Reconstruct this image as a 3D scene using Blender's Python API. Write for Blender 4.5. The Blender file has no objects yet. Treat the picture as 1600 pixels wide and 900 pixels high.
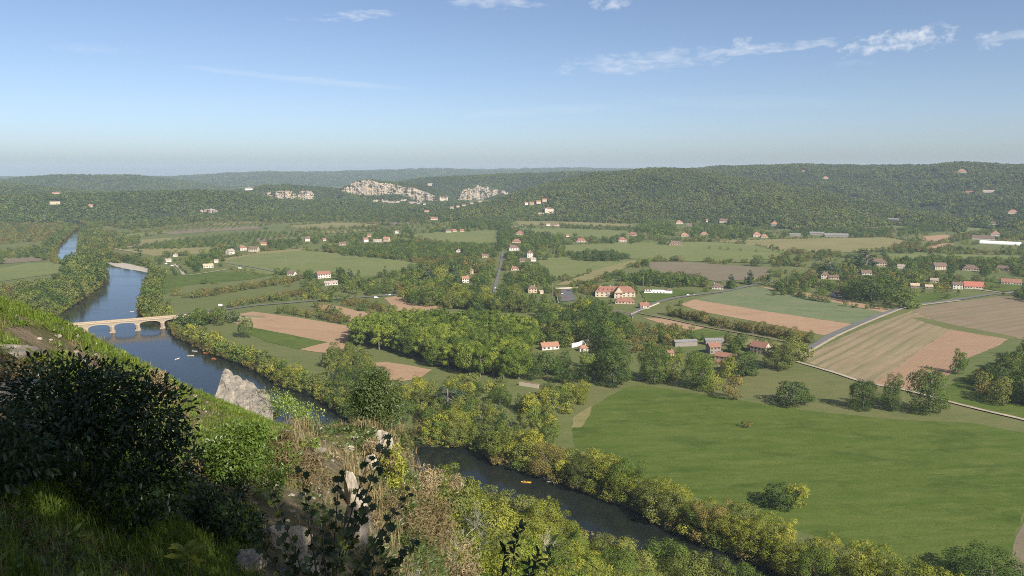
import bpy, math, random
import numpy as np
from mathutils import Vector, Matrix, geometry, noise as mnoise
from mathutils.bvhtree import BVHTree

# ------------------------------------------------------------------ camera, sky, sun, exposure
SC = bpy.context.scene
COL = SC.collection
R = math.radians
EYE = 150.0                      # metres above the valley floor
PITCH = R(8.7)
FPX = 1208.0                     # focal length in pixels of a 1600 px wide picture

cam = bpy.data.cameras.new('camera')
cam.sensor_width = 36.0
cam.lens = 36.0 * FPX / 1600.0
cam.clip_start = 0.1
cam.clip_end = 60000
camo = bpy.data.objects.new('camera', cam)
COL.objects.link(camo)
camo.location = (0, 0, EYE)
camo.rotation_euler = (R(90) - PITCH, 0, 0)
SC.camera = camo

SUN_EL, SUN_AZ = R(36), R(142)   # azimuth clockwise from the viewing direction (+Y)
SUN_STRENGTH, SKY_STRENGTH = 5.0, 0.096
HAZE_D = 6.0e-5                    # scattering per metre of the valley air

world = bpy.data.worlds.new('World')
SC.world = world
world.use_nodes = True

sunl = bpy.data.lights.new('sun', 'SUN')
sunl.energy = SUN_STRENGTH
sunl.angle = R(0.53)
sunl.color = (1.0, 0.93, 0.83)
suno = bpy.data.objects.new('sun', sunl)
COL.objects.link(suno)
sd = Vector((math.sin(SUN_AZ) * math.cos(SUN_EL), math.cos(SUN_AZ) * math.cos(SUN_EL), math.sin(SUN_EL)))
suno.rotation_euler = sd.to_track_quat('Z', 'Y').to_euler()
suno.location = (40, -60, 260)

SC.view_settings.view_transform = 'Standard'
SC.view_settings.look = 'None'
SC.view_settings.exposure = 0.58
SC.view_settings.gamma = 1.0
SC.view_settings.use_curve_mapping = False
SC.render.engine = 'CYCLES'
SC.cycles.max_bounces = 5
SC.cycles.diffuse_bounces = 3
SC.cycles.glossy_bounces = 2
SC.cycles.transmission_bounces = 2
SC.cycles.volume_bounces = 1
SC.cycles.transparent_max_bounces = 4
SC.cycles.use_denoising = False
SC.cycles.use_adaptive_sampling = False
SC.cycles.adaptive_threshold = 0.006
SC.cycles.pixel_filter_type = 'BLACKMAN_HARRIS'
SC.cycles.filter_width = 1.0

# ------------------------------------------------------------------ projection helpers (pixels of the 1600x900 picture)
CP, SP = math.cos(PITCH), math.sin(PITCH)


def ray(px, py):
    u, v = (px - 800.0) / FPX, -(py - 450.0) / FPX
    return np.array([u, CP + v * SP, -SP + v * CP])


def G(px, py, z=0.0):
    d = ray(px, py)
    t = (z - EYE) / d[2]
    return np.array([d[0] * t, d[1] * t, z])


def atr(px, py, r):
    """the point seen at a pixel, at horizontal distance r"""
    d = ray(px, py)
    t = r / math.hypot(d[0], d[1])
    return np.array([d[0] * t, d[1] * t, EYE + d[2] * t])


def proj(P):
    P = np.asarray(P, float)
    x, y, z = P[..., 0], P[..., 1], P[..., 2] - EYE
    f = y * CP - z * SP
    u = y * SP + z * CP
    return 800 + FPX * x / f, 450 - FPX * u / f


# ------------------------------------------------------------------ world: sky with thin clouds
nt = world.node_tree
nt.nodes.clear()


class NB:
    """small node builder"""
    def __init__(s, tree):
        s.t = tree

    def n(s, typ, ins=None, **props):
        nd = s.t.nodes.new(typ)
        for k, v in props.items():
            setattr(nd, k, v)
        for k, v in (ins or {}).items():
            s.put(nd.inputs[k], v)
        return nd

    def put(s, sock, v):
        if isinstance(v, bpy.types.NodeSocket):
            s.t.links.new(v, sock)
        elif v is not None:
            sock.default_value = v

    def m(s, op, a, b=None, c=None, clamp=False):
        nd = s.t.nodes.new('ShaderNodeMath')
        nd.operation = op
        nd.use_clamp = clamp
        for i, v in enumerate((a, b, c)):
            if v is not None:
                s.put(nd.inputs[i], v)
        return nd.outputs[0]

    def mix(s, f, a, b):
        nd = s.t.nodes.new('ShaderNodeMix')
        nd.data_type = 'RGBA'
        s.put(nd.inputs[0], f)
        for i, v in ((6, a), (7, b)):
            s.put(nd.inputs[i], v if isinstance(v, bpy.types.NodeSocket) else tuple(v) + (1,) * (4 - len(v)))
        return nd.outputs[2]

    def noise(s, vec, scale, detail=4, rough=0.55, dist=0.0):
        nd = s.n('ShaderNodeTexNoise', {'Scale': scale, 'Detail': detail, 'Roughness': rough, 'Distortion': dist})
        if vec is not None:
            s.put(nd.inputs['Vector'], vec)
        return nd.outputs['Fac']

    def rng(s, v, a, b, c=0.0, d=1.0):
        nd = s.n('ShaderNodeMapRange', {'Value': v, 'From Min': a, 'From Max': b, 'To Min': c, 'To Max': d})
        nd.clamp = True
        return nd.outputs[0]

    def mapping(s, vec, rz=0.0, sc=(1, 1, 1)):
        nd = s.n('ShaderNodeMapping', {'Vector': vec, 'Rotation': (0, 0, rz), 'Scale': sc})
        return nd.outputs[0]

    def ramp(s, f, stops):
        nd = s.t.nodes.new('ShaderNodeValToRGB')
        s.put(nd.inputs[0], f)
        e = nd.color_ramp.elements
        while len(e) < len(stops):
            e.new(0.5)
        for el, (p, c) in zip(e, stops):
            el.position = p
            el.color = tuple(c) + (1,) * (4 - len(c))
        return nd.outputs[0]


W = NB(nt)
sky = W.n('ShaderNodeTexSky', sky_type='NISHITA')
sky.sun_disc = False
sky.sun_elevation = SUN_EL
sky.sun_rotation = SUN_AZ
sky.altitude = 200
sky.air_density = 0.60
sky.dust_density = 1.35
sky.ozone_density = 0.9
tc = W.n('ShaderNodeTexCoord')
sx = W.n('ShaderNodeSeparateXYZ', {0: tc.outputs['Generated']})
AZ = W.m('ARCTAN2', sx.outputs[0], sx.outputs[1])
EL = W.m('ARCSINE', sx.outputs[2])
cvec = W.n('ShaderNodeCombineXYZ', {0: AZ, 1: EL})
n_f = W.noise(W.mapping(cvec.outputs[0], 0, (38, 120, 1)), 1.0, 8, 0.62, 0.35)
n_w = W.noise(W.mapping(cvec.outputs[0], 0.12, (9, 60, 1)), 1.0, 6, 0.6, 0.5)
n_c = W.noise(W.mapping(cvec.outputs[0], 0, (75, 105, 1)), 1.0, 8, 0.6, 0.2)


def ang(px, py):
    d = ray(px, py)
    d = d / np.linalg.norm(d)
    return math.atan2(d[0], d[1]), math.asin(d[2])


# centre pixel, half width, half height, slope (px/px), opacity, texture
CLOUDS = [(1010, 96, 150, 20, -0.05, .50, 'f'), (1205, 75, 135, 8, -0.05, .62, 'f'), (1408, 64, 82, 18, -0.10, .72, 'c'),
          (1160, 68, 18, 10, 0, .6, 'c'), (1545, 62, 20, 13, 0.0, .5, 'c'), (1600, 52, 60, 7, -0.1, .5, 'f'), (562, 24, 55, 9, -0.10, .65, 'f'),
          (490, 126, 190, 6, 0.075, .30, 'w'), (775, 4, 85, 12, 0, .55, 'f'), (957, 6, 38, 10, 0, .5, 'c'),
          (1330, 99, 40, 5, 0, .25, 'f'), (150, 76, 60, 9, 0, .16, 'f'), (860, 172, 260, 10, -0.03, .14, 'w'), (1150, 160, 230, 12, 0.02, .12, 'w'),
          (480, 30, 30, 6, 0, .3, 'f')]
tot = None
for (px, py, hw, hh, sl, op, kind) in CLOUDS:
    a0, e0 = ang(px, py)
    sa, se = hw / FPX, hh / FPX
    da = W.m('SUBTRACT', AZ, a0)
    de = W.m('ADD', W.m('SUBTRACT', EL, e0), W.m('MULTIPLY', da, sl))
    u = W.m('DIVIDE', da, sa)
    v = W.m('DIVIDE', de, se)
    d2 = W.m('ADD', W.m('POWER', W.m('ABSOLUTE', u), 2.4), W.m('POWER', W.m('ABSOLUTE', v), 2.0))
    env = W.m('SUBTRACT', 1.0, d2)
    nn = {'f': n_f, 'w': n_w, 'c': n_c}[kind]
    k = {'f': 2.6, 'w': 2.2, 'c': 3.2}[kind]
    val = W.m('ADD', env, W.m('MULTIPLY', W.m('SUBTRACT', nn, 0.56), k * 1.6))
    soft = {'f': 1.9, 'w': 1.8, 'c': 1.5}[kind]
    a = W.m('MULTIPLY', W.rng(val, 0.0, soft), op)
    a = W.m('MULTIPLY', a, W.rng(env, -0.55, 0.25))
    tot = a if tot is None else W.m('MAXIMUM', tot, a)
cl = W.mix(W.rng(n_f, .35, .65), (5.6, 5.9, 6.5), (6.8, 6.9, 7.1))
skyc = W.mix(tot, sky.outputs[0], cl)
bg = W.n('ShaderNodeBackground', {'Color': skyc, 'Strength': SKY_STRENGTH})
wo = W.n('ShaderNodeOutputWorld', {'Surface': bg.outputs[0]})

# ------------------------------------------------------------------ object helpers


def link(o, parent=None):
    COL.objects.link(o)
    if parent is not None:
        o.parent = parent
    return o


def tag(o, label=None, cat=None, group=None, kind=None):
    if label:
        o['label'] = label
    if cat:
        o['category'] = cat
    if group:
        o['group'] = group
    if kind:
        o['kind'] = kind
    return o


def empty(name, loc, rz=0.0, sc=(1, 1, 1)):
    o = bpy.data.objects.new(name, None)
    o.empty_display_size = 0.1
    o.location = loc
    o.rotation_euler = (0, 0, rz)
    o.scale = sc
    return link(o)


def mesh_np(name, V, F, mats=(), smooth=False, midx=None, lv=None):
    """V (n,3) array; F list of equal-sided face arrays or one array (m,k)"""
    me = bpy.data.meshes.new(name)
    if isinstance(F, np.ndarray):
        F = [F]
    F = [f for f in F if len(f)]
    V = np.asarray(V, np.float32)
    me.vertices.add(len(V))
    me.vertices.foreach_set('co', V.ravel())
    nl = sum(f.size for f in F)
    npol = sum(len(f) for f in F)
    me.loops.add(nl)
    me.polygons.add(npol)
    me.loops.foreach_set('vertex_index', np.concatenate([f.ravel() for f in F]).astype(np.int32))
    tots = np.concatenate([np.full(len(f), f.shape[1], np.int32) for f in F])
    st = np.concatenate([[0], np.cumsum(tots)[:-1]]).astype(np.int32)
    me.polygons.foreach_set('loop_start', st)
    if midx is not None:
        me.polygons.foreach_set('material_index', np.asarray(midx, np.int32))
    if smooth:
        me.polygons.foreach_set('use_smooth', np.ones(npol, bool))
    if lv is not None:
        at = me.attributes.new('lv', 'FLOAT', 'FACE')
        at.data.foreach_set('value', np.asarray(lv, np.float32))
    for m in mats:
        me.materials.append(m)
    me.update(calc_edges=True)
    me.validate()
    return me


def obj(name, me, parent=None):
    return link(bpy.data.objects.new(name, me), parent)


class MB:
    """collects boxes, tubes and free faces into one mesh"""
    def __init__(s):
        s.v, s.f = [], []

    def add(s, vs, fs):
        b = len(s.v)
        s.v += [tuple(p) for p in vs]
        s.f += [tuple(i + b for i in f) for f in fs]

    def box(s, x0, x1, y0, y1, z0, z1):
        s.add([(x0, y0, z0), (x1, y0, z0), (x1, y1, z0), (x0, y1, z0), (x0, y0, z1), (x1, y0, z1), (x1, y1, z1), (x0, y1, z1)],
              [(0, 3, 2, 1), (4, 5, 6, 7), (0, 1, 5, 4), (1, 2, 6, 5), (2, 3, 7, 6), (3, 0, 4, 7)])

    def tube(s, pts, rads, n=6, cap=True):
        b = len(s.v)
        pts = [Vector(p) for p in pts]
        for i, p in enumerate(pts):
            t = (pts[min(i + 1, len(pts) - 1)] - pts[max(i - 1, 0)])
            t = t.normalized() if t.length > 1e-9 else Vector((0, 0, 1))
            a = t.cross(Vector((0.31, 0.95, 0.05))).normalized()
            c = t.cross(a)
            for k in range(n):
                an = 2 * math.pi * k / n
                s.v.append(tuple(p + (a * math.cos(an) + c * math.sin(an)) * rads[i]))
        for i in range(len(pts) - 1):
            for k in range(n):
                q = (k + 1) % n
                s.f.append((b + i * n + k, b + i * n + q, b + (i + 1) * n + q, b + (i + 1) * n + k))
        if cap:
            s.f.append(tuple(b + (len(pts) - 1) * n + k for k in range(n)))

    def mesh(s, name, mat, smooth=False):
        me = bpy.data.meshes.new(name)
        me.from_pydata(s.v, [], s.f)
        if mat:
            me.materials.append(mat)
        if smooth:
            me.polygons.foreach_set('use_smooth', np.ones(len(me.polygons), bool))
        me.update()
        return me

    def build(s, name, mat, parent=None, smooth=False):
        return obj(name, s.mesh(name, mat, smooth), parent)


ORD = ['first', 'second', 'third', 'fourth', 'fifth', 'sixth', 'seventh', 'eighth', 'ninth', 'tenth', 'eleventh', 'twelfth',
       'thirteenth', 'fourteenth', 'fifteenth', 'sixteenth', 'seventeenth', 'eighteenth', 'nineteenth', 'twentieth']

# ------------------------------------------------------------------ materials
MATS = {}


def newmat(name):
    m = bpy.data.materials.new(name)
    m.use_nodes = True
    m.node_tree.nodes.clear()
    b = NB(m.node_tree)
    b.out = b.n('ShaderNodeOutputMaterial')
    MATS[name] = m
    return m, b


def finish(b, col, rough=0.9, spec=0.2, bump=None, bstr=0.3, bdist=0.1, ior=None):
    p = b.n('ShaderNodeBsdfPrincipled', {'Roughness': rough, 'Specular IOR Level': spec})
    b.put(p.inputs['Base Color'], col if isinstance(col, bpy.types.NodeSocket) else tuple(col) + (1,))
    if ior:
        p.inputs['IOR'].default_value = ior
    if bump is not None:
        bn = b.n('ShaderNodeBump', {'Strength': bstr, 'Distance': bdist, 'Height': bump})
        b.put(p.inputs['Normal'], bn.outputs[0])
    b.t.links.new(p.outputs[0], b.out.inputs['Surface'])
    return p


def pos(b):
    return b.n('ShaderNodeNewGeometry').outputs['Position']


def objpos(b):
    return b.n('ShaderNodeTexCoord').outputs['Object']


def foliage(name, cols, trans=0.20, rough=None):
    m, b = newmat(name)
    lv = b.n('ShaderNodeAttribute', attribute_name='lv').outputs['Fac']
    rnd = b.n('ShaderNodeObjectInfo').outputs['Random']
    nz = b.noise(pos(b), 0.035, 2, 0.5)
    f = b.m('ADD', b.m('MULTIPLY', lv, 0.36), b.m('ADD', b.m('MULTIPLY', rnd, 0.50), b.m('MULTIPLY', b.m('SUBTRACT', nz, 0.3), 0.5)))
    c = b.ramp(f, [(0.15, cols[0]), (0.5, cols[1]), (0.88, cols[2])])
    d = b.n('ShaderNodeBsdfDiffuse', {'Color': c})
    tc_ = b.mix(0.5, c, (cols[2][0] * 1.3, cols[2][1] * 1.3, cols[2][2] * .8))
    t = b.n('ShaderNodeBsdfTranslucent', {'Color': tc_})
    mx = b.n('ShaderNodeMixShader', {0: trans, 1: d.outputs[0], 2: t.outputs[0]})
    last = mx.outputs[0]
    if rough:
        g = b.n('ShaderNodeBsdfGlossy', {'Color': (1, 1, 1, 1), 'Roughness': rough})
        mx2 = b.n('ShaderNodeMixShader', {0: 0.035, 1: last, 2: g.outputs[0]})
        last = mx2.outputs[0]
    b.t.links.new(last, b.out.inputs['Surface'])
    return m


SPEC = {  # leaf colours: dark, middle, light
    'dk': [(.034, .060, .020), (.068, .105, .036), (.120, .155, .048)],
    'md': [(.050, .080, .024), (.100, .142, .038), (.165, .205, .054)],
    'ol': [(.068, .085, .030), (.130, .150, .050), (.205, .215, .070)],
    'yl': [(.100, .125, .028), (.185, .200, .044), (.30, .29, .060)],
    'br': [(.085, .075, .032), (.160, .130, .052), (.225, .182, .075)],
    'cn': [(.034, .058, .042), (.064, .096, .070), (.105, .14, .105)],
    'pl': [(.052, .088, .022), (.125, .168, .036), (.235, .27, .056)],
    'hw': [(.030, .050, .021), (.072, .104, .040), (.135, .160, .060)],
    'ho': [(.060, .072, .030), (.115, .126, .048), (.180, .180, .072)],
}
SPEC = {k: [(col[0] * 1.18, col[1] * 1.20, col[2] * .92) for col in v] for k, v in SPEC.items()}
LEAF = {k: foliage('leaves_' + k, v) for k, v in SPEC.items()}
LEAF['dc'] = LEAF['dk']
LEAF['mc'] = LEAF['md']
ADJ = {'dk': 'dark green', 'md': 'mid-green', 'ol': 'olive green', 'yl': 'yellowing', 'br': 'brownish', 'cn': 'blue-green', 'pl': 'bright green',
       'pp': 'slim dark', 'dc': 'dark green', 'mc': 'mid-green'}

m, b = newmat('bark')
finish(b, b.mix(b.noise(objpos(b), 9, 5), (.10, .085, .068), (.22, .19, .155)), 0.95, 0.1)
BARK = m
m, b = newmat('pale_bark')
finish(b, b.mix(b.noise(objpos(b), 9, 5), (.24, .22, .19), (.42, .39, .34)), 0.95, 0.1)
PALEBARK = m


def ground_mat(name, c1, c2, c3, rz=0.0, streak=0.35, patch=0.012, period=None, pcol=None, fine=0.9, bump=.5, anis=(0.02, 0.35), mott=0.55):
    """soil or meadow: broad patches, long tilled or mown streaks along rz, optional regular rows"""
    m, b = newmat(name)
    c1, c2, c3 = (tuple(v * .73 for v in c) for c in (c1, c2, c3))
    pcol = tuple(v * .73 for v in pcol) if pcol else None
    p = pos(b)
    pr = b.mapping(p, -rz, (1, 1, 1))
    big = b.noise(p, patch, 5, 0.6)
    st = b.noise(b.mapping(pr, 0, (anis[0], anis[1], 1)), 1.0, 4, 0.6)
    fi = b.noise(p, fine, 4, 0.65)
    fi2 = b.noise(p, fine * 0.17, 5, 0.6)
    c = b.mix(b.rng(big, .32, .68), c1, c2)
    c = b.mix(b.m('MULTIPLY', b.rng(st, .42, .66), streak), c, c3)
    c = b.mix(b.m('MULTIPLY', b.rng(fi2, .45, .7), .35), c, c3)
    if period:
        s = b.n('ShaderNodeSeparateXYZ', {0: pr})
        wv = b.m('SINE', b.m('MULTIPLY', b.m('ADD', s.outputs[1], b.m('MULTIPLY', big, 6)), 2 * math.pi / period))
        wv = b.m('MULTIPLY', b.rng(wv, -0.2, 0.9), b.rng(st, .3, .6))
        c = b.mix(b.m('MULTIPLY', wv, .6), c, pcol or c3)
    if mott:
        mo = b.noise(b.mapping(p, rz, (.35, 1, 1)), .11, 6, .72, .4)
        c = b.mix(b.m('MULTIPLY', b.rng(mo, .5, .66), mott), c, c3)
        mo2 = b.noise(b.mapping(p, rz + .4, (.6, 1, 1)), .045, 5, .7, .3)
        c = b.mix(b.m('MULTIPLY', b.rng(mo2, .52, .7), mott * .8), c, tuple(v_ * .72 for v_ in c1))
    v = b.rng(fi, .25, .75, .70, 1.26)
    c = b.n('ShaderNodeMix', {0: 1.0, 6: c, 7: v}, data_type='RGBA', blend_type='MULTIPLY').outputs[2]
    finish(b, c, 0.95, 0.08, fi, bump, 0.25)
    return m


VALLEY = ground_mat('valley_grass', (.115, .165, .045), (.175, .195, .065), (.22, .205, .09), 0.2, .4, .006)
# ------------------------------------------------------------------ river outline, ground sheet, water
RIGHT_BANK = [(140, 352), (128, 362), (126, 380), (126, 396), (150, 408), (172, 409), (200, 415), (238, 426), (234, 445), (227, 465), (226, 492), (262, 502),
              (280, 522), (330, 547), (400, 574), (440, 597), (500, 618), (540, 645), (590, 672), (640, 690), (700, 692), (745, 698), (790, 722), (850, 738), (890, 752),
              (940, 772), (1000, 792), (1045, 818), (1130, 852), (1190, 874), (1260, 905), (1400, 960), (1600, 1030)]
LEFT_BANK = [(112, 352), (110, 362), (96, 374), (88, 384), (84, 396), (95, 412), (158, 418), (158, 440), (130, 462), (100, 482), (60, 510), (40, 560), (60, 600), (120, 640),
             (220, 690), (330, 720), (440, 735), (560, 745), (640, 750), (730, 775), (800, 802), (870, 830), (960, 870), (1060, 905), (1180, 960), (1400, 1060)]


def smooth_line(pts, per=6):
    pts = [Vector((p[0], p[1], 0)) for p in pts]
    out = []
    for i in range(len(pts) - 1):
        p0, p1, p2, p3 = pts[max(i - 1, 0)], pts[i], pts[i + 1], pts[min(i + 2, len(pts) - 1)]
        for k in range(per):
            t = k / per
            out.append(0.5 * ((2 * p1) + (p2 - p0) * t + (2 * p0 - 5 * p1 + 4 * p2 - p3) * t * t + (3 * p1 - p0 - 3 * p2 + p3) * t ** 3))
    out.append(pts[-1])
    return out


rb = [G(*p)[:2] for p in RIGHT_BANK]
lb = [G(*p)[:2] for p in LEFT_BANK]
# the river goes on beyond the far bend and past the right edge of the picture
rb = [rb[0] + np.array([-380, 520])] + rb
lb = [lb[0] + np.array([-450, 470])] + lb
rbs = smooth_line(rb, 5)
lbs = smooth_line(lb, 5)
RIVER = [(p.x, p.y) for p in rbs] + [(p.x, p.y) for p in reversed(lbs)]


def in_poly(pts, poly):
    pts = np.atleast_2d(pts)
    poly = np.asarray(poly)
    x, y = pts[:, 0], pts[:, 1]
    c = np.zeros(len(pts), bool)
    j = len(poly) - 1
    for i in range(len(poly)):
        xi, yi = poly[i]
        xj, yj = poly[j]
        if yi != yj:
            c ^= ((yi > y) != (yj > y)) & (x < (xj - xi) * (y - yi) / (yj - yi) + xi)
        j = i
    return c


EXT = 12500
vs = [Vector(p) for p in [(-EXT, -1400), (EXT, -1400), (EXT, EXT), (-EXT, EXT)]] + [Vector(p) for p in RIVER]
n0 = len(RIVER)
eds = [(0, 1), (1, 2), (2, 3), (3, 0)] + [(4 + i, 4 + (i + 1) % n0) for i in range(n0)]
cv, ce, cf, *_ = geometry.delaunay_2d_cdt(vs, eds, [], 0, 1e-4)
cent = np.array([np.mean([[cv[i].x, cv[i].y] for i in f], axis=0) for f in cf])
ins = in_poly(cent, RIVER)
faces = [tuple(f) for f, k in zip(cf, ins) if not k]
gv = [(p.x, p.y, 0.0) for p in cv]
# sloping banks: from the river outline down into the water
base = len(gv)
poly = np.array(RIVER)
prv, nxt = np.roll(poly, 1, 0), np.roll(poly, -1, 0)
tn = nxt - prv
tn /= np.linalg.norm(tn, axis=1)[:, None]
area = 0.5 * np.sum(poly[:, 0] * nxt[:, 1] - nxt[:, 0] * poly[:, 1])
nrm = np.stack([-tn[:, 1], tn[:, 0]], 1) * (1 if area > 0 else -1)
for p, q in zip(poly, nrm):
    gv.append((p[0], p[1], 0.0))
for p, q in zip(poly, nrm):
    gv.append((p[0] + q[0] * 3.0, p[1] + q[1] * 3.0, -3.2))
for i in range(n0):
    k = (i + 1) % n0
    faces.append((base + i, base + k, base + n0 + k, base + n0 + i))
me = bpy.data.meshes.new('ground')
me.from_pydata(gv, [], faces)
me.materials.append(VALLEY)
me.update()
tag(obj('ground', me), 'flat green and tan valley floor between the river and the wooded hills', 'ground', kind='structure')

m, b = newmat('river_water')
p_ = pos(b)
rip = b.m('ADD', b.noise(b.mapping(p_, 0.6, (.55, .9, 1)), 1.0, 3, 0.6), b.m('MULTIPLY', b.noise(b.mapping(p_, 0.5, (.05, .016, 1)), 1.0, 3, .5), 1.6))
calm = b.noise(b.mapping(p_, 0.75, (.006, .028, 1)), 1.0, 3, 0.55, .8)
pr_ = finish(b, b.mix(calm, (.009, .012, .010), (.016, .020, .016)), 0.06, 0.5, rip, 0.10, 0.35, 1.333)
b.put(pr_.inputs['Roughness'], b.rng(calm, .4, .62, .035, .14))
WATER = m
inset = poly - nrm * 1.0
wv, we, wf, *_ = geometry.delaunay_2d_cdt([Vector(p) for p in inset], [(i, (i + 1) % n0) for i in range(n0)], [], 1, 1e-4)
me = bpy.data.meshes.new('river')
me.from_pydata([(p.x, p.y, -1.6) for p in wv], [], [tuple(f) for f in wf])
me.materials.append(WATER)
me.update()
tag(obj('river', me), 'dark blue river bending across the valley under the stone bridge', 'river', kind='structure')

# ------------------------------------------------------------------ hills
m, b = newmat('hill_floor')
finish(b, b.mix(b.noise(pos(b), .02, 5), (.028, .04, .017), (.05, .056, .026)), .95, .05)
HILLFLOOR = m
HILLS = {}
HILL_V, HILL_F = [], []


def hill(name, label, crest, bas, tree_h=9.0, back=600, rows=22, step=14, amp=0.06, prof=1.0, back_z=0.0):
    """crest: (px, py, distance) of the tree line; bas: (px, distance) of the foot"""
    px = np.arange(crest[0][0], crest[-1][0] + 1, step).astype(float)
    cy = np.interp(px, [c[0] for c in crest], [c[1] for c in crest])
    cd = np.interp(px, [c[0] for c in crest], [c[2] for c in crest])
    bd = np.interp(px, [c[0] for c in bas], [c[1] for c in bas])
    nb = 7
    V = np.zeros((rows + nb, len(px), 3))
    for i, x in enumerate(px):
        top = atr(x, cy[i], cd[i])
        d = top[:2] / cd[i]
        zt = max(top[2] - tree_h, 2.0)
        for j in range(rows):
            t = j / (rows - 1)
            D = bd[i] + (cd[i] - bd[i]) * t
            s = (0.5 - 0.5 * math.cos(math.pi * t)) * (1 - 0.35 * prof) + 0.35 * prof * t ** 0.8
            P = d * D
            nz = mnoise.fractal(Vector((P[0] / 330, P[1] / 330, 3.7 + len(HILLS))), 1.0, 2.0, 4)
            z = zt * s + nz * amp * zt * 4 * t * (1 - t) - 1.5 * (1 - t)
            V[j, i] = (P[0], P[1], z)
        for j in range(nb):
            t = (j + 1) / nb
            P = d * (cd[i] + back * t)
            V[rows + j, i] = (P[0], P[1], back_z + (zt - back_z) * (0.5 + 0.5 * math.cos(math.pi * t)) - 1.5 * t)
    nr, nc = V.shape[:2]
    idx = np.arange(nr * nc).reshape(nr, nc)
    F = np.stack([idx[:-1, :-1], idx[:-1, 1:], idx[1:, 1:], idx[1:, :-1]], -1).reshape(-1, 4)
    me = mesh_np(name, V.reshape(-1, 3), F, (HILLFLOOR,), True)
    o = obj(name, me)
    tag(o, label, 'hill', kind='structure')
    HILLS[label] = (V, rows)
    b0 = sum(len(v) for v in HILL_V)
    HILL_V.append(V.reshape(-1, 3))
    HILL_F.append(F + b0)
    return V


dist = lambda px, py: float(np.hypot(*G(px, py)[:2]))
H_MAIN = hill('hill', 'broad rounded wooded hill at centre right behind the fields',
              [(670, 345, 2450), (700, 333, 2500), (740, 322, 2600), (800, 303, 2800), (860, 285, 3000), (910, 274, 3100), (960, 267, 3200), (1010, 263, 3200), (1050, 262, 3200), (1090, 265, 3150),
               (1140, 273, 3100), (1200, 283, 3000), (1280, 298, 2850), (1360, 316, 2650), (1440, 334, 2450), (1510, 349, 2330)],
              [(670, 2300), (800, 2330), (860, dist(860, 346)), (990, dist(990, 349)), (1100, dist(1100, 348)), (1200, dist(1200, 357)), (1300, dist(1300, 361)), (1400, dist(1400, 352)), (1510, 2150)],
              tree_h=9, amp=.20, rows=26)
H_RIGHT = hill('hill', 'long wooded plateau ridge along the skyline at right',
               [(1040, 266, 4300), (1120, 260, 4300), (1200, 257, 4300), (1260, 256, 4300), (1350, 258, 4400), (1430, 258, 4350), (1500, 254, 4250), (1560, 257, 4300), (1650, 257, 4300), (1800, 258, 4300), (2000, 263, 4300)],
               [(1040, 3300), (1200, 2950), (1350, 2620), (1430, 2480), (1500, 2380), (1600, 2260), (1800, 2150), (2000, 2150)], tree_h=9, rows=36, amp=.22, prof=.8)
H_BACK = hill('hill', 'dark wooded ridge behind the limestone cliffs, left of the broad hill',
              [(600, 287, 4900), (640, 281, 4800), (680, 276, 4700), (740, 273, 4600), (800, 271, 4500), (900, 268, 4500), (1000, 266, 4500), (1080, 264, 4600)],
              [(600, 4200), (700, 4060), (800, 3980), (1080, 3500)], tree_h=9)
H_LEFT = hill('hill', 'hazy double-topped wooded hill on the left skyline',
              [(-300, 284, 6000), (-100, 281, 6000), (0, 281, 6000), (50, 276, 6000), (100, 273, 6000), (150, 274.5, 6000), (200, 273, 6000), (250, 278, 6000), (300, 285, 6000), (350, 292, 6000), (410, 300, 6000)],
              [(-300, 4700), (410, 5000)], tree_h=8, amp=.05)
H_LOW = hill('hill', 'lower wooded hill in front of the double-topped hill at far left',
             [(-300, 283, 4300), (0, 284, 4200), (60, 290, 4200), (120, 296, 4000), (200, 300, 3900), (290, 305, 3800)], [(-300, 3300), (290, 3300)], tree_h=9, amp=.1)
H_FAR = hill('hill', 'faint blue ridge on the far skyline behind the cliffs',
             [(180, 282, 9000), (250, 278, 9000), (300, 275, 9000), (350, 272, 9000), (420, 269, 9000), (500, 270, 9000), (560, 269, 9100), (640, 266, 9300), (700, 265, 9500), (780, 267, 9500), (860, 264, 9500),
              (950, 265, 9500), (1050, 266, 9500), (1200, 268, 9500)], [(180, 7000), (1200, 7600)], tree_h=4, amp=.04, step=10)
H_FAR2 = hill('hill', 'faintest strip of far ridge at the skyline, above the cliffs',
              [(-400, 279, 11000), (200, 277, 11000), (300, 276, 11000), (560, 267.5, 11000), (620, 265.5, 11000), (680, 264, 11000), (760, 266, 11000), (880, 262.5, 11000), (960, 264, 11000), (1100, 267, 11000), (2200, 270, 11000)],
              [(-400, 9600), (2200, 9900)], tree_h=3, amp=.03, step=12)
H_SCARP = hill('hill', 'dark wooded scarp along the far side of the river plain at left',
               [(-300, 306, 2950), (0, 305, 2950), (60, 303, 2950), (130, 303, 2950), (200, 300, 2980), (280, 298, 3000), (350, 298, 3000), (385, 303, 3020), (420, 312, 3060), (470, 316, 3100), (520, 314, 3100), (560, 315, 3150),
                (620, 319, 3150), (690, 323, 3150), (740, 330, 3100), (770, 340, 3000)],
               [(-300, 2550), (0, 2560), (200, 2600), (300, 2640), (400, 2700), (500, 2760), (600, 2800), (770, 2750)], tree_h=10, back=900, amp=.08)
H_CL1 = hill('hill', 'wooded height above the large central limestone cliff',
             [(500, 301, 3800), (535, 295, 3800), (552, 284, 3800), (578, 280, 3800), (605, 283, 3800), (640, 285, 3850), (670, 290, 3850), (695, 305, 3850), (715, 315, 3850)],
             [(500, 3620), (715, 3640)], tree_h=8, rows=8, back=700, amp=.03)
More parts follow.
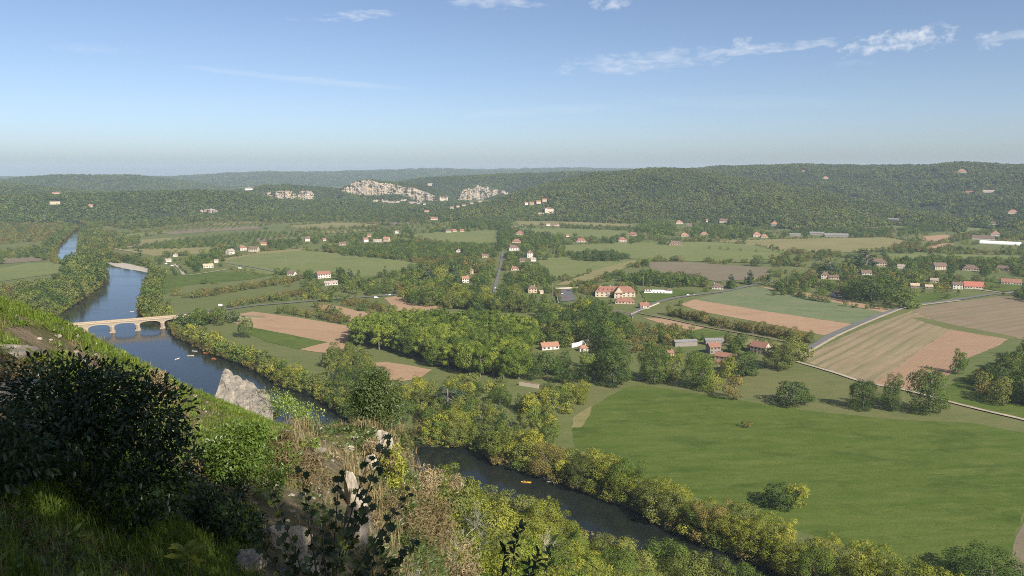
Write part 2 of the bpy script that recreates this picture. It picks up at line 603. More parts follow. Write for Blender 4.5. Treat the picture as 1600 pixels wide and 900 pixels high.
H_CL2 = hill('hill', 'wooded height above the smaller cliff left of centre',
             [(350, 300, 3900), (390, 294, 3900), (428, 285, 3950), (450, 287, 3950), (480, 291, 3900), (520, 293, 3900), (560, 297, 3900)],
             [(350, 3500), (560, 3560)], tree_h=8, rows=12, back=800, amp=.03)

# ------------------------------------------------------------------ the hillside the camera stands on
VIS = [(-250, 448, 22), (-250, 560, 11), (-250, 900, 4.6), (0, 488, 22), (0, 540, 15.5), (0, 620, 10.5), (0, 750, 7), (0, 900, 4.8),
       (100, 534, 23), (100, 590, 15.5), (100, 900, 5.2), (200, 590, 25), (200, 632, 17), (200, 800, 8.5), (200, 900, 6),
       (330, 656, 29), (330, 692, 19), (330, 780, 12), (330, 900, 7.5), (440, 684, 34), (450, 720, 22), (450, 800, 14), (450, 900, 9),
       (530, 676, 40), (540, 700, 31), (550, 770, 22), (560, 850, 15), (560, 900, 12), (612, 672, 43), (612, 722, 34), (612, 800, 27), (620, 900, 21),
       (645, 722, 42), (665, 800, 40), (690, 900, 32)]
HID = []
for a_, rows_ in ((-34, [(28, 9), (45, 22), (80, 45), (160, 95), (250, 150)]), (-28, [(29, 10.5), (50, 26), (90, 52), (160, 96), (250, 150)]),
                  (-21, [(34, 14), (55, 29), (100, 58), (170, 100), (255, 150)]), (-14, [(50, 25), (70, 40), (120, 70), (200, 118), (265, 150)]),
                  (-8, [(54, 29), (75, 43), (120, 69), (200, 110), (290, 150)]), (0, [(3, 2.3), (8, 7), (20, 17), (45, 33), (70, 48), (100, 63), (130, 77), (180, 98), (250, 124), (300, 150)]),
                  (10, [(3, 2.4), (20, 18), (60, 45), (130, 84), (200, 118), (268, 150)]), (20, [(3, 2.4), (20, 18), (60, 48), (130, 92), (200, 130), (245, 150)]),
                  (40, [(3, 2.4), (20, 18), (60, 50), (130, 95), (200, 132), (240, 150)]), (65, [(3, 2.3), (20, 14), (60, 44), (130, 90), (240, 150)]),
                  (-60, [(5, 2.5), (22, 4.5), (40, 20), (80, 48), (160, 98), (250, 150)]), (-85, [(5, 2.2), (20, 4), (60, 22), (150, 80), (280, 150)]),
                  (90, [(5, 2.0), (20, 5), (60, 20), (150, 75), (290, 140)]), (130, [(5, 1.7), (30, 1.8), (150, 4), (330, 20)]), (-125, [(5, 1.7), (30, 2.0), (150, 6), (330, 25)]),
                  (180, [(5, 1.65), (30, 1.6), (150, 2), (330, 6)]), (-180, [(5, 1.65), (30, 1.6), (150, 2), (330, 6)])):
    HID += [(a_, r_, d_) for r_, d_ in rows_]
for a_ in range(-180, 181, 30):
    HID.append((a_, 1.2, 1.65))
ctl = []
for px_, py_, r_ in VIS:
    P = atr(px_, py_, r_)
    ctl.append((math.degrees(math.atan2(P[0], P[1])) / 12, math.log(r_) * 1.6, math.log(EYE - P[2])))
ctl += [(a_ / 12, math.log(r_) * 1.6, math.log(d_)) for a_, r_, d_ in HID]
ctl = np.array(ctl)


def tps_k(d2):
    return np.where(d2 > 1e-12, 0.5 * d2 * np.log(np.maximum(d2, 1e-12)), 0.0)


nC = len(ctl)
K = tps_k(((ctl[:, None, :2] - ctl[None, :, :2]) ** 2).sum(-1)) + np.eye(nC) * 0.003
Pm = np.column_stack([np.ones(nC), ctl[:, :2]])
A = np.zeros((nC + 3, nC + 3))
A[:nC, :nC], A[:nC, nC:], A[nC:, :nC] = K, Pm, Pm.T
wts = np.linalg.solve(A, np.concatenate([ctl[:, 2], np.zeros(3)]))


def hs_z(x, y):
    """height of the hillside under the viewpoint"""
    x, y = np.atleast_1d(np.asarray(x, float)), np.atleast_1d(np.asarray(y, float))
    r = np.maximum(np.hypot(x, y), 0.8)
    a = np.degrees(np.arctan2(x, y)) / 12
    q = np.column_stack([a, np.log(r) * 1.6])
    out = np.empty(len(q))
    for s in range(0, len(q), 20000):
        e = q[s:s + 20000]
        out[s:s + 20000] = tps_k(((e[:, None] - ctl[None, :, :2]) ** 2).sum(-1)) @ wts[:nC] + np.column_stack([np.ones(len(e)), e]) @ wts[nC:]
    drop = np.exp(np.clip(out, -1, 5.1))
    rough = np.array([mnoise.fractal(Vector((i * .16, j * .16, 1.3)), 1.0, 2.0, 3) + 2.2 * mnoise.fractal(Vector((i * .03, j * .03, 7.3)), 1.0, 2.0, 3) for i, j in zip(x, y)])
    amp = np.interp(r, [1, 5, 20, 60, 200, 330], [.02, .05, .12, .8, 2.0, .6])
    return EYE - drop + rough * amp


azs = np.unique(np.concatenate([np.linspace(-180, -60, 31), np.linspace(-60, -40, 18), np.linspace(-40, 25, 170), np.linspace(25, 180, 50)]))
rs = np.concatenate([[0.9], np.geomspace(1.4, 60, 96), np.geomspace(62, 335, 46)])
AA, RR = np.meshgrid(np.radians(azs), rs)
HX, HY = RR * np.sin(AA), RR * np.cos(AA)
HZ = hs_z(HX.ravel(), HY.ravel()).reshape(HX.shape)
HZ[0, :] = EYE - 1.62
nr, nc = HX.shape
idx = np.arange(nr * nc).reshape(nr, nc)
F = np.stack([idx[:-1, :-1], idx[1:, :-1], idx[1:, 1:], idx[:-1, 1:]], -1).reshape(-1, 4)
HV = np.stack([HX, HY, np.maximum(HZ, -2.0)], -1).reshape(-1, 3)
m, b = newmat('hillside_soil')
p_ = pos(b)
geo = b.n('ShaderNodeNewGeometry')
nzv = b.n('ShaderNodeSeparateXYZ', {0: geo.outputs['True Normal']}).outputs[2]
soil = b.mix(b.rng(b.noise(p_, 1.1, 6, .65), .38, .64), (.10, .105, .04), (.25, .19, .125))
soil = b.mix(b.m('MULTIPLY', b.rng(b.noise(p_, 6, 5, .7), .5, .75), .6), soil, (.33, .27, .19))
rockc = b.mix(b.noise(p_, 1.7, 8, .7), (.10, .09, .075), (.33, .30, .25))
c_ = b.mix(b.rng(b.m('ADD', nzv, b.m('MULTIPLY', b.noise(p_, .5, 4), .5)), .62, .86), rockc, soil)
finish(b, c_, .95, .1, b.noise(p_, 5, 8, .7), .9, .25)
HSOIL = m
me = mesh_np('hillside', HV, F, (HSOIL,), True)
tag(obj('hillside', me), 'steep grassy hillside below the viewpoint dropping to the river', 'hillside', kind='structure')
HBVH = BVHTree.FromPolygons([tuple(v) for v in HV], [tuple(f) for f in F])
hv = np.concatenate(HILL_V)
hf = np.concatenate(HILL_F)
ALLBVH = BVHTree.FromPolygons([tuple(v) for v in hv] + [(-EXT, -1400, 0), (EXT, -1400, 0), (EXT, EXT, 0), (-EXT, EXT, 0)],
                              [tuple(f) for f in hf] + [(len(hv), len(hv) + 1, len(hv) + 2, len(hv) + 3)])


def land(px, py):
    """where the line of sight through a pixel meets valley or hills"""
    h = ALLBVH.ray_cast(Vector((0, 0, EYE)), Vector(ray(px, py)).normalized())
    return np.array(h[0]) if h[0] is not None else G(px, py)


def near(px, py):
    h = HBVH.ray_cast(Vector((0, 0, EYE)), Vector(ray(px, py)).normalized())
    return np.array(h[0]) if h[0] is not None else None
# ------------------------------------------------------------------ fields, paths and roads
FM = {
    'meadow': ground_mat('lush_meadow', (.074, .126, .018), (.106, .154, .026), (.150, .185, .042), 0.12, .55, .010, anis=(.012, .16), mott=.95),
    'rough': ground_mat('rough_grass', (.13, .165, .05), (.18, .195, .068), (.22, .20, .09), 0.3, .5, .02),
    'pasture': ground_mat('pale_pasture', (.155, .205, .06), (.205, .238, .078), (.26, .255, .10), 0.1, .5, .008, anis=(.01, .12)),
    'hay': ground_mat('cut_hay', (.23, .22, .085), (.29, .262, .108), (.34, .29, .14), 0.0, .5, .008, anis=(.01, .12)),
    'soil': ground_mat('bare_soil', (.42, .27, .155), (.47, .31, .185), (.50, .345, .22), 0.2, .45, .012, anis=(.02, .5)),
    'soil2': ground_mat('bare_soil_drilled', (.39, .25, .145), (.43, .28, .17), (.46, .31, .20), R(48), .5, .015, 3.4, (.33, .225, .145), anis=(.015, .4)),
    'stripe': ground_mat('stubble_rows', (.36, .265, .16), (.43, .33, .205), (.29, .255, .135), R(48), .9, .012, 9.0, (.17, .165, .085), anis=(.010, .17)),
    'stripe2': ground_mat('stubble_rows_far', (.30, .22, .145), (.35, .265, .175), (.25, .21, .12), R(28), .8, .012, 12.0, (.23, .20, .115), anis=(.010, .17)),
    'crop': ground_mat('green_crop', (.13, .195, .08), (.175, .235, .105), (.27, .25, .14), R(-24), .6, .018, 5.0, (.22, .24, .12), anis=(.012, .2)),
    'brown': ground_mat('brown_stubble', (.23, .18, .125), (.28, .22, .155), (.21, .20, .11), R(-8), .6, .01, anis=(.008, .12)),
    'dirt': ground_mat('pale_dirt', (.46, .38, .27), (.54, .45, .33), (.58, .51, .40), 0, .3, .03),
    'verge': ground_mat('dry_verge', (.26, .23, .135), (.31, .265, .165), (.19, .18, .085), 0, .4, .03),
    'gravel': ground_mat('river_gravel', (.55, .49, .40), (.64, .58, .48), (.42, .37, .30), 0, .5, .06),
    'tarmac': ground_mat('tarmac', (.17, .17, .17), (.21, .205, .20), (.24, .235, .225), 0, .3, .03, bump=.2),
    'asphalt': ground_mat('car_park_asphalt', (.15, .152, .16), (.18, .18, .185), (.21, .205, .205), 0, .3, .03, bump=.2),
}
ZL = [0.04]
rnd = random.Random(11)


def rough_edge(P, step=7.0, jit=0.7):
    out = []
    n = len(P)
    for i in range(n):
        a, c = P[i], P[(i + 1) % n]
        L = np.hypot(*(c - a))
        k = min(40, max(1, int(L / step)))
        for j in range(k):
            q = a + (c - a) * j / k
            if j:
                q = q + np.array([rnd.uniform(-1, 1), rnd.uniform(-1, 1)]) * min(jit * 1.0, L * .05)
            out.append(q)
    return out


def sheet(name, P, mat, z=None):
    if z is None:
        ZL[0] += 0.012
        z = ZL[0]
    tri = geometry.tessellate_polygon([[Vector((p[0], p[1], 0)) for p in P]])
    me = bpy.data.meshes.new(name)
    V = [(p[0], p[1], z) for p in P]
    fs = []
    for t in tri:
        a, c, e = (np.array(V[i][:2]) for i in t)
        cr = (c[0] - a[0]) * (e[1] - a[1]) - (c[1] - a[1]) * (e[0] - a[0])
        fs.append(tuple(t) if cr > 0 else tuple(reversed(t)))
    me.from_pydata(V, [], fs)
    me.materials.append(mat)
    me.update()
    return obj(name, me)


FIELD_POLY = []
FIELD_KIND = []
ROADS = []


def field(kind, pix, label, name='field', cat='field'):
    P = [G(*p)[:2] for p in pix]
    FIELD_POLY.append(np.array(P))
    FIELD_KIND.append(kind)
    tag(sheet(name, rough_edge(P), FM[kind]), label, cat, kind='structure')


def ribbon(kind, pix, width, label, name='road', cat='road', wob=0.0):
    L = smooth_line([G(*p)[:2] for p in pix], 8)
    V, Fs = [], []
    ROADS.append(np.array([(p.x, p.y) for p in L]))
    ZL[0] += 0.012
    for i, p in enumerate(L):
        t = (L[min(i + 1, len(L) - 1)] - L[max(i - 1, 0)]).normalized()
        nn = Vector((-t.y, t.x, 0))
        w = width / 2 * (1 + rnd.uniform(-wob, wob))
        V += [tuple(p + nn * w + Vector((0, 0, ZL[0]))), tuple(p - nn * w + Vector((0, 0, ZL[0])))]
        if i:
            Fs.append((2 * i - 2, 2 * i - 1, 2 * i + 1, 2 * i))
    me = bpy.data.meshes.new(name)
    me.from_pydata(V, [], Fs)
    me.materials.append(FM[kind])
    me.update()
    tag(obj(name, me), label, cat, kind='structure')


field('rough', [(985, 580), (1010, 592), (1245, 560), (1420, 612), (1530, 642), (1600, 662), (1700, 690), (1700, 730), (1500, 668), (1300, 652), (1200, 638), (1080, 618), (960, 612), (905, 655), (895, 640), (940, 600)],
      'rough olive grass verge around the top edge of the large green meadow')
field('meadow', [(918, 640), (975, 606), (1000, 602), (1080, 613), (1140, 622), (1200, 633), (1300, 646), (1425, 657), (1510, 660), (1600, 676), (1750, 720), (1760, 800), (1600, 800), (1572, 880), (1590, 930), (1480, 905), (1400, 880), (1300, 845),
                 (1150, 800), (1000, 745), (900, 700), (893, 672)], 'large lush green meadow at right in front of the river trees')
field('brown', [(1604, 800), (1578, 872), (1596, 930), (1760, 960), (1760, 805)], 'corner of brown stubble field at the lower right edge')
field('hay', [(898, 650), (925, 634), (921, 650), (908, 668), (892, 668)], 'pale mown strips at the left corner of the green meadow')
field('meadow', [(1500, 592), (1530, 575), (1600, 548), (1720, 520), (1720, 690), (1600, 655), (1480, 627), (1470, 610)], 'green grass around the tree clump at the right edge')
field('stripe', [(1250, 562), (1300, 535), (1360, 508), (1425, 486), (1490, 512), (1440, 545), (1362, 603), (1340, 594)], 'striped brown and olive stubble field right of the lane')
field('stripe2', [(1425, 486), (1440, 479), (1560, 463), (1610, 466), (1720, 472), (1720, 515), (1600, 531), (1490, 512)], 'upper tan striped field at the right edge')
field('soil2', [(1362, 603), (1440, 545), (1486, 514), (1520, 519), (1580, 528), (1560, 540), (1500, 565), (1480, 590), (1420, 611)], 'smooth orange-tan bare soil wedge beside the striped field')
field('rough', [(1424, 497), (1440, 496), (1490, 508), (1590, 527), (1580, 531), (1480, 514)], 'thin green strip across the tan striped field')
field('crop', [(1085, 468), (1150, 452), (1180, 448), (1250, 459), (1388, 486), (1362, 497), (1330, 506), (1200, 487)], 'green crop field with pale rows right of the manor')
field('soil', [(1062, 476), (1085, 468), (1200, 487), (1335, 507), (1288, 524), (1200, 506), (1100, 488)], 'tan soil band below the green crop field')
field('soil', [(1180, 447), (1240, 454), (1395, 484), (1385, 489), (1250, 461)], 'narrow tan strip along the top of the green crop field')
field('rough', [(1000, 489), (1040, 478), (1100, 490), (1280, 530), (1255, 542), (1200, 530), (1100, 508)], 'grass verge under the long walnut row')
field('soil', [(1003, 496), (1035, 498), (1100, 512), (1086, 517), (1040, 508)], 'small tan soil strip beside the lane to the farm')
field('meadow', [(1020, 535), (1090, 515), (1140, 520), (1110, 530), (1050, 540)], 'green grass strip above the grey farm sheds')
field('hay', [(1140, 525), (1240, 540), (1250, 556), (1200, 552), (1130, 540)], 'dry grass yard between the farm sheds and the lane')
field('soil', [(336, 498), (395, 487), (470, 497), (546, 510), (545, 535), (530, 552), (498, 551), (468, 546), (513, 535), (395, 512)], 'large tan ploughed field near the bridge')
field('meadow', [(395, 512), (513, 535), (466, 546), (420, 535), (372, 515)], 'narrow bright green strip along the large tan field')
field('soil', [(490, 479), (515, 476), (556, 485), (634, 498), (626, 503), (587, 500), (545, 503)], 'second tan field just left of the plane grove')
field('soil', [(600, 466), (617, 463), (700, 478), (676, 488), (640, 490), (622, 487)], 'third tan field behind the plane grove')
field('soil', [(586, 567), (604, 566), (675, 578), (655, 592), (630, 596), (592, 592)], 'small tan field in front of the plane grove')
field('meadow', [(245, 430), (330, 424), (440, 427), (390, 437), (290, 446), (252, 462), (240, 480)], 'green meadow on the right bank above the bridge')
field('pasture', [(345, 404), (400, 396), (475, 391), (560, 399), (655, 411), (655, 420), (590, 433), (470, 430), (400, 428), (355, 415)], 'broad pale green pasture left of centre')
field('hay', [(345, 404), (400, 394), (475, 388), (480, 391), (400, 398), (350, 407)], 'yellow strip along the far edge of the pale pasture')
field('pasture', [(640, 366), (700, 361), (780, 360), (788, 383), (740, 382), (690, 379), (655, 375)], 'pale green pasture left of the straight road')
field('hay', [(170, 384), (200, 376), (260, 372), (310, 370), (270, 380), (190, 388)], 'pale yellow-green field beyond the gravel bar')
field('hay', [(180, 390), (260, 388), (350, 386), (330, 396), (240, 400)], 'hay strip in front of the dark orchard left')
field('brown', [(245, 364), (280, 359), (400, 353), (410, 357), (330, 362), (270, 366)], 'thin tan field at far left of the orchard')
field('brown', [(400, 372), (470, 368), (480, 374), (400, 379)], 'brown field behind the left houses')
field('hay', [(450, 353), (520, 348), (600, 350), (560, 356), (470, 358)], 'pale far field in front of the cliff woods')
field('hay', [(488, 363), (560, 358), (604, 359), (545, 365)], 'narrow hay strip left of the cliff-foot woods')
field('pasture', [(430, 373), (520, 366), (600, 363), (645, 366), (560, 371), (470, 377)], 'long pale strip in front of the left house row')
field('hay', [(300, 352), (380, 346), (440, 347), (360, 352)], 'thin pale strip below the left scarp')
field('brown', [(560, 349), (640, 346), (690, 348), (620, 352)], 'thin tan strip below the large cliff')
field('pasture', [(150, 372), (230, 362), (280, 358), (250, 366), (190, 376)], 'pale strip beyond the far river bend')
field('hay', [(-40, 372), (40, 366), (70, 367), (0, 376)], 'hay strip at the far left edge')
field('brown', [(0, 404), (60, 402), (72, 407), (0, 413)], 'tan strip field at the left edge')
field('pasture', [(0, 420), (40, 412), (110, 410), (90, 428), (0, 440)], 'green strip field at the left edge')
field('pasture', [(0, 398), (50, 393), (60, 398), (0, 402)], 'far green strip at the left edge')
field('hay', [(805, 346), (880, 346), (990, 351), (985, 356), (900, 356), (812, 352)], 'pale terrace field at the foot of the broad hill')
field('pasture', [(812, 357), (900, 358), (985, 361), (985, 372), (940, 374), (880, 371), (820, 364)], 'green terrace field right of the straight road')
field('hay', [(998, 360), (1020, 358), (1008, 368), (996, 368)], 'small tan plot between the hillside houses')
field('pasture', [(868, 384), (960, 380), (1010, 378), (1110, 378), (1200, 384), (1240, 396), (1200, 412), (1100, 409), (1020, 406), (930, 402), (880, 396)], 'wide pale green pasture below the hillside houses')
field('pasture', [(840, 402), (880, 402), (985, 406), (960, 415), (920, 428), (880, 440), (845, 436)], 'green pasture behind the manor')
field('hay', [(985, 407), (1010, 408), (960, 425), (905, 446), (868, 446), (900, 432)], 'yellow-green diagonal strip behind the manor')
field('brown', [(1010, 410), (1060, 409), (1205, 419), (1196, 436), (1120, 440), (1020, 425)], 'brown stubble field behind the manor')
field('hay', [(1110, 377), (1210, 374), (1390, 371), (1425, 379), (1395, 391), (1300, 396), (1240, 395), (1180, 384)], 'wide yellow-green field below the long sheds')
field('soil', [(1432, 371), (1475, 367), (1497, 370), (1470, 377), (1438, 376)], 'orange soil patch at far right')
field('soil', [(1440, 389), (1468, 381), (1492, 380), (1485, 387), (1458, 393)], 'second orange soil patch at far right')
field('pasture', [(1380, 398), (1450, 396), (1600, 400), (1600, 408), (1500, 408), (1390, 408)], 'green pasture behind the right village')
field('pasture', [(1490, 355), (1600, 360), (1700, 368), (1600, 372), (1500, 366)], 'pale green field at the far right edge')
field('pasture', [(1140, 352), (1190, 350), (1195, 357), (1150, 358)], 'grass clearing at the foot of the broad hill')
field('meadow', [(1530, 438), (1600, 434), (1700, 440), (1700, 455), (1560, 456), (1520, 446)], 'lawn around the red-roofed houses at the right edge')
field('meadow', [(1415, 463), (1470, 457), (1500, 462), (1430, 478)], 'lawn beside the bend of the pale road')
field('meadow', [(1000, 455), (1060, 452), (1090, 458), (1040, 466), (1005, 466)], 'manor lawn behind the clipped hedge')
field('meadow', [(1010, 464), (1050, 463), (1030, 472), (1005, 472)], 'green lawn in front of the manor')
gi0, gi1 = [int(np.argmin([(p.x - G(*q)[0]) ** 2 + (p.y - G(*q)[1]) ** 2 for p in rbs])) for q in ((166, 409), (240, 427))]
gvv, gff = [], []
for i in range(gi0, gi1 + 1):
    t = (rbs[i + 1] - rbs[i - 1]).normalized()
    nn = Vector((t.y, -t.x, 0))
    k = math.sin(math.pi * (i - gi0 + .4) / (gi1 - gi0 + .8))
    for o_, z_ in ((-9 * k, .16), (-1.0, .12), (7 * k, -.7), (15 * k, -1.9)):
        p = rbs[i] + nn * (o_ + rnd.uniform(-1, 1))
        gvv.append((p.x, p.y, z_))
    if i > gi0:
        n4 = len(gvv)
        for q in range(3):
            gff.append((n4 - 8 + q, n4 - 8 + q + 1, n4 - 4 + q + 1, n4 - 4 + q))
me = bpy.data.meshes.new('gravel_bar')
me.from_pydata(gvv, [], gff)
me.materials.append(FM['gravel'])
tag(obj('gravel_bar', me), 'pale gravel bar on the inside of the river bend', 'gravel', kind='structure')
field('asphalt', [(871, 452), (894, 452), (899, 470), (874, 472)], 'dark asphalt car park left of the manor', 'car_park', 'car park')
ribbon('dirt', [(1245, 566), (1300, 582), (1350, 598), (1420, 612), (1480, 628), (1540, 643), (1600, 657), (1700, 685)], 3.4, 'pale dirt path running past the three field trees', 'path', 'path', .12)
ribbon('tarmac', [(1244, 556), (1270, 542), (1310, 519), (1380, 491), (1420, 479), (1500, 468), (1560, 459), (1640, 452)], 6.0, 'pale road curving up beside the striped field', 'road', 'road')
ribbon('dirt', [(1250, 559), (1276, 544), (1318, 521), (1386, 492), (1424, 480), (1500, 470)], 3.0, 'tan track beside the pale curving road', 'path', 'path', .15)
ribbon('tarmac', [(985, 494), (996, 487), (1020, 476), (1050, 467), (1090, 461), (1130, 456), (1172, 447), (1230, 437), (1290, 430)], 6.0, 'grey road leading past the manor', 'road', 'road')
ribbon('verge', [(998, 490), (1050, 500), (1100, 511), (1150, 520), (1210, 531), (1250, 541)], 3.6, 'grassy lane from the manor road to the farm', 'path', 'path', .15)
ribbon('tarmac', [(786, 381), (785, 395), (783, 410), (779, 428), (774, 445), (772, 458)], 3.8, 'straight grey road through the village houses', 'road', 'road')
ribbon('dirt', [(820, 352), (800, 356), (787, 361), (787, 372), (786, 382)], 5.0, 'pale lane climbing towards the small chateau', 'path', 'path')
ribbon('tarmac', [(262, 497), (300, 490), (340, 486), (400, 478), (450, 474), (520, 468), (570, 465), (620, 461)], 5.5, 'bridge road running right from the stone bridge', 'road', 'road')
ribbon('dirt', [(272, 413), (281, 420), (287, 430)], 4.5, 'pale camp track between the caravan pitches', 'path', 'path')
ribbon('dirt', [(290, 431), (320, 427), (350, 422), (352, 421)], 3.5, 'pale camp lane along the meadow edge', 'path', 'path')
ribbon('dirt', [(205, 386), (175, 384), (185, 390), (215, 394)], 4, 'pale track loop beyond the gravel bar', 'path', 'path')
ribbon('dirt', [(1478, 354), (1520, 357), (1580, 361), (1640, 366)], 5, 'pale road below the far right woods', 'path', 'path')
ribbon('dirt', [(1530, 453), (1560, 457), (1590, 459)], 4, 'pale drive to the red-roofed house at right', 'path', 'path')
ribbon('tarmac', [(355, 412), (400, 419), (440, 427), (480, 432)], 4, 'narrow lane along the near edge of the pale pasture', 'path', 'path')
# ------------------------------------------------------------------ trees: prototypes


def unit(v):
    return v / np.maximum(np.linalg.norm(v, axis=-1, keepdims=True), 1e-9)


def cards(C, Nn, size, rg, asp=0.62, bend=0.25):
    """one small folded leaf-clump face per centre"""
    n = len(C)
    t = unit(np.cross(Nn, rg.normal(size=(n, 3))))
    bt = np.cross(Nn, t)
    s = (size * rg.uniform(.6, 1.45, n))[:, None]
    V = np.empty((n, 4, 3))
    V[:, 0] = C - t * s * .5 - Nn * s * bend * .5
    V[:, 1] = C + bt * s * .5 * asp + Nn * s * bend * rg.uniform(0, 1, (n, 1))
    V[:, 2] = C + t * s * .5 - Nn * s * bend * .5
    V[:, 3] = C - bt * s * .5 * asp + Nn * s * bend * rg.uniform(0, 1, (n, 1))
    F = np.arange(n * 4).reshape(n, 4)
    return V.reshape(-1, 3), F


SHAPE = {  # crown width/height, crown base, lobes, shape
    'dk': (.85, .02, 42, 'dome'), 'md': (.85, .02, 42, 'dome'), 'ol': (.8, .02, 44, 'dome'), 'yl': (.85, .02, 46, 'dome'),
    'br': (1.15, .10, 22, 'dome'), 'cn': (.55, .05, 30, 'cone'), 'pl': (.62, .10, 40, 'tall'), 'pp': (.3, .05, 22, 'column'), 'dc': (.8, .0, 62, 'compact'), 'mc': (.8, .0, 62, 'compact'), 'hw': (1.0, .0, 9, 'round'), 'ho': (1.0, .0, 9, 'round'),
}


def crown_geo(seed, sp, n, cs):
    wr, base, nl, shp = SHAPE[sp]
    rg = np.random.default_rng(seed)
    if shp != 'compact':
        nl = int(nl * rg.uniform(.7, 1.15))
        wr = wr * rg.uniform(.86, 1.14)
    u = base + (1 - base) * rg.beta(1.5, 1.35, nl) * .86
    u = np.clip(u, base + .06, .93)
    c, hh = (1 + base) / 2, (1 - base) / 2
    if shp == 'cone':
        Rr = .5 * wr * np.clip(1.06 - (u - base) / (1 - base), .06, 1) ** .9
    elif shp == 'column':
        Rr = .5 * wr * np.clip(1 - np.abs((u - .5) / .56) ** 3, .15, 1)
    elif shp == 'tall':
        Rr = .5 * wr * np.clip(1 - np.abs((u - c + .04) / hh) ** 3, .12, 1)
    elif shp == 'compact':
        Rr = .5 * wr * np.clip(1 - np.abs((u - .44) / .58) ** 2.6, .10, 1) ** .6
    elif shp == 'dome':
        Rr = .5 * wr * np.sqrt(np.clip(1 - ((u - .42) / .60) ** 2, .10, 1))
    else:
        Rr = .5 * wr * np.sqrt(np.clip(1 - ((u - c + .05) / (hh * 1.04)) ** 2, .08, 1))
    an = np.arange(nl) * 2.39996 + rg.uniform(-.5, .5, nl)
    rr = Rr * np.sqrt(rg.uniform(.08, 1, nl)) * .78
    lc = np.stack([rr * np.cos(an), rr * np.sin(an), u], 1)
    lc[:, :2] += rg.normal(size=2) * .07 * wr * (1 if shp in ('dome', 'round', 'tall') else 0) + rg.normal(size=(nl, 2)) * .05 * wr * (1 if shp not in ('column', 'compact') else .2)
    lc[:, 2] *= 1 + (rg.normal(size=nl) * .06 if shp in ('dome', 'tall') else 0)
    lr = wr * .5 * rg.choice((.17, .22, .28, .36, .44), nl) * (np.clip(Rr / (.5 * wr), .35, 1) if shp in ('cone', 'column') else np.clip(Rr / (.5 * wr), .6, 1))
    if shp == 'column':
        lr *= 1.3
    k = rg.choice(nl, n * 3, p=lr ** 2 / np.sum(lr ** 2))
    d = unit(rg.normal(size=(n * 3, 3)) + unit(lc[k] - np.array([0, 0, c - .1])) * .7)
    rad = lr[k] * (1 + .20 * rg.normal(size=n * 3))
    P = lc[k] + d * rad[:, None] * np.array([1, 1, .85])
    dd = np.linalg.norm((P[:, None] - lc[None]) / np.array([1, 1, .85]), axis=2) / lr[None]
    ok = (dd.min(1) > .78) & (P[:, 2] > base * .4)
    P, d, k = P[ok][:n], d[ok][:n], k[ok][:n]
    Nn = unit(d + np.array([0, 0, .25]) + rg.normal(size=d.shape) * .36)
    V, F = cards(P, Nn, cs, rg)
    # light and dark sprays: leaf tint goes with the branch it hangs on
    lt = rg.uniform(0, 1, nl)
    lv = np.clip(.55 * lt[k] + .55 * rg.uniform(0, 1, len(P)) - .05, 0, 1)
    return V, F, lv, lc, lr


def trunk_mb(seed, sp, lc, sides=6, limbs=6):
    rg = random.Random(seed)
    b = MB()
    top = SHAPE[sp][1] + (1 - SHAPE[sp][1]) * (.8 if SHAPE[sp][3] in ('cone', 'column') else .5)
    r0 = .024
    pts, rad = [], []
    for i in range(5):
        t = i / 4
        pts.append((rg.uniform(-.01, .01) * i, rg.uniform(-.01, .01) * i, -.03 + (top + .03) * t))
        rad.append(r0 * (1.25 - t * .9) if i else r0 * 1.5)
    b.tube(pts, rad, sides)
    for j in range(limbs):
        c = lc[rg.randrange(len(lc))]
        z0 = top * rg.uniform(.35, .95)
        mid = (c[0] * .45, c[1] * .45, (z0 + c[2]) * .5 - .01)
        b.tube([(0, 0, z0), mid, tuple(c)], [r0 * .5, r0 * .32, r0 * .1], max(4, sides - 2))
    return b


PROTO = {}
TIER = {0: (8000, .026), 1: (2000, .050), 2: (420, .10), 3: (110, .21)}


def proto(sp, tier, var):
    key = (sp, tier, var)
    if key not in PROTO:
        n, cs = TIER[tier]
        if sp == 'pp' or sp == 'cn':
            n = int(n * .75)
            cs *= .8
        sd_ = hash((sp, tier, var)) if False else (sum(ord(ch) * 31 for ch in sp) + tier * 7 + var * 101)
        V, F, lv, lc, lr = crown_geo(sd_, sp, n, cs)
        lm = LEAF['dk' if sp == 'pp' else sp]
        cr = mesh_np('crown', V, F, (lm,), lv=lv)
        tr = trunk_mb(sd_, sp, lc, 6 if tier < 2 else 4, (9, 6, 3, 0)[tier]).mesh('trunk', BARK, True)
        PROTO[key] = (tr, cr)
    return PROTO[key]


NVAR = {0: 4, 1: 6, 2: 4, 3: 3}
hid = bpy.data.collections.new('tree_sources')      # never linked to the scene: only instanced


def joined(sp, tier, var):
    key = ('j', sp, tier, var)
    if key not in PROTO:
        tr, cr = proto(sp, tier, var)
        o = bpy.data.objects.new('src_%s_%d_%d' % (sp, tier, var), cr)
        PROTO[key] = o
    return PROTO[key]


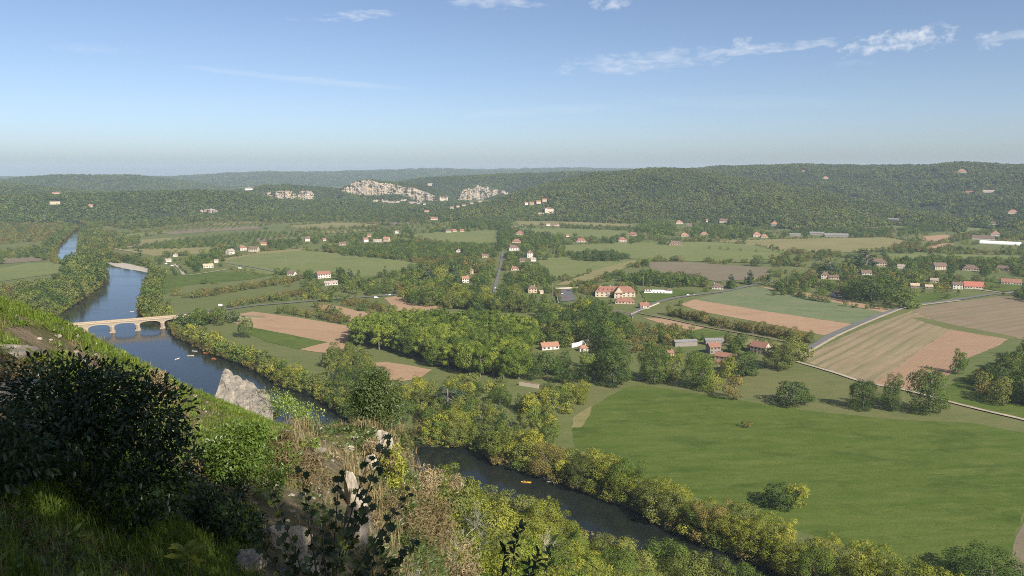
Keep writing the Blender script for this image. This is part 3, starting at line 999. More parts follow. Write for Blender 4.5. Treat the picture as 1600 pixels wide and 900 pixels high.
def scatter(name, P, H, Wd, src, sidx, label, cat, rg, kind='stuff'):
    """one stuff object: instances of the source objects on points, with per-point size and turn"""
    n = len(P)
    me = bpy.data.meshes.new(name)
    me.vertices.add(n)
    me.vertices.foreach_set('co', np.asarray(P, np.float32).ravel())
    sc = np.stack([Wd, Wd, H], 1).astype(np.float32)
    a = me.attributes.new('isc', 'FLOAT_VECTOR', 'POINT')
    a.data.foreach_set('vector', sc.ravel())
    a = me.attributes.new('iid', 'INT', 'POINT')
    a.data.foreach_set('value', np.asarray(sidx, np.int32))
    rot = np.zeros((n, 3), np.float32)
    rot[:, 2] = rg.uniform(0, 6.283, n)
    rot[:, :2] = rg.normal(size=(n, 2)) * .04
    a = me.attributes.new('irot', 'FLOAT_VECTOR', 'POINT')
    a.data.foreach_set('vector', rot.ravel())
    me.update()
    o = obj(name, me)
    cl_ = bpy.data.collections.new('sources_' + name)
    for i, s in enumerate(src):
        c = s.copy()
        c.name = 'src%03d_' % i + name
        cl_.objects.link(c)
    ng = bpy.data.node_groups.new('scatter_' + name, 'GeometryNodeTree')
    ng.interface.new_socket('Geometry', in_out='INPUT', socket_type='NodeSocketGeometry')
    ng.interface.new_socket('Geometry', in_out='OUTPUT', socket_type='NodeSocketGeometry')
    q = NB(ng)
    gi, go = q.n('NodeGroupInput'), q.n('NodeGroupOutput')
    ci = q.n('GeometryNodeCollectionInfo')
    ci.inputs['Collection'].default_value = cl_
    ci.inputs['Separate Children'].default_value = True
    ci.inputs['Reset Children'].default_value = True

    def na(nm, dt):
        nd = q.n('GeometryNodeInputNamedAttribute', data_type=dt)
        nd.inputs['Name'].default_value = nm
        return nd.outputs['Attribute']
    ip = q.n('GeometryNodeInstanceOnPoints', {'Points': gi.outputs[0], 'Instance': ci.outputs[0], 'Instance Index': na('iid', 'INT'),
                                              'Rotation': na('irot', 'FLOAT_VECTOR'), 'Scale': na('isc', 'FLOAT_VECTOR')})
    ip.inputs['Pick Instance'].default_value = True
    ng.links.new(ip.outputs[0], go.inputs[0])
    md = o.modifiers.new('scatter', 'NODES')
    md.node_group = ng
    tag(o, label, cat, kind=kind)
    return o


# ------------------------------------------------------------------ houses are listed first: trees keep out of their way
# px, py of the wall foot, width in px, roof shape, roof colour, turn (deg), length/width, storeys, label
HOUSES = [
    (505, 434, 24, 'gable', 'red', 18, 1.9, 2, 'long white house with red roof left of the three conifers'),
    (456, 430, 15, 'gable', 'brown', -30, 1.4, 1, 'brown-roofed cottage left of the long white house'),
    (517, 445, 22, 'gable', 'pale', 10, 2.6, 1, 'low pale-roofed white building in front of the long white house'),
    (727, 441, 13, 'gable', 'orange', 8, 1.2, 2, 'small white house with orange roof among the dark conifers'),
    (737, 428, 6, 'gable', 'orange', 60, 1.0, 2, 'narrow gable of a house just above the orange-roofed one'),
    (757, 402, 13, 'gable', 'brown', 20, 1.5, 1, 'brown-roofed house left of the straight road'),
    (716, 394, 7, 'gable', 'pale', 70, 1.1, 1, 'lone white gable in front of the dark orchard'),
    (802, 391, 20, 'hip', 'brown', 15, 1.5, 2, 'wide hip-roofed house right of the top of the straight road'),
    (807, 379, 14, 'hip', 'red', 0, 1.4, 1, 'hip-roofed house behind the wide hip-roofed one'),
    (827, 402, 13, 'hip', 'brown', 20, 1.1, 3, 'tall white house with steep brown roof right of the road'),
    (833, 408, 10, 'gable', 'pale', 10, 1.3, 1, 'low white wing beside the tall white house'),
    (816, 409, 9, 'gable', 'brown', 0, 1.3, 1, 'small shed in front of the tall white house'),
    (804, 422, 14, 'hip', 'red', 10, 1.5, 1, 'pinkish red roof right of the road in the trees'),
    (812, 366, 13, 'hip', 'red', 0, 1.2, 1, 'cream cottage at the left end of the terrace fields'),
    (831, 457, 17, 'hip', 'brown', 15, 1.4, 2, 'brown-roofed villa left of the car park'),
    (845, 459, 9, 'gable', 'pale', 40, 1.4, 1, 'small pale garage right of the brown-roofed villa'),
    (886, 370, 7, 'gable', 'red', 30, 1.2, 1, 'tiny white cottage at the edge of the terrace field'),
    (856, 353, 8, 'gable', 'pale', 20, 1.3, 1, 'left of two tiny white houses below the small chateau'),
    (869, 353, 8, 'gable', 'red', -20, 1.3, 1, 'right of two tiny white houses below the small chateau'),
    (908, 378, 17, 'hip', 'red', 5, 1.6, 1, 'low white bungalow with red roof in the middle of the pasture'),
    (972, 378, 15, 'hip', 'red', 10, 1.3, 2, 'cream villa left of the dark pasture trees'),
    (988, 368, 16, 'hip', 'red', -15, 1.4, 1, 'cream house on the slope above the pasture'),
    (1069, 369, 15, 'hip', 'orange', 15, 1.3, 1, 'cream house with orange hip roof beside the hillside trees'),
    (1055, 383, 24, 'hip', 'brown', 10, 1.7, 1, 'wide brown-roofed house at the top of the pasture'),
    (1061, 349, 13, 'hip', 'orange', 10, 1.2, 1, 'house with orange roof highest at the foot of the broad hill'),
    (1077, 353, 8, 'gable', 'brown', 0, 1.2, 1, 'little shed right of the highest orange-roofed house'),
    (1100, 367, 11, 'hip', 'orange', 0, 1.3, 1, 'cream house half hidden between hillside trees'),
    (1131, 348, 14, 'gable', 'brown', -10, 1.4, 2, 'brown-roofed house at the hill foot right of the tall poplars'),
    (1105, 346, 7, 'gable', 'red', 20, 1.2, 1, 'tiny house between the two hill-foot houses'),
    (1182, 370, 14, 'hip', 'orange', 10, 1.2, 2, 'left one of the cream pair of houses at the pasture corner'),
    (1194, 371, 12, 'hip', 'orange', 10, 1.3, 1, 'right one of the cream pair of houses at the pasture corner'),
    (1210, 353, 13, 'hip', 'orange', 5, 1.2, 2, 'orange-lit house in the trees left of the long sheds'),
    (1242, 369, 17, 'gable', 'grey', 5, 2.0, 1, 'smallest of the grey-roofed sheds below the hill'),
    (1276, 367, 22, 'gable', 'grey', 5, 2.0, 1, 'middle grey-roofed shed below the hill'),
    (1306, 370, 36, 'gable', 'grey', 8, 2.6, 1, 'longest grey-roofed shed below the hill'),
    (1396, 345, 17, 'gable', 'grey', -15, 1.7, 1, 'pale house in the wooded gap right of the sheds'),
    (1555, 369, 11, 'hip', 'orange', 0, 1.1, 2, 'orange-roofed farmhouse above the white greenhouse'),
    (1536, 374, 28, 'gable', 'brown', 0, 2.6, 1, 'long brown barn left of the white greenhouse'),
    (1582, 334, 17, 'hip', 'orange', 10, 1.4, 2, 'large cream house in the woods at the right edge'),
    (1551, 351, 10, 'hip', 'brown', 0, 1.3, 1, 'small brown-roofed house in the trees at far right'),
    (1288, 435, 14, 'hip', 'brown', 10, 1.0, 2, 'tall cream house with brown roof left of the blue cedar'),
    (1302, 436, 16, 'gable', 'brown', 8, 1.8, 1, 'low brown-roofed wing of the tall cream house'),
    (1353, 429, 17, 'gable', 'brown', 15, 1.4, 1, 'brown-roofed barn below the blue cedar'),
    (1372, 415, 24, 'hip', 'brown', 5, 1.5, 2, 'cream country house with dormered brown roof right of the blue cedar'),
    (1408, 419, 10, 'gable', 'pale', 0, 1.3, 1, 'small white garage right of the dormered house'),
    (1467, 421, 22, 'gable', 'brown', 28, 1.4, 2, 'large cream house with steep brown roof in the right village'),
    (1516, 422, 22, 'hip', 'brown', 5, 1.5, 1, 'wide hip-roofed cream house in the right village'),
    (1568, 422, 15, 'gable', 'brown', 0, 1.5, 1, 'dark-roofed house among trees near the right edge'),
    (1308, 463, 16, 'gable', 'brown', 35, 1.3, 1, 'white cottage with dark roof at the corner of the crop field'),
    (1460, 441, 11, 'gable', 'pale', 0, 1.4, 1, 'tiny cream building below the steep brown roof'),
    (1429, 449, 13, 'gable', 'tan', 10, 1.5, 1, 'tan-roofed shed left of two in the right gardens'),
    (1451, 451, 11, 'gable', 'tan', 10, 1.4, 1, 'tan-roofed shed right of two in the right gardens'),
    (1495, 451, 15, 'gable', 'brown', 15, 1.4, 2, 'brown-roofed house left of the bright red-roofed one'),
    (1520, 450, 28, 'gable', 'bright', 12, 1.5, 1, 'white house with bright red roof by the pale drive'),
    (1579, 444, 27, 'gable', 'red', 12, 2.0, 1, 'low white house with red roof near the right edge'),
    (1121, 451, 18, 'hip', 'brown', 0, 1.3, 1, 'white cottage at the road end right of the manor lawn'),
    (858, 545, 34, 'gable', 'orange', 22, 2.0, 1, 'house with long orange roof buried in trees behind the plane grove'),
    (911, 548, 18, 'hip', 'orange', 20, 1.4, 1, 'small pavilion with orange roof beside the white wall'),
    (1188, 551, 32, 'gable', 'red', -28, 1.3, 2, 'cream farmhouse with red roof by the dirt lane'),
    (1114, 551, 24, 'gable', 'red', 30, 1.3, 2, 'red-roofed gabled farmhouse between the sheds'),
    (1137, 562, 40, 'gable', 'red', -14, 2.6, 1, 'long red-roofed barn with grey wall at the farm'),
    (1122, 572, 22, 'gable', 'red', -10, 1.6, 1, 'small red-roofed outbuilding in front of the long barn'),
    (1070, 540, 40, 'gable', 'grey', 24, 3.2, 1, 'long grey-roofed farm shed half behind the trees'),
    (1115, 538, 32, 'gable', 'grey', 16, 2.2, 1, 'short grey-roofed farm shed right of the long one'),
    (1047, 556, 12, 'gable', 'red', 20, 1.3, 1, 'small red-roofed hut left of the farm'),
    (360, 397, 14, 'gable', 'pale', 40, 1.3, 2, 'white gabled house by the conifers at the camp'),
    (379, 391, 13, 'hip', 'red', 20, 1.2, 2, 'white two-storey house behind the camp conifers'),
    (397, 393, 17, 'gable', 'brown', -25, 1.6, 2, 'brown-roofed house with cream gable end left of the pasture'),
    (274, 401, 7, 'gable', 'pale', 60, 1.1, 1, 'tiny white gable near the river camp'),
    (263, 409, 9, 'gable', 'pale', 10, 1.4, 1, 'low white camp building near the river'),
    (338, 410, 6, 'gable', 'pale', 0, 1.2, 1, 'tiny white hut right of the camp tree avenue'),
    (325, 418, 16, 'gable', 'tan', 10, 1.8, 1, 'tan terrace building inside the camp'),
    (480, 377, 9, 'gable', 'brown', 10, 1.2, 2, 'cream house furthest left in the row behind the pasture'),
    (506, 376, 8, 'gable', 'red', 30, 1.1, 1, 'second house in the row behind the pasture'),
    (535, 383, 11, 'gable', 'brown', 0, 1.3, 1, 'dark-roofed low house in front of the row'),
    (571, 378, 10, 'gable', 'red', 20, 1.1, 2, 'white house left of the long white wall in the row'),
    (590, 378, 13, 'gable', 'pale', 0, 2.4, 1, 'long low white building in the house row'),
    (604, 377, 12, 'gable', 'orange', -20, 1.2, 2, 'orange-roofed house at the right end of the row'),
    (620, 365, 6, 'gable', 'red', 70, 1.0, 2, 'narrow white house standing alone behind the row'),
    (577, 370, 6, 'gable', 'red', 0, 1.2, 1, 'small house behind the orange-roofed row house'),
    (412, 383, 9, 'gable', 'red', 0, 1.4, 1, 'low pink-roofed house left of the row'),
    (701, 363, 9, 'gable', 'brown', 0, 1.2, 1, 'left house of three behind the small pasture'),
    (709, 362, 10, 'gable', 'red', 30, 1.2, 1, 'middle house of three behind the small pasture'),
    (722, 362, 7, 'gable', 'red', 0, 1.1, 1, 'right house of three behind the small pasture'),
    (679, 343, 13, 'gable', 'red', 0, 1.7, 1, 'reddish farmhouse at the foot of the cliff woods'),
    (667, 331, 10, 'gable', 'red', 0, 1.5, 1, 'small reddish house under the right cliff'),
    (822, 320, 9, 'gable', 'orange', 20, 1.3, 2, 'leftmost house of the sunlit hillside hamlet'),
    (831, 320, 10, 'gable', 'orange', -10, 1.2, 2, 'second house of the sunlit hillside hamlet'),
    (841, 318, 11, 'gable', 'orange', 15, 1.3, 2, 'third house of the sunlit hillside hamlet'),
    (851, 315, 9, 'gable', 'orange', 0, 1.2, 2, 'rightmost house of the sunlit hillside hamlet'),
    (1290, 279, 11, 'hip', 'orange', 0, 1.3, 1, 'house alone high in the woods left of the skyline villa'),
    (1503, 270, 15, 'hip', 'orange', 0, 1.4, 2, 'bright villa on top of the right skyline'),
    (1515, 302, 13, 'gable', 'red', 0, 1.6, 1, 'left house of the hillside pair below the skyline villa'),
    (1545, 301, 18, 'gable', 'pale', 0, 2.0, 1, 'long right house of the hillside pair below the skyline villa'),
    (1256, 268, 6, 'gable', 'red', 0, 1.2, 1, 'tiny house near the skyline at right of the broad hill'),
    (88, 303, 13, 'gable', 'red', 0, 2.0, 1, 'upper long farm on the left wooded scarp'),
    (86, 319, 16, 'gable', 'tan', 0, 2.0, 1, 'lower tan farm on the left wooded scarp'),
    (141, 323, 9, 'gable', 'orange', 0, 1.3, 1, 'orange-lit house right of the scarp farms'),
    (389, 297, 15, 'hip', 'pale', 0, 2.2, 2, 'long pale building on the height left of the cliffs'),
    (587, 315, 9, 'gable', 'brown', 10, 1.4, 2, 'left village house at the foot of the large cliff'),
    (601, 316, 9, 'gable', 'brown', -10, 1.3, 2, 'middle village house at the foot of the large cliff'),
    (632, 314, 8, 'gable', 'brown', 0, 1.3, 2, 'right village house at the foot of the large cliff'),
    (612, 317, 7, 'gable', 'brown', 20, 1.2, 2, 'fourth tiny ochre house from left under the large cliff'),
    (620, 317, 7, 'gable', 'brown', -10, 1.2, 2, 'fifth tiny ochre house from left under the large cliff'),
    (643, 318, 8, 'gable', 'brown', 5, 1.2, 2, 'sixth tiny ochre house from left under the large cliff'),
    (654, 319, 7, 'gable', 'brown', -15, 1.2, 2, 'seventh tiny ochre house from left under the large cliff'),
    (663, 320, 7, 'gable', 'brown', 10, 1.2, 2, 'eighth tiny ochre house from left under the large cliff'),
    (706, 326, 8, 'gable', 'brown', 0, 1.2, 2, 'first tiny ochre house from left under the ragged cliff'),
    (715, 324, 8, 'gable', 'brown', 20, 1.2, 2, 'second tiny ochre house from left under the ragged cliff'),
    (725, 322, 8, 'gable', 'brown', -10, 1.2, 2, 'third tiny ochre house from left under the ragged cliff'),
    (737, 319, 7, 'gable', 'brown', 10, 1.2, 2, 'fourth tiny ochre house from left under the ragged cliff'),
    (750, 316, 7, 'gable', 'brown', 0, 1.2, 2, 'fifth tiny ochre house from left under the ragged cliff'),
    (672, 290, 10, 'gable', 'pale', 0, 1.4, 2, 'pale house on the slope above the large cliff'),
]
HB = []
for h in HOUSES:
    P = land(h[0], h[1])
    rr = float(np.hypot(P[0], P[1]))
    HB.append((h[0], h[1], h[2] / 2 + 1.5, P))
# keep-clear strips in front of other low things: (px, py, half width)
for q in [(970, 466, 40), (975, 478, 20), (1006, 480, 14), (884, 472, 16), (1560, 382, 24), (820, 606, 16), (905, 545, 16), (855, 342, 20), (270, 416, 8), (284, 428, 6), (588, 466, 9), (608, 462, 8), (345, 477, 7), (773, 452, 3), (776, 438, 2), (779, 424, 2), (782, 410, 1.5), (785, 398, 1.5)]:
    HB.append((q[0], q[1], q[2], land(q[0], q[1])))
HBA = np.array([(h[0], h[1], h[2], h[3][0], h[3][1]) for h in HB])

# ------------------------------------------------------------------ trees: where they stand
TREES = []      # x, y, z, h, w, species, region
rgT = np.random.default_rng(5)
REG = {}


def blocked(P, h, w, strict=1.0):
    d = max(math.hypot(P[0], P[1]), 1.0)
    bx, by = proj(P)
    tx, ty = proj(np.array([P[0], P[1], P[2] + h]))
    hw_ = FPX * w * .5 / d
    dx = np.abs(HBA[:, 0] - bx) < (HBA[:, 2] + hw_ * .85) * strict
    vert = (by > HBA[:, 1] - 1) & (ty < HBA[:, 1] - .5)
    nearw = np.hypot(HBA[:, 3] - P[0], HBA[:, 4] - P[1]) < w * .5 + 5
    return bool((dx & vert).any() or nearw.any())


def ground_z(x, y):
    q = ALLBVH.ray_cast(Vector((x, y, 900)), Vector((0, 0, -1)))
    return q[0].z if q[0] is not None else 0.0


def put(P, h, w, sp, reg, strict=1.0, chk=True):
    P = (P[0], P[1], max(ground_z(P[0], P[1]), 0.0))
    if chk and blocked(P, h, w, strict):
        return
    TREES.append((P[0], P[1], P[2], h, w, sp, reg))


def pick(mix):
    ks = list(mix)
    ps = np.array([mix[k] for k in ks], float)
    return ks[rgT.choice(len(ks), p=ps / ps.sum())]


def region(key, pix, spacing, hr, mix, phrase, ind=False, noun='tree', rows=None, jit=.38, strict=1.0, wr=None, dens=1.0):
    """trees over an area given by its corners"""
    REG[key] = (phrase, ind, noun)
    P = np.array([land(*p)[:2] for p in pix])
    a = R(rows) if rows is not None else rgT.uniform(0, 3)
    ca, sa = math.cos(a), math.sin(a)
    Q = np.stack([P[:, 0] * ca + P[:, 1] * sa, -P[:, 0] * sa + P[:, 1] * ca], 1)
    lo, hi = Q.min(0), Q.max(0)
    ys = spacing if rows is None else spacing * 1.35
    gx, gy = np.meshgrid(np.arange(lo[0], hi[0], spacing), np.arange(lo[1], hi[1], ys))
    if rows is None:
        gx[1::2] += spacing * .5
    g = np.stack([gx.ravel(), gy.ravel()], 1)
    j = .07 if rows is not None else jit
    g += rgT.uniform(-1, 1, g.shape) * spacing * j
    W_ = np.stack([g[:, 0] * ca - g[:, 1] * sa, g[:, 0] * sa + g[:, 1] * ca], 1)
    W_ = W_[in_poly(W_, P)]
    W_ = W_[~in_poly(W_, RIVER)]
    for q in W_:
        if rgT.uniform() > dens:
            continue
        h = rgT.uniform(*hr)
        sp = pick(mix)
        w = h * (wr or 1.0) * rgT.uniform(.85, 1.2)
        put((q[0], q[1], 0.0), h, w, sp, key, strict)


def belt(key, pix, spacing, hr, mix, phrase, ind=False, noun='tree', off=3.0, rowsn=1, gap=8.0, strict=1.0, wr=None, side=1):
    REG[key] = (phrase, ind, noun)
    L = smooth_line([land(*p)[:2] for p in pix], 12)
    acc = 0.0
    for i in range(1, len(L)):
        seg = (L[i] - L[i - 1]).length
        acc += seg
        while acc > spacing:
            acc -= spacing
            t = (L[i] - L[i - 1]).normalized()
            nn = Vector((-t.y, t.x, 0)) * side
            for k in range(rowsn):
                q = L[i] - t * acc + nn * (k * gap + rgT.uniform(-off, off)) + t * rgT.uniform(-.3, .3) * spacing
                if in_poly([[q.x, q.y]], RIVER)[0]:
                    q = q + nn * 6
                    if in_poly([[q.x, q.y]], RIVER)[0]:
                        continue
                h = rgT.uniform(*hr)
                put((q.x, q.y, 0.0), h, h * (wr or 1.0) * rgT.uniform(.85, 1.2), pick(mix), key, strict)


def single(px, py, hpx, wpx, sp, label):
    P = land(px, py)
    d = math.hypot(P[0], P[1]) / math.cos(math.atan(EYE / math.hypot(P[0], P[1])))
    REG[label] = (label, 'single', 'tree')
    k = d / FPX
    wr = SHAPE[sp][0]
    TREES.append((P[0], P[1], P[2], hpx * k, wpx * k / wr, sp, label))


# lone trees
single(1348, 640, 45, 38, 'dc', 'left, round one of the three dark trees by the dirt path')
single(1391, 641, 58, 26, 'dc', 'middle, narrow one of the three dark trees by the dirt path')
single(1453, 646, 66, 54, 'dc', 'right, broadest of the three dark trees by the dirt path')
single(1236, 632, 36, 46, 'dk', 'low spreading tree with bare grey top in the rough grass')
single(1497, 584, 36, 18, 'mc', 'slim lone tree on the tan soil near the right edge')
single(1146, 623, 40, 32, 'br', 'olive-brown round tree standing out into the green meadow')
single(1022, 597, 62, 50, 'dc', 'tall green tree left of the yellow one at the meadow top')
single(1049, 592, 42, 30, 'yl', 'bright yellow tree between two green ones at the meadow top')
single(1090, 607, 64, 50, 'mc', 'tall green tree right of the yellow one at the meadow top')
single(1112, 608, 32, 24, 'yl', 'small golden tree at the foot of the tall green one')
single(1135, 590, 34, 26, 'yl', 'golden-topped tree in front of the farm barn')
single(1160, 584, 38, 44, 'dc', 'dark round tree in front of the cream farmhouse')
single(1213, 575, 50, 40, 'ol', 'left olive tree of the pair at the lane corner')
single(1240, 562, 40, 38, 'ol', 'right olive tree of the pair at the lane corner')
single(958, 601, 66, 54, 'dc', 'big dense green tree at the left corner of the meadow')
single(1219, 790, 32, 50, 'dc', 'dark evergreen bush alone in the big green meadow')
single(1243, 786, 30, 34, 'yl', 'yellow shrub behind the dark evergreen bush in the meadow')
single(1546, 915, 50, 88, 'dk', 'dark bushy tree at the bottom right corner of the meadow')
single(1298, 430, 24, 34, 'cn', 'blue cedar beside the tall cream house')
single(1352, 420, 32, 40, 'cn', 'large blue cedar above the brown barn')
single(1143, 450, 26, 22, 'cn', 'left blue conifer beyond the manor lawn')
single(1171, 444, 26, 22, 'cn', 'right blue conifer beyond the manor lawn')
single(1200, 446, 26, 9, 'pp', 'slim cypress at the left end of the right village')
single(1183, 416, 18, 18, 'dk', 'lone dark bush between pasture and brown stubble field')
single(1054, 408, 9, 16, 'dk', 'round bush on the edge of the wide pasture')
single(533, 437, 22, 12, 'dk', 'left dark cypress of the three by the long white house')
single(547, 438, 20, 20, 'cn', 'middle blue conifer of the three by the long white house')
single(559, 437, 17, 6, 'pp', 'thin cypress right of the blue conifer')
single(602, 430, 16, 6, 'pp', 'thin cypress at the corner of the pale pasture')
single(670, 442, 28, 30, 'cn', 'silvery blue cedar in the village garden')
single(707, 438, 34, 26, 'cn', 'tall dark conifer left of the orange-roofed house')
single(688, 440, 26, 22, 'yl', 'yellow-green tree between the cedar and the dark conifer')
single(716, 447, 24, 20, 'cn', 'blue spruce just left of the orange-roofed house')
single(384, 528, 36, 22, 'dk', 'dark upright tree above the riverbank near the large tan field')
single(218, 403, 20, 12, 'pp', 'tall poplar pair behind the gravel bar')
single(1360, 470, 38, 56, 'dk', 'large green tree at the road bend in the right village')
single(1412, 481, 30, 40, 'md', 'green tree at the corner of the pale curving road')
single(1324, 466, 22, 26, 'dk', 'dark tree right of the white cottage')

single(1170, 668, 12, 16, 'br', 'small brown mound of weeds in the middle of the green meadow')
# river belts
def bank_belt(key, line, i0, i1, spacing, hr, mix, phrase, noun, rowsn, gap, side, inset=-.5):
    REG[key] = (phrase, True, noun)
    L = line[i0:i1]
    acc = 0.0
    for i in range(1, len(L)):
        seg = (L[i] - L[i - 1]).length
        acc += seg
        while acc > spacing:
            acc -= spacing
            t = (L[i] - L[i - 1]).normalized()
            nn = Vector((-t.y, t.x, 0)) * side
            for k in range(rowsn):
                q = L[i] - t * acc + nn * (inset + k * gap + rgT.uniform(-1.2, 2.0)) + t * rgT.uniform(-.3, .3) * spacing
                if in_poly([[q.x, q.y]], RIVER)[0]:
                    q = q + nn * 2.5
                h = rgT.uniform(*hr) * (1.0 if k else .85)
                put((q.x, q.y, -.5), h, h * rgT.uniform(.95, 1.3), pick(mix), key, 1.0)


def bank_index(line, px, py):
    g = G(px, py)
    return int(np.argmin([(p.x - g[0]) ** 2 + (p.y - g[1]) ** 2 for p in line]))


BI = lambda px, py: bank_index(rbs, px, py)
bank_belt('bankR', rbs, BI(640, 690), len(rbs) - 2, 9.0, (12, 19), {'yl': 6, 'ol': 2.4, 'md': 1.6, 'br': .4}, 'in the belt below the green meadow', 'riverside tree', 2, 8.5, 1)
bank_belt('bankM', rbs, BI(280, 522), BI(600, 675), 8.5, (9, 14), {'yl': 4, 'ol': 4, 'md': 1.5, 'dk': 1}, 'on the right bank below the bridge', 'riverside tree', 2, 8, 1)
belt('bridgeR', [(284, 506), (300, 514), (330, 504), (345, 508)], 10, (12, 17), {'dk': 3, 'md': 2, 'br': 1}, 'at the right end of the bridge', True, 'riverside tree', 4, 2, 10)
region('bankC', [(560, 640), (620, 612), (700, 605), (790, 608), (850, 612), (930, 612), (900, 640), (885, 690), (820, 700), (740, 682), (660, 676)], 11.0, (9, 14), {'yl': 4, 'ol': 4, 'md': 2, 'dk': 1.6, 'cn': .6}, 'between plane grove and river', True, 'riverside tree', wr=.95, dens=.9)
single(700, 640, 42, 62, 'cn', 'broad grey-green tree in front of the plane grove')
region('bankC2', [(505, 566), (545, 548), (585, 572), (598, 606), (570, 640), (530, 622)], 10, (9, 14), {'ol': 4, 'dk': 3, 'yl': 2, 'cn': .5}, 'behind the cliff-top bush', True, 'riverside tree', wr=.9)
region('bankL', [(30, 470), (90, 452), (110, 425), (95, 400), (128, 398), (160, 412), (158, 442), (128, 468), (100, 490), (60, 500), (20, 490)], 12, (17, 24), {'ol': 3, 'dk': 4, 'md': 1}, 'in the dark wood on the left bank', True, 'riverside tree', wr=.95)
region('bankL2', [(-60, 470), (20, 452), (50, 450), (40, 470), (-40, 500)], 14, (10, 15), {'br': 3, 'ol': 3}, 'behind the grassy crest at the left edge', False)
belt('bankU', [(242, 428), (236, 445), (229, 468), (229, 488), (252, 497)], 8, (11, 16), {'dk': 3, 'ol': 3, 'md': 1, 'yl': .6}, 'on the right bank above the bridge', True, 'riverside tree', 2.5, 2, 8)
region('bankU2', [(130, 398), (128, 372), (150, 362), (190, 368), (215, 382), (165, 392), (180, 400), (230, 412), (245, 422), (200, 411), (165, 406)], 14, (9, 15), {'ol': 4, 'dk': 3, 'br': 1.5}, 'behind the gravel bar', False)
region('farL', [(0, 396), (50, 388), (85, 384), (92, 398), (60, 404), (30, 404), (0, 404)], 14, (7, 11), {'dk': 2, 'ol': 2}, '', False)
region('farL2', [(-60, 388), (60, 378), (100, 372), (118, 352), (60, 350), (-60, 352)], 13, (7, 10), {'br': 3, 'ol': 3, 'dk': 2}, '', False, rows=70)
belt('farbank', [(86, 386), (96, 375), (112, 362), (116, 354)], 14, (10, 15), {'dk': 3, 'ol': 2}, '', False, 'tree', 5, 2, 14)
belt('farbank2', [(126, 394), (128, 380), (130, 366), (140, 354), (160, 348)], 14, (10, 15), {'dk': 3, 'ol': 2}, '', False, 'tree', 5, 3, 14, side=-1)

# plane grove, woods around it
region('grove', [(556, 540), (600, 548), (690, 574), (780, 598), (822, 603), (838, 570), (834, 532), (800, 522), (700, 514), (600, 516), (560, 524)], 10.5, (20, 26), {'pl': 9, 'md': 1}, 'in the dense central grove', True, 'plane tree', jit=.22, wr=1.0)
region('midwood', [(826, 596), (845, 604), (900, 605), (940, 592), (975, 560), (990, 530), (985, 505), (950, 492), (900, 482), (850, 490), (838, 530)], 12, (9, 20), {'dk': 5, 'md': 3, 'ol': 2, 'cn': .6, 'yl': .5}, 'in the dark wood left of the farm', True, 'woodland tree', strict=.8)
region('midbrown', [(980, 545), (990, 510), (1040, 512), (1085, 520), (1060, 540), (1010, 570)], 10, (5, 9), {'br': 5, 'ol': 3, 'dk': 1}, 'in the brown thicket left of the farm', True, 'small tree', strict=.8)
region('upwood', [(640, 478), (700, 482), (780, 490), (835, 492), (830, 470), (780, 462), (700, 458), (640, 460), (620, 466)], 12, (13, 18), {'ol': 4, 'md': 3, 'yl': 1.5, 'dk': 1.5}, 'behind the plane grove', True, 'woodland tree', strict=.8)
region('village', [(610, 462), (640, 440), (660, 425), (700, 412), (770, 404), (778, 430), (770, 455), (700, 458)], 13, (8, 15), {'dk': 4, 'cn': 1.5, 'md': 3, 'ol': 2, 'br': .7}, 'left of the straight road', True, 'garden tree', strict=.9)
region('village2', [(786, 460), (790, 430), (793, 405), (792, 385), (800, 372), (830, 378), (845, 392), (815, 400), (840, 416), (860, 430), (865, 446), (820, 452), (860, 470), (800, 482)], 13, (7, 13), {'dk': 4, 'md': 2, 'ol': 2}, 'right of the straight road', True, 'garden tree', strict=.9)
region('village3', [(790, 378), (800, 360), (830, 364), (880, 372), (884, 380), (840, 388)], 15, (8, 13), {'dk': 5, 'md': 2, 'cn': 1}, 'above the small orchard right of the road', False, strict=.9)
region('clump', [(886, 404), (920, 396), (965, 398), (984, 405), (960, 410), (900, 408)], 10, (8, 12), {'dk': 5, 'hw': 2}, 'in the dark round copse in the pasture', True, 'copse tree')
region('orch1', [(828, 398), (850, 386), (892, 388), (885, 404), (850, 404)], 12, (7, 9), {'md': 3, 'ol': 2}, 'right of the tall white house', True, 'orchard tree', rows=82)
region('manorT', [(960, 440), (1000, 432), (1050, 436), (1090, 440), (1105, 446), (1060, 450), (1000, 447)], 12, (9, 14), {'dk': 5, 'md': 2, 'br': 1}, 'behind the manor', True, 'garden tree', strict=.9)
region('manorG', [(940, 486), (985, 488), (990, 478), (960, 472), (920, 470), (905, 480)], 12, (7, 11), {'dk': 3, 'md': 3, 'yl': .8}, 'in the manor garden', True, 'garden tree', strict=1.0)
belt('walnut', [(1042, 492), (1080, 500), (1130, 511), (1190, 522), (1240, 532), (1272, 536)], 5.0, (8, 12), {'br': 4, 'ol': 4}, 'in the long row beside the tan soil', True, 'walnut tree', 1.5, 1, 5)
region('clumpR', [(1520, 620), (1540, 590), (1590, 560), (1680, 550), (1680, 645), (1600, 640), (1550, 634)], 13, (12, 18), {'dk': 4, 'ol': 3, 'br': .8}, 'in the tree clump at the right edge', True, 'tree')

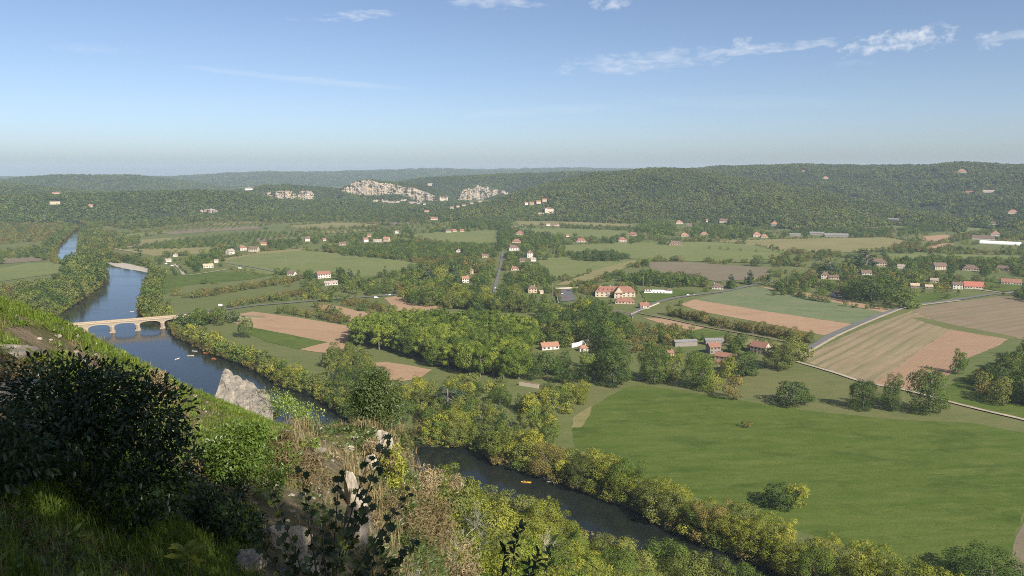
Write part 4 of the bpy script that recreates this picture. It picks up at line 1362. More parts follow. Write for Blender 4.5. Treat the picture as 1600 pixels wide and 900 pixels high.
# right village
region('vilR1', [(1205, 466), (1225, 440), (1265, 428), (1330, 420), (1360, 402), (1395, 412), (1430, 425), (1440, 448), (1410, 470), (1340, 466), (1280, 450), (1240, 462)], 14, (7, 13), {'dk': 4, 'md': 2, 'ol': 2, 'br': 1, 'cn': .6}, 'in the gardens of the right village', True, 'garden tree', strict=.95, dens=.85)
region('vilR2', [(1400, 412), (1450, 404), (1540, 410), (1620, 410), (1620, 432), (1540, 432), (1440, 430)], 15, (8, 14), {'dk': 5, 'md': 2, 'ol': 1}, 'at the back of the right village', True, 'garden tree', strict=.95, dens=.85)
region('vilR3', [(1440, 462), (1500, 455), (1560, 452), (1500, 440), (1440, 440)], 13, (3.5, 6), {'dk': 2, 'br': 2, 'md': 2}, 'low hedge trees of the right gardens', False, strict=1.0, dens=.7)
belt('rowR', [(1215, 448), (1235, 458), (1262, 468), (1300, 474)], 8, (7, 11), {'dk': 3, 'ol': 2}, 'in the row along the top of the crop field', True, 'tree', 2, 1)
belt('rowR2', [(1310, 478), (1350, 482), (1400, 484)], 7, (4, 7), {'dk': 3, 'ol': 2}, '', False, 'tree', 2, 1)
region('vilR4', [(1585, 470), (1600, 455), (1660, 450), (1660, 480)], 12, (9, 13), {'dk': 3}, '', False)

# orchards at left
belt('orL1', [(290, 468), (330, 462), (380, 454), (430, 446), (470, 438)], 8, (7, 9.5), {'br': 5, 'ol': 4}, 'in the upper left orchard row', True, 'walnut tree', 2, 2, 9)
belt('orL2', [(350, 482), (400, 474), (440, 468), (480, 460)], 8, (6.5, 9), {'br': 4, 'ol': 4}, 'in the row above the bridge road', True, 'walnut tree', 2, 2, 8)
belt('orL3', [(430, 488), (470, 494), (520, 502), (535, 506)], 8, (6, 8.5), {'br': 4, 'ol': 3}, 'in the row between two tan fields', True, 'walnut tree', 2, 2, 7)
belt('orL4', [(535, 476), (575, 482), (615, 490)], 8, (6, 8.5), {'br': 3, 'ol': 3}, 'in the row behind the second tan field', True, 'walnut tree', 2, 2, 7)
region('orL5', [(285, 444), (272, 470), (262, 478), (280, 452)], 9, (7, 10), {'br': 3, 'ol': 3}, 'left of the upper walnut rows', False)
region('lhouse', [(480, 450), (500, 440), (540, 438), (600, 440), (620, 446), (600, 458), (530, 462), (490, 460)], 12, (7, 12), {'md': 2, 'dk': 3, 'ol': 3}, 'around the long white house', True, 'garden tree', strict=1.0, dens=.8)
belt('hedgeroad', [(340, 483), (420, 472), (500, 466), (560, 463)], 6, (2, 3.2), {'dk': 2, 'ol': 2}, '', False, 'tree', 1, 1)
region('lw', [(470, 436), (490, 428), (486, 440)], 9, (8, 12), {'dk': 3}, '', False)

# middle distance
region('dorch', [(500, 391), (560, 383), (640, 381), (740, 384), (785, 392), (740, 402), (660, 408), (600, 404), (540, 400)], 11, (8, 10.5), {'dk': 5, 'md': 3}, '', False, rows=25)
region('dorch2', [(640, 408), (690, 402), (760, 404), (720, 412), (660, 416)], 11, (5, 8), {'br': 4, 'ol': 2}, '', False, rows=25)
region('orchF', [(200, 388), (270, 376), (400, 364), (470, 366), (400, 378), (330, 386), (240, 391)], 12, (6, 7.5), {'dk': 5, 'md': 2}, '', False, rows=15)
region('orchG', [(200, 366), (270, 350), (400, 344), (480, 346), (400, 354), (280, 362)], 13, (3.2, 5.2), {'br': 2, 'ol': 4, 'dk': 1}, '', False, rows=15)
region('orchH', [(420, 366), (480, 358), (600, 352), (640, 358), (560, 366), (460, 370)], 13, (3.2, 5.2), {'br': 2, 'ol': 4, 'dk': 1.5}, '', False, rows=15)
region('lvil', [(400, 396), (470, 384), (560, 378), (640, 372), (655, 362), (600, 366), (500, 372), (420, 380), (395, 388)], 17, (8, 13), {'dk': 5, 'md': 2, 'ol': 1}, '', False, strict=1.0)
region('camp', [(300, 408), (330, 396), (360, 390), (400, 396), (380, 402), (345, 402), (330, 414), (300, 418)], 15, (9, 15), {'dk': 4, 'cn': 3, 'md': 1}, 'around the riverside camp', True, 'tree', strict=1.0)
belt('avenue', [(293, 410), (302, 418), (312, 427)], 15, (9, 11), {'dk': 3}, 'in the camp avenue', True, 'avenue tree', 1, 2, 14)
belt('hedgecamp', [(262, 412), (270, 422), (276, 432)], 8, (4, 6), {'dk': 3}, '', False, 'tree', 1, 1)
belt('hedgecamp2', [(276, 414), (290, 428)], 8, (3, 5), {'dk': 3}, '', False, 'tree', 1, 1)
region('campR', [(350, 420), (370, 422), (400, 424), (420, 432), (360, 426)], 11, (3, 6), {'br': 3, 'ol': 2}, '', False)
region('valwood', [(150, 350), (330, 338), (420, 340), (640, 340), (740, 342), (660, 350), (560, 346), (450, 348), (330, 346), (200, 360)], 16, (9, 14), {'hw': 4, 'ho': 1, 'ol': 1}, '', False, strict=1.0)
region('valwood2', [(300, 338), (450, 333), (700, 334), (740, 342), (600, 341), (420, 341)], 14, (11, 16), {'hw': 4, 'dk': 2, 'ho': 1}, '', False, strict=1.0)
region('cwood', [(640, 372), (690, 360), (740, 345), (795, 342), (800, 356), (790, 360), (740, 357), (700, 358)], 13, (9, 14), {'dk': 5, 'hw': 2, 'md': 1}, '', False, strict=1.0)
belt('roadline', [(792, 345), (790, 362), (790, 376), (790, 392)], 11, (10, 15), {'dk': 4}, '', False, 'tree', 3, 2, 10, side=-1)
region('hillfoot', [(860, 356), (880, 352), (985, 356), (990, 360), (940, 358)], 13, (5, 8), {'ol': 2, 'dk': 2}, '', False)
region('hillfoot2', [(990, 362), (1010, 348), (1060, 350), (1050, 368), (1020, 366)], 13, (10, 16), {'md': 3, 'dk': 3}, '', False, strict=1.0)
region('hillvil', [(1070, 376), (1080, 350), (1130, 352), (1180, 362), (1180, 372), (1120, 374)], 15, (9, 15), {'dk': 3, 'md': 3, 'ol': 1}, '', False, strict=1.0)
region('pasT', [(985, 384), (1010, 376), (1000, 368), (960, 372), (930, 380)], 15, (8, 13), {'dk': 4, 'md': 1}, '', False, strict=1.0)
belt('pasrow', [(1090, 388), (1140, 391), (1180, 394)], 22, (5, 7), {'br': 3, 'ol': 2}, 'in the thin line across the wide pasture', True, 'orchard tree', 2, 1)
belt('pasrow2', [(1180, 390), (1230, 396), (1300, 402)], 30, (5, 7), {'br': 3, 'ol': 2}, 'in the loose line right across the pasture', True, 'orchard tree', 10, 1)
region('shedT', [(1215, 374), (1240, 362), (1330, 362), (1400, 358), (1390, 368), (1330, 372)], 15, (8, 12), {'dk': 5}, '', False, strict=1.0)
belt('shedhedge', [(1325, 371), (1360, 371), (1395, 369)], 8, (6, 7), {'dk': 5}, '', False, 'tree', 1, 1)
region('farR', [(1400, 372), (1420, 350), (1480, 350), (1476, 362), (1430, 366)], 15, (8, 13), {'dk': 4, 'md': 1}, '', False, strict=1.0)
region('farR2', [(1490, 372), (1530, 362), (1620, 358), (1700, 362), (1700, 372), (1600, 376), (1560, 372)], 16, (7, 12), {'dk': 3, 'ol': 3}, '', False, strict=1.0)
region('farR3', [(1480, 350), (1620, 346), (1720, 350), (1720, 358), (1600, 354)], 15, (9, 14), {'hw': 3, 'ho': 2}, '', False, strict=1.0)
belt('farR4', [(1470, 398), (1520, 396), (1600, 394)], 14, (5, 8), {'br': 2, 'ol': 2}, '', False, 'tree', 6, 2, 10)
region('farR5', [(1380, 396), (1400, 384), (1440, 380), (1430, 392)], 14, (6, 9), {'br': 2, 'ol': 2}, '', False)
belt('backman', [(840, 444), (870, 438), (880, 436)], 9, (5, 8), {'dk': 3}, '', False, 'tree', 2, 2, 7)
region('prk', [(842, 478), (870, 474), (905, 472), (900, 484), (860, 490)], 12, (9, 13), {'dk': 4, 'md': 1}, 'in front of the car park', True, 'garden tree', strict=.9)

# trees around every house: behind and beside, never in front
REG['emb'] = ('', False, 'tree')
for h in HOUSES:
    P = land(h[0], h[1])
    rr = math.hypot(P[0], P[1])
    if rr > 4200:
        continue
    d = P[:2] / rr
    s_ = np.array([d[1], -d[0]])
    hw = h[2] * .5 * rr / FPX
    for i in range(9):
        back = rgT.uniform(-1, 20) if i > 3 else rgT.uniform(6, 16)
        lat = rgT.uniform(-1, 1) * (hw + 16) if back > 8 else rgT.choice((-1, 1)) * (hw + rgT.uniform(4, 14))
        q = P[:2] + d * back + s_ * lat
        hh_ = rgT.uniform(5, 11)
        if any(in_poly([q], f)[0] for f in FIELD_POLY[:2] + FIELD_POLY[5:8]):
            continue
        put((q[0], q[1], 0), hh_, hh_ * rgT.uniform(.85, 1.2), pick({'dk': 4, 'md': 3, 'ol': 2, 'br': .8, 'cn': .7}), 'emb', .9)

# hedges along field edges, loose trees on the ground left between the fields
REG['hedge'] = ('', False, 'tree')
for f, kd in zip(FIELD_POLY, FIELD_KIND):
    if kd in ('stripe', 'stripe2', 'soil2', 'crop') or (f.mean(0)[0] > 120 and np.hypot(*f.mean(0)) < 1150) or np.hypot(*f.mean(0)) < 800 or np.hypot(*f.mean(0)) > 3000:
        continue
    if proj(np.array([*f.mean(0), 0.0]))[0] < 470 and rgT.uniform() < .6:
        continue
    for i in range(len(f)):
        a_, c_ = f[i], f[(i + 1) % len(f)]
        L_ = np.hypot(*(c_ - a_))
        if L_ < 30 or rgT.uniform() < .45:
            continue
        t = (c_ - a_) / L_
        o_ = 0.0
        while o_ < L_:
            big = rgT.uniform() < .16
            hh_ = rgT.uniform(6, 11) if big else rgT.uniform(1.8, 4.5)
            q = a_ + t * o_ + rgT.normal(size=2) * 1.2
            put((q[0], q[1], 0), hh_, hh_ * rgT.uniform(1.0, 1.4), pick({'dk': 3, 'ol': 3, 'br': 1.5, 'md': 1}), 'hedge', 1.0)
            o_ += hh_ * rgT.uniform(.7, 2.2)
REG['fill'] = ('', False, 'tree')
FP = np.array([G(*p)[:2] for p in [(150, 440), (250, 398), (300, 360), (450, 346), (800, 344), (1000, 356), (1400, 356), (1700, 360), (1700, 458), (1450, 470), (1000, 480), (640, 484), (480, 470), (300, 492), (250, 450)]])
lo, hi = FP.min(0), FP.max(0)
RD = np.concatenate(ROADS)
cand = rgT.uniform(lo, hi, (26000, 2))
cand = cand[in_poly(cand, FP) & ~in_poly(cand, RIVER)]
for f in FIELD_POLY:
    cand = cand[~in_poly(cand, f)]
cand = cand[[np.min((RD[:, 0] - q[0]) ** 2 + (RD[:, 1] - q[1]) ** 2) > 81 and mnoise.noise(Vector((q[0] / 70, q[1] / 70, 8.0))) > -.05 for q in cand]]
for q in cand:
    cpx = proj(np.array([q[0], q[1], 0.0]))
    if cpx[0] < 470 and rgT.uniform() < .88:
        continue
    if np.hypot(*q) > 1700 and rgT.uniform() < .5:
        continue
    hh_ = rgT.uniform(3.5, 10.5)
    put((q[0], q[1], 0), hh_, hh_ * rgT.uniform(.9, 1.25), pick({'dk': 4, 'md': 2.5, 'ol': 3, 'br': 1.2, 'cn': .5, 'yl': .4}), 'fill', 1.0)
# ------------------------------------------------------------------ trees on the slope under the viewpoint
REG['slope'] = ('on the slope below the viewpoint', True, 'tree')


def slope_sp(px, py):
    if px < 800:
        return pick({'ol': 4, 'yl': 3, 'md': 2})
    if px < 930 and py > 825:
        return pick({'md': 4, 'yl': 3, 'pl': 4})
    if px > 900:
        return pick({'ol': 5, 'md': 2, 'dk': 1})
    return pick({'ol': 3, 'yl': 4, 'md': 1})


def hs1(x, y):
    return float(hs_z([x], [y])[0])


# crown-top pixel, distance: the tops that make the lower edge of the picture
for px_, py_, r_, h_ in [(690, 722, 330, 14), (730, 735, 300, 16), (770, 752, 285, 16), (808, 758, 275, 17), (850, 770, 262, 15), (880, 785, 262, 13), (905, 815, 255, 13), (940, 815, 262, 15), (990, 820, 262, 17), (1030, 825, 265, 16), (1075, 838, 262, 16), (1110, 850, 262, 15),
                         (1150, 862, 262, 14), (700, 750, 210, 14), (745, 765, 215, 14), (790, 790, 220, 15), (830, 800, 225, 15), (870, 832, 200, 14), (920, 845, 215, 14), (965, 840, 225, 14), (1010, 852, 230, 15), (1060, 862, 235, 14), (1110, 880, 240, 13),
                         (690, 790, 150, 12), (730, 800, 150, 13), (775, 820, 160, 13), (815, 835, 165, 13), (855, 855, 170, 13), (900, 870, 180, 13), (950, 872, 190, 13), (1000, 880, 200, 13), (1045, 890, 205, 13),
                         (715, 835, 105, 10), (765, 850, 110, 10), (810, 868, 115, 10), (850, 885, 120, 10), (900, 900, 130, 11), (670, 745, 260, 13), (662, 770, 190, 12), (680, 820, 120, 9)]:
    T = atr(px_, py_ + (4 if px_ < 860 else 14), r_)
    g = max(hs1(T[0], T[1]), 0.0)
    h = max(h_, T[2] - g) if T[2] - g < 24 else h_ + 4
    g = min(g, T[2] - h * .95)
    TREES.append((T[0], T[1], max(g, 0) - .3 if T[2] - h > 0 else 0.0, max(T[2] - max(g, 0), 6), max(h, 8) * rgT.uniform(.9, 1.15), slope_sp(px_, py_), 'slope'))
# undergrowth shrubs hiding the soil of the slope
sp_pts = []
for i in range(2600):
    a_, r_ = R(rgT.uniform(-12, 34)), math.sqrt(rgT.uniform(70 ** 2, 285 ** 2))
    sp_pts.append((r_ * math.sin(a_), r_ * math.cos(a_)))
sp_pts = np.array(sp_pts)
spz = hs_z(sp_pts[:, 0], sp_pts[:, 1])
kz = (spz > 0.5) & (~in_poly(sp_pts, RIVER))
sp_pts, spz = sp_pts[kz], spz[kz]

# ------------------------------------------------------------------ build the trees
ind = [t for t in TREES if REG[t[6]][1]]
stf = [t for t in TREES if not REG[t[6]][1]]


def appar(t):
    return FPX * t[3] / math.sqrt(t[0] ** 2 + t[1] ** 2 + EYE ** 2)


ind.sort(key=lambda t: -appar(t))
# of one kind at most about 300 individuals
cnt, keep = {}, []
for t in ind:
    k = 'single' if REG[t[6]][1] == 'single' else {'riverside tree': 'river', 'plane tree': 'plane', 'walnut tree': 'orchard', 'orchard tree': 'orchard'}.get(REG[t[6]][2], 'tree')
    cnt[k] = cnt.get(k, 0) + 1
    (keep if cnt[k] <= {'single': 99, 'river': 240, 'plane': 160, 'orchard': 170, 'tree': 260}[k] else stf).append(t)
KEEP = {'grove': 'plane trees of the grove', 'bankR': 'trees along the near river bank', 'bankM': 'trees on the bank below the bridge', 'midwood': 'trees of the dark wood', 'slope': 'trees on the viewpoint slope'}
bykey = {}
for t in keep:
    bykey.setdefault((t[6], t[5]), []).append(t)
n_ind = 0
# large stands are told apart by row (front to back) and place in the row
ROWOF = {}
for key, ts in bykey.items():
    ts.sort(key=lambda t: proj(np.array(t[:3]))[0])
    if len(ts) > 14:
        order = sorted(range(len(ts)), key=lambda i: -proj(np.array(ts[i][:3]))[1])
        nrow = math.ceil(len(ts) / 14)
        per = math.ceil(len(ts) / nrow)
        pos_ = {}
        for r_ in range(nrow):
            mem = sorted(order[r_ * per:(r_ + 1) * per])
            for c_, i in enumerate(mem):
                pos_[i] = (r_, c_, nrow)
        ROWOF[key] = pos_
for (reg, sp), ts in bykey.items():
    phrase, mode, noun = REG[reg]
    ts.sort(key=lambda t: proj(np.array(t[:3]))[0])
    for i, t in enumerate(ts):
        ap = appar(t)
        tier = 0 if ap > 42 else (1 if ap > 15 else 2)
        v = int(rgT.integers(NVAR[tier]))
        trm, crm = proto(sp, tier, v)
        nm = {'walnut tree': 'walnut_tree', 'plane tree': 'plane_tree', 'orchard tree': 'orchard_tree', 'garden tree': 'garden_tree', 'riverside tree': 'riverside_tree', 'woodland tree': 'woodland_tree', 'avenue tree': 'avenue_tree'}.get(noun, 'tree')
        if mode == 'single':
            nm = 'conifer_tree' if sp == 'cn' else ('bush' if 'bush' in phrase or 'shrub' in phrase else 'tree')
        e = empty(nm, (t[0], t[1], t[2]), rgT.uniform(0, 6.28), (t[4] * rgT.uniform(.86, 1.12), t[4] * rgT.uniform(.86, 1.12), t[3]))
        e.rotation_euler[0], e.rotation_euler[1] = rgT.normal() * .05, rgT.normal() * .05
        obj('trunk', trm, e)
        obj('crown', crm, e)
        adj = ADJ.get(sp, 'dark green')
        nn = 'cypress' if sp == 'pp' else ('conifer' if sp == 'cn' else noun)
        if mode == 'single':
            tag(e, phrase, 'bush' if nm == 'bush' else 'tree')
        else:
            if len(ts) == 1:
                lab = 'the only %s %s %s' % (adj, nn, phrase)
            elif len(ts) <= 14:
                lab = '%s %s %s, %s from left' % (adj, nn if nn in ('conifer', 'cypress') else 'tree', phrase, ORD[i])
            else:
                row, col_, nrow = ROWOF[(reg, sp)][i]
                lab = '%s %s %s, %s row, %s from left' % (adj, nn if nn in ('conifer', 'cypress', 'plane tree') else 'tree', phrase, 'front' if row == 0 else 'back' if row == nrow - 1 else ORD[row], ORD[col_])
            tag(e, lab, 'tree', group=(adj + ' ' + nn + 's ' + phrase) if len(ts) > 1 else noun + 's ' + phrase)
        n_ind += 1
print('individual trees', n_ind, 'stuff', len(stf), cnt)

SPL = ['dk', 'md', 'ol', 'yl', 'br', 'cn', 'pl', 'hw', 'ho', 'pp']
src2 = [joined(s, 2, v) for s in SPL for v in range(4)]
rgS = np.random.default_rng(8)
if stf:
    A = np.array([t[:5] for t in stf])
    si = np.array([SPL.index(t[5]) * 4 + rgS.integers(4) for t in stf])
    scatter('orchard_woodland', A[:, :3], A[:, 3], A[:, 4], src2, si, 'distant orchards, hedges and garden trees spread over the valley fields', 'trees', rgS)
us = rgS.integers(0, 3, len(sp_pts))
src1 = [joined(s, 1, v) for s in ('ol', 'yl', 'md') for v in range(2)]
hh = rgS.uniform(3.0, 7.5, len(sp_pts))
scatter('undergrowth', np.column_stack([sp_pts, spz - .4]), hh, hh * 1.1, src1, us * 2 + rgS.integers(0, 2, len(sp_pts)), 'tangled olive undergrowth on the slope above the near river bank', 'shrubs', rgS)

# bushes that overhang the water line on both banks
bp = []
for line, sg in ((rbs, 1), (lbs, -1)):
    for i in range(1, len(line)):
        t = line[i] - line[i - 1]
        nn = Vector((-t.y, t.x, 0)).normalized() * sg
        for k in range(int(t.length / 1.3) + 1):
            q = line[i - 1] + t * rgS.uniform() + nn * rgS.uniform(-3.0, 5.0)
            c_ = G(205, 418)
            if math.hypot(q.x - c_[0], q.y - c_[1]) < 75 or q.y > 2600:
                continue
            bp.append((q.x, q.y, -.9 if in_poly([[q.x, q.y]], RIVER)[0] else -.2))
bp = np.array(bp)
hh = rgS.uniform(3.0, 7.0, len(bp))
srcb = [joined(s, 2, v) for s in ('ol', 'yl', 'md', 'br') for v in range(2)]
scatter('bank_bushes', bp, hh, hh * 1.25, srcb, rgS.integers(0, 8, len(bp)), 'low yellow-green bushes overhanging the water along both river banks', 'bushes', rgS)

# woods on the hills
src3 = [joined(s, 3, v) for s in ('hw', 'dk', 'ho', 'md') for v in range(3)]


def wood(key, V, rows, per, hr, label, mix=(.56, .20, .16, .08), clear=(), back=3, cw=1.15):
    P = V[:rows + back]
    a, c, d_ = P[:-1, :-1], P[:-1, 1:], P[1:, :-1]
    ar = np.linalg.norm(np.cross(c - a, d_ - a), axis=-1)
    num = ar / per
    n = np.floor(num + rgS.uniform(size=num.shape)).astype(int)
    ii, jj = np.nonzero(n)
    rep = n[ii, jj]
    ii, jj = np.repeat(ii, rep), np.repeat(jj, rep)
    s, t = rgS.uniform(size=(2, len(ii), 1))
    Q = (P[ii, jj] * (1 - s) + P[ii + 1, jj] * s) * (1 - t) + (P[ii, jj + 1] * (1 - s) + P[ii + 1, jj + 1] * s) * t
    h = rgS.uniform(*hr, len(Q))
    qx, qy = proj(Q)
    tx, ty = proj(Q + np.array([0, 0, 1.0]) * h[:, None])
    ok = np.ones(len(Q), bool)
    for (px, py, hw) in list(clear) + [(hh_[0], hh_[1], hh_[2] / 2) for hh_ in HOUSES]:
        ok &= ~((np.abs(qx - px) < hw + 2) & (qy > py - 2.5) & (ty < py - .5))
    Q, h = Q[ok], h[ok]
    # stands of one kind: the mix drifts over the hill
    f = np.array([.8 * mnoise.noise(Vector((q[0] / 330, q[1] / 330, 5.0))) + .6 * mnoise.noise(Vector((q[0] / 90, q[1] / 90, 1.0))) for q in Q])
    u = np.clip(rgS.uniform(size=len(Q)) * .7 + f * .75 + .15, 0, .999)
    f2 = np.array([mnoise.noise(Vector((q[0] / 130, q[1] / 130, 9.0))) for q in Q])
    h = h * (1 + .45 * f2)
    k = np.searchsorted(np.cumsum(mix), u).clip(0, 3)
    w = h * cw * rgS.uniform(.85, 1.3, len(Q))
    scatter('wood', Q - np.array([0, 0, .5]), h, w, src3, k * 3 + rgS.integers(0, 3, len(Q)), label, 'wood', rgS)
    return len(Q)


tot_w = 0
tot_w += wood('m', H_MAIN, 26, 72, (6.5, 14), 'dense wood covering the broad rounded hill', (.38, .16, .30, .16))
tot_w += wood('r', H_RIGHT, 36, 105, (7, 16), 'dense wood covering the plateau ridge at right', (.46, .16, .26, .12), clear=[(1450, 325, 14), (1495, 336, 8), (1330, 308, 8), (1560, 345, 10)])
tot_w += wood('b', H_BACK, 22, 150, (10, 15), 'dark wood on the ridge behind the cliffs')
tot_w += wood('l', H_LEFT, 22, 260, (12, 18), 'wood on the hazy double-topped hill', clear=[(170, 286, 8), (120, 282, 3), (135, 282, 4)])
tot_w += wood('w', H_LOW, 22, 130, (9, 14), 'wood on the low hill at far left', clear=[(60, 288, 10)])
tot_w += wood('s', H_SCARP, 22, 95, (8, 16), 'dark wood along the scarp at left', (.6, .25, .10, .05), clear=[(86, 316, 14), (88, 302, 12), (240, 334, 9), (260, 336, 10), (286, 334, 6), (315, 332, 4), (331, 332, 13)])
tot_w += wood('c1', H_CL1, 8, 110, (8, 12), 'wood on top of the large central cliff')
tot_w += wood('c2', H_CL2, 12, 120, (8, 12), 'wood above the smaller left cliff', clear=[(430, 289, 10)])
tot_w += wood('f', H_FAR, 22, 900, (14, 22), 'wood on the faint blue ridge', cw=2.2)
tot_w += wood('f2', H_FAR2, 22, 3000, (16, 24), 'wood on the faintest far ridge', cw=3.5)
print('hill trees', tot_w)
# ------------------------------------------------------------------ limestone cliffs
m, b = newmat('limestone')
p_ = pos(b)
st1 = b.noise(b.mapping(p_, 0, (.02, .02, .16)), 1.0, 6, .65)
st2 = b.noise(b.mapping(p_, 0, (.12, .12, .012)), 1.0, 6, .7)
c_ = b.mix(b.rng(st1, .35, .65), (.25, .215, .17), (.44, .375, .285))
c_ = b.mix(b.m('MULTIPLY', b.rng(st2, .48, .66), .8), c_, (.13, .12, .11))
c_ = b.mix(b.m('MULTIPLY', b.rng(b.noise(p_, .03, 4), .52, .7), .6), c_, (.46, .34, .20))
finish(b, c_, .95, .1, b.noise(p_, .15, 8, .7), .8, 2.0)
CLIFF = m


def cliff(label, top, bot, d, deep=14.0, seed=0, tal=1.0):
    """top / bottom edge of a rock face in pixels at distance d; the face steps in and out in buttresses and ledges"""
    px = np.arange(top[0][0], top[-1][0] + .1, .9)
    ty = np.interp(px, [t[0] for t in top], [t[1] for t in top])
    by = np.interp(px, [t[0] for t in bot], [t[1] for t in bot])
    n, nt_ = 22, 7
    V = np.zeros((nt_ + n + 3, len(px), 3))
    for i, x in enumerate(px):
        jag = 4 * mnoise.fractal(Vector((x * .35, seed, 0)), .9, 2.0, 4)
        T, Bt = atr(x, ty[i], d), atr(x, by[i], d)
        zt, zb = T[2] + jag, Bt[2] - 6
        dr = T[:2] / d
        butt = 22 * mnoise.noise(Vector((x * .11, seed + 4, 0))) + 7 * mnoise.noise(Vector((x * .45, seed + 9, 0)))
        for j in range(n):
            t = j / (n - 1)
            z = zb + (zt - zb) * t
            tr = z * .040 + 1.6 * mnoise.fractal(Vector((x * .10, z * .03, seed + 1)), .8, 2.0, 3)
            led = 9 * (tr - math.floor(tr)) - 5 + 5 * mnoise.fractal(Vector((x * .14, z * .05, seed + 2)), .8, 2.1, 3) + 3.0 * mnoise.noise(Vector((x * .05, z * .35, seed)))
            P = dr * (d + butt + led + t * 6)
            V[nt_ + j, i] = (P[0], P[1], z)
        for j in range(nt_):          # wooded scree below the face
            f = 1 - j / nt_
            P = dr * (d + butt - 8 - 150 * f * tal)
            V[j, i] = (P[0], P[1], zb * (1 - f) + (zb - 70) * f * tal + zb * f * (1 - tal) + (4 if j else 0))
        for j, (k, dz) in enumerate(((10, -1), (40, -4), (90, -14))):
            P = dr * (d + butt + 6 + k)
            V[nt_ + n + j, i] = (P[0], P[1], zt + dz)
    nr, nc = V.shape[:2]
    ix = np.arange(nr * nc).reshape(nr, nc)
    F = np.stack([ix[:-1, :-1], ix[:-1, 1:], ix[1:, 1:], ix[1:, :-1]], -1).reshape(-1, 4)
    o = obj('cliff', mesh_np('cliff', V.reshape(-1, 3), F, (CLIFF,)))
    tag(o, label, 'cliff', kind='structure')
    return V


cl_main = cliff('large pale limestone cliff with stepped buttresses at centre left',
                [(533, 298), (540, 292), (552, 285), (562, 282), (580, 282), (596, 286), (610, 287), (622, 290), (634, 293), (645, 293), (655, 297), (668, 301), (678, 306), (684, 311)],
                [(533, 300), (545, 302), (560, 305), (580, 306), (600, 304), (620, 304), (632, 307), (645, 312), (660, 315), (684, 315)], 3600, seed=1)
cl_b = cliff('small tan cliff left of the large limestone cliff', [(410, 303), (414, 300), (425, 300), (440, 298), (452, 298), (458, 300), (462, 304), (466, 305), (469, 299), (480, 298), (487, 299), (490, 303)],
             [(410, 305), (420, 308), (432, 311), (445, 312), (456, 313), (464, 309), (470, 312), (487, 314), (490, 313)], 3480, seed=6)
cl_c = cliff('ragged limestone cliff with pinnacles right of the large cliff', [(702, 320), (716, 312), (722, 298), (730, 294), (738, 296), (747, 289), (752, 293), (762, 291), (766, 297), (776, 296), (788, 298), (796, 302)],
             [(702, 323), (720, 319), (735, 317), (750, 314), (765, 309), (780, 305), (796, 304)], 3950, seed=12)
for k, (a_, c_, y0, y1) in enumerate([(233, 248, 327, 333), (250, 269, 327, 335), (281, 291, 328, 333), (311, 318, 327, 331), (318, 342, 326, 331)]):
    cliff('%s of the small white rock faces at the foot of the left scarp' % ('leftmost', 'second from left', 'middle', 'fourth from left', 'rightmost')[k], [(a_, y0 + 2), ((a_ + c_) / 2, y0), (c_, y0 + 2)], [(a_, y1), (c_, y1)], dist(a_, 337) - 15, seed=20 + k, tal=.1)
for V, lab in ((cl_main, 'wood on the scree below the large central cliff'), (cl_b, 'wood on the scree below the small tan cliff'), (cl_c, 'wood on the scree below the ragged right cliff')):
    wood('t', V[:8], 8, 60, (9, 15), lab, back=0)
# shrubs growing on the ledges
lp = []
for V in (cl_main, cl_b, cl_c):
    n_ = V.shape[1]
    for i in range(int(n_ * 2.2)):
        a_, c_ = int(rgS.integers(7, 29)), int(rgS.integers(n_))
        if mnoise.noise(Vector((c_ * .09, a_ * .25, 3.3))) > .05:
            lp.append(V[a_, c_] - np.array([0, 3, 1]))
lp = np.array(lp)
hh = rgS.uniform(4, 8, len(lp))
scatter('cliff_shrubs', lp, hh, hh * 1.2, src3, rgS.integers(0, 6, len(lp)), 'dark shrubs growing on the ledges of the limestone cliffs', 'shrubs', rgS)

# ------------------------------------------------------------------ buildings


def plain(name, c1, c2, scale=.8, rough=.9, bump=.25, stripe=None):
    m, b = newmat(name)
    p = objpos(b)
    c = b.mix(b.rng(b.noise(p, scale, 5, .6), .3, .7), c1, c2)
    if stripe:
        s = b.n('ShaderNodeSeparateXYZ', {0: p})
        wv = b.m('SINE', b.m('MULTIPLY', s.outputs[0], 2 * math.pi / stripe))
        c = b.mix(b.m('MULTIPLY', b.rng(wv, -.4, 1), .35), c, tuple(v * .62 for v in c1))
    finish(b, c, rough, .2, b.noise(p, scale * 5, 4), bump, .05)
    return m


WALLM = [plain('cream_render', (.46, .39, .29), (.55, .48, .37)), plain('white_render', (.54, .51, .45), (.62, .59, .53)), plain('ochre_stone', (.40, .32, .22), (.50, .41, .29))]
GREYWALL = plain('grey_planks', (.20, .18, .155), (.28, .25, .22))
ROOFM = {'red': plain('red_tiles', (.22, .105, .075), (.32, .165, .115), .9, .9, .5, .36), 'brown': plain('brown_tiles', (.13, .09, .07), (.21, .14, .105), .9, .9, .5, .36),
         'orange': plain('orange_tiles', (.30, .15, .095), (.39, .215, .145), .9, .9, .5, .36), 'pale': plain('pale_tiles', (.30, .24, .195), (.40, .33, .275), .9, .9, .5, .36),
         'grey': plain('grey_sheet_roof', (.19, .185, .175), (.27, .26, .25), .4, .6, .2, 1.1), 'tan': plain('tan_tiles', (.42, .32, .20), (.50, .40, .27), .9, .9, .5, .36), 'bright': plain('bright_red_tiles', (.36, .12, .085), (.43, .17, .12), .9, .9, .5, .36)}
GLASS = plain('dark_window', (.03, .035, .04), (.05, .055, .06), 1, .15, 0)
SHUT = plain('shutter_brown', (.20, .12, .08), (.26, .17, .11))
STONE = plain('chimney_stone', (.42, .36, .29), (.52, .45, .36))
WHITE = plain('white_paint', (.72, .71, .68), (.80, .79, .76), 1, .6)

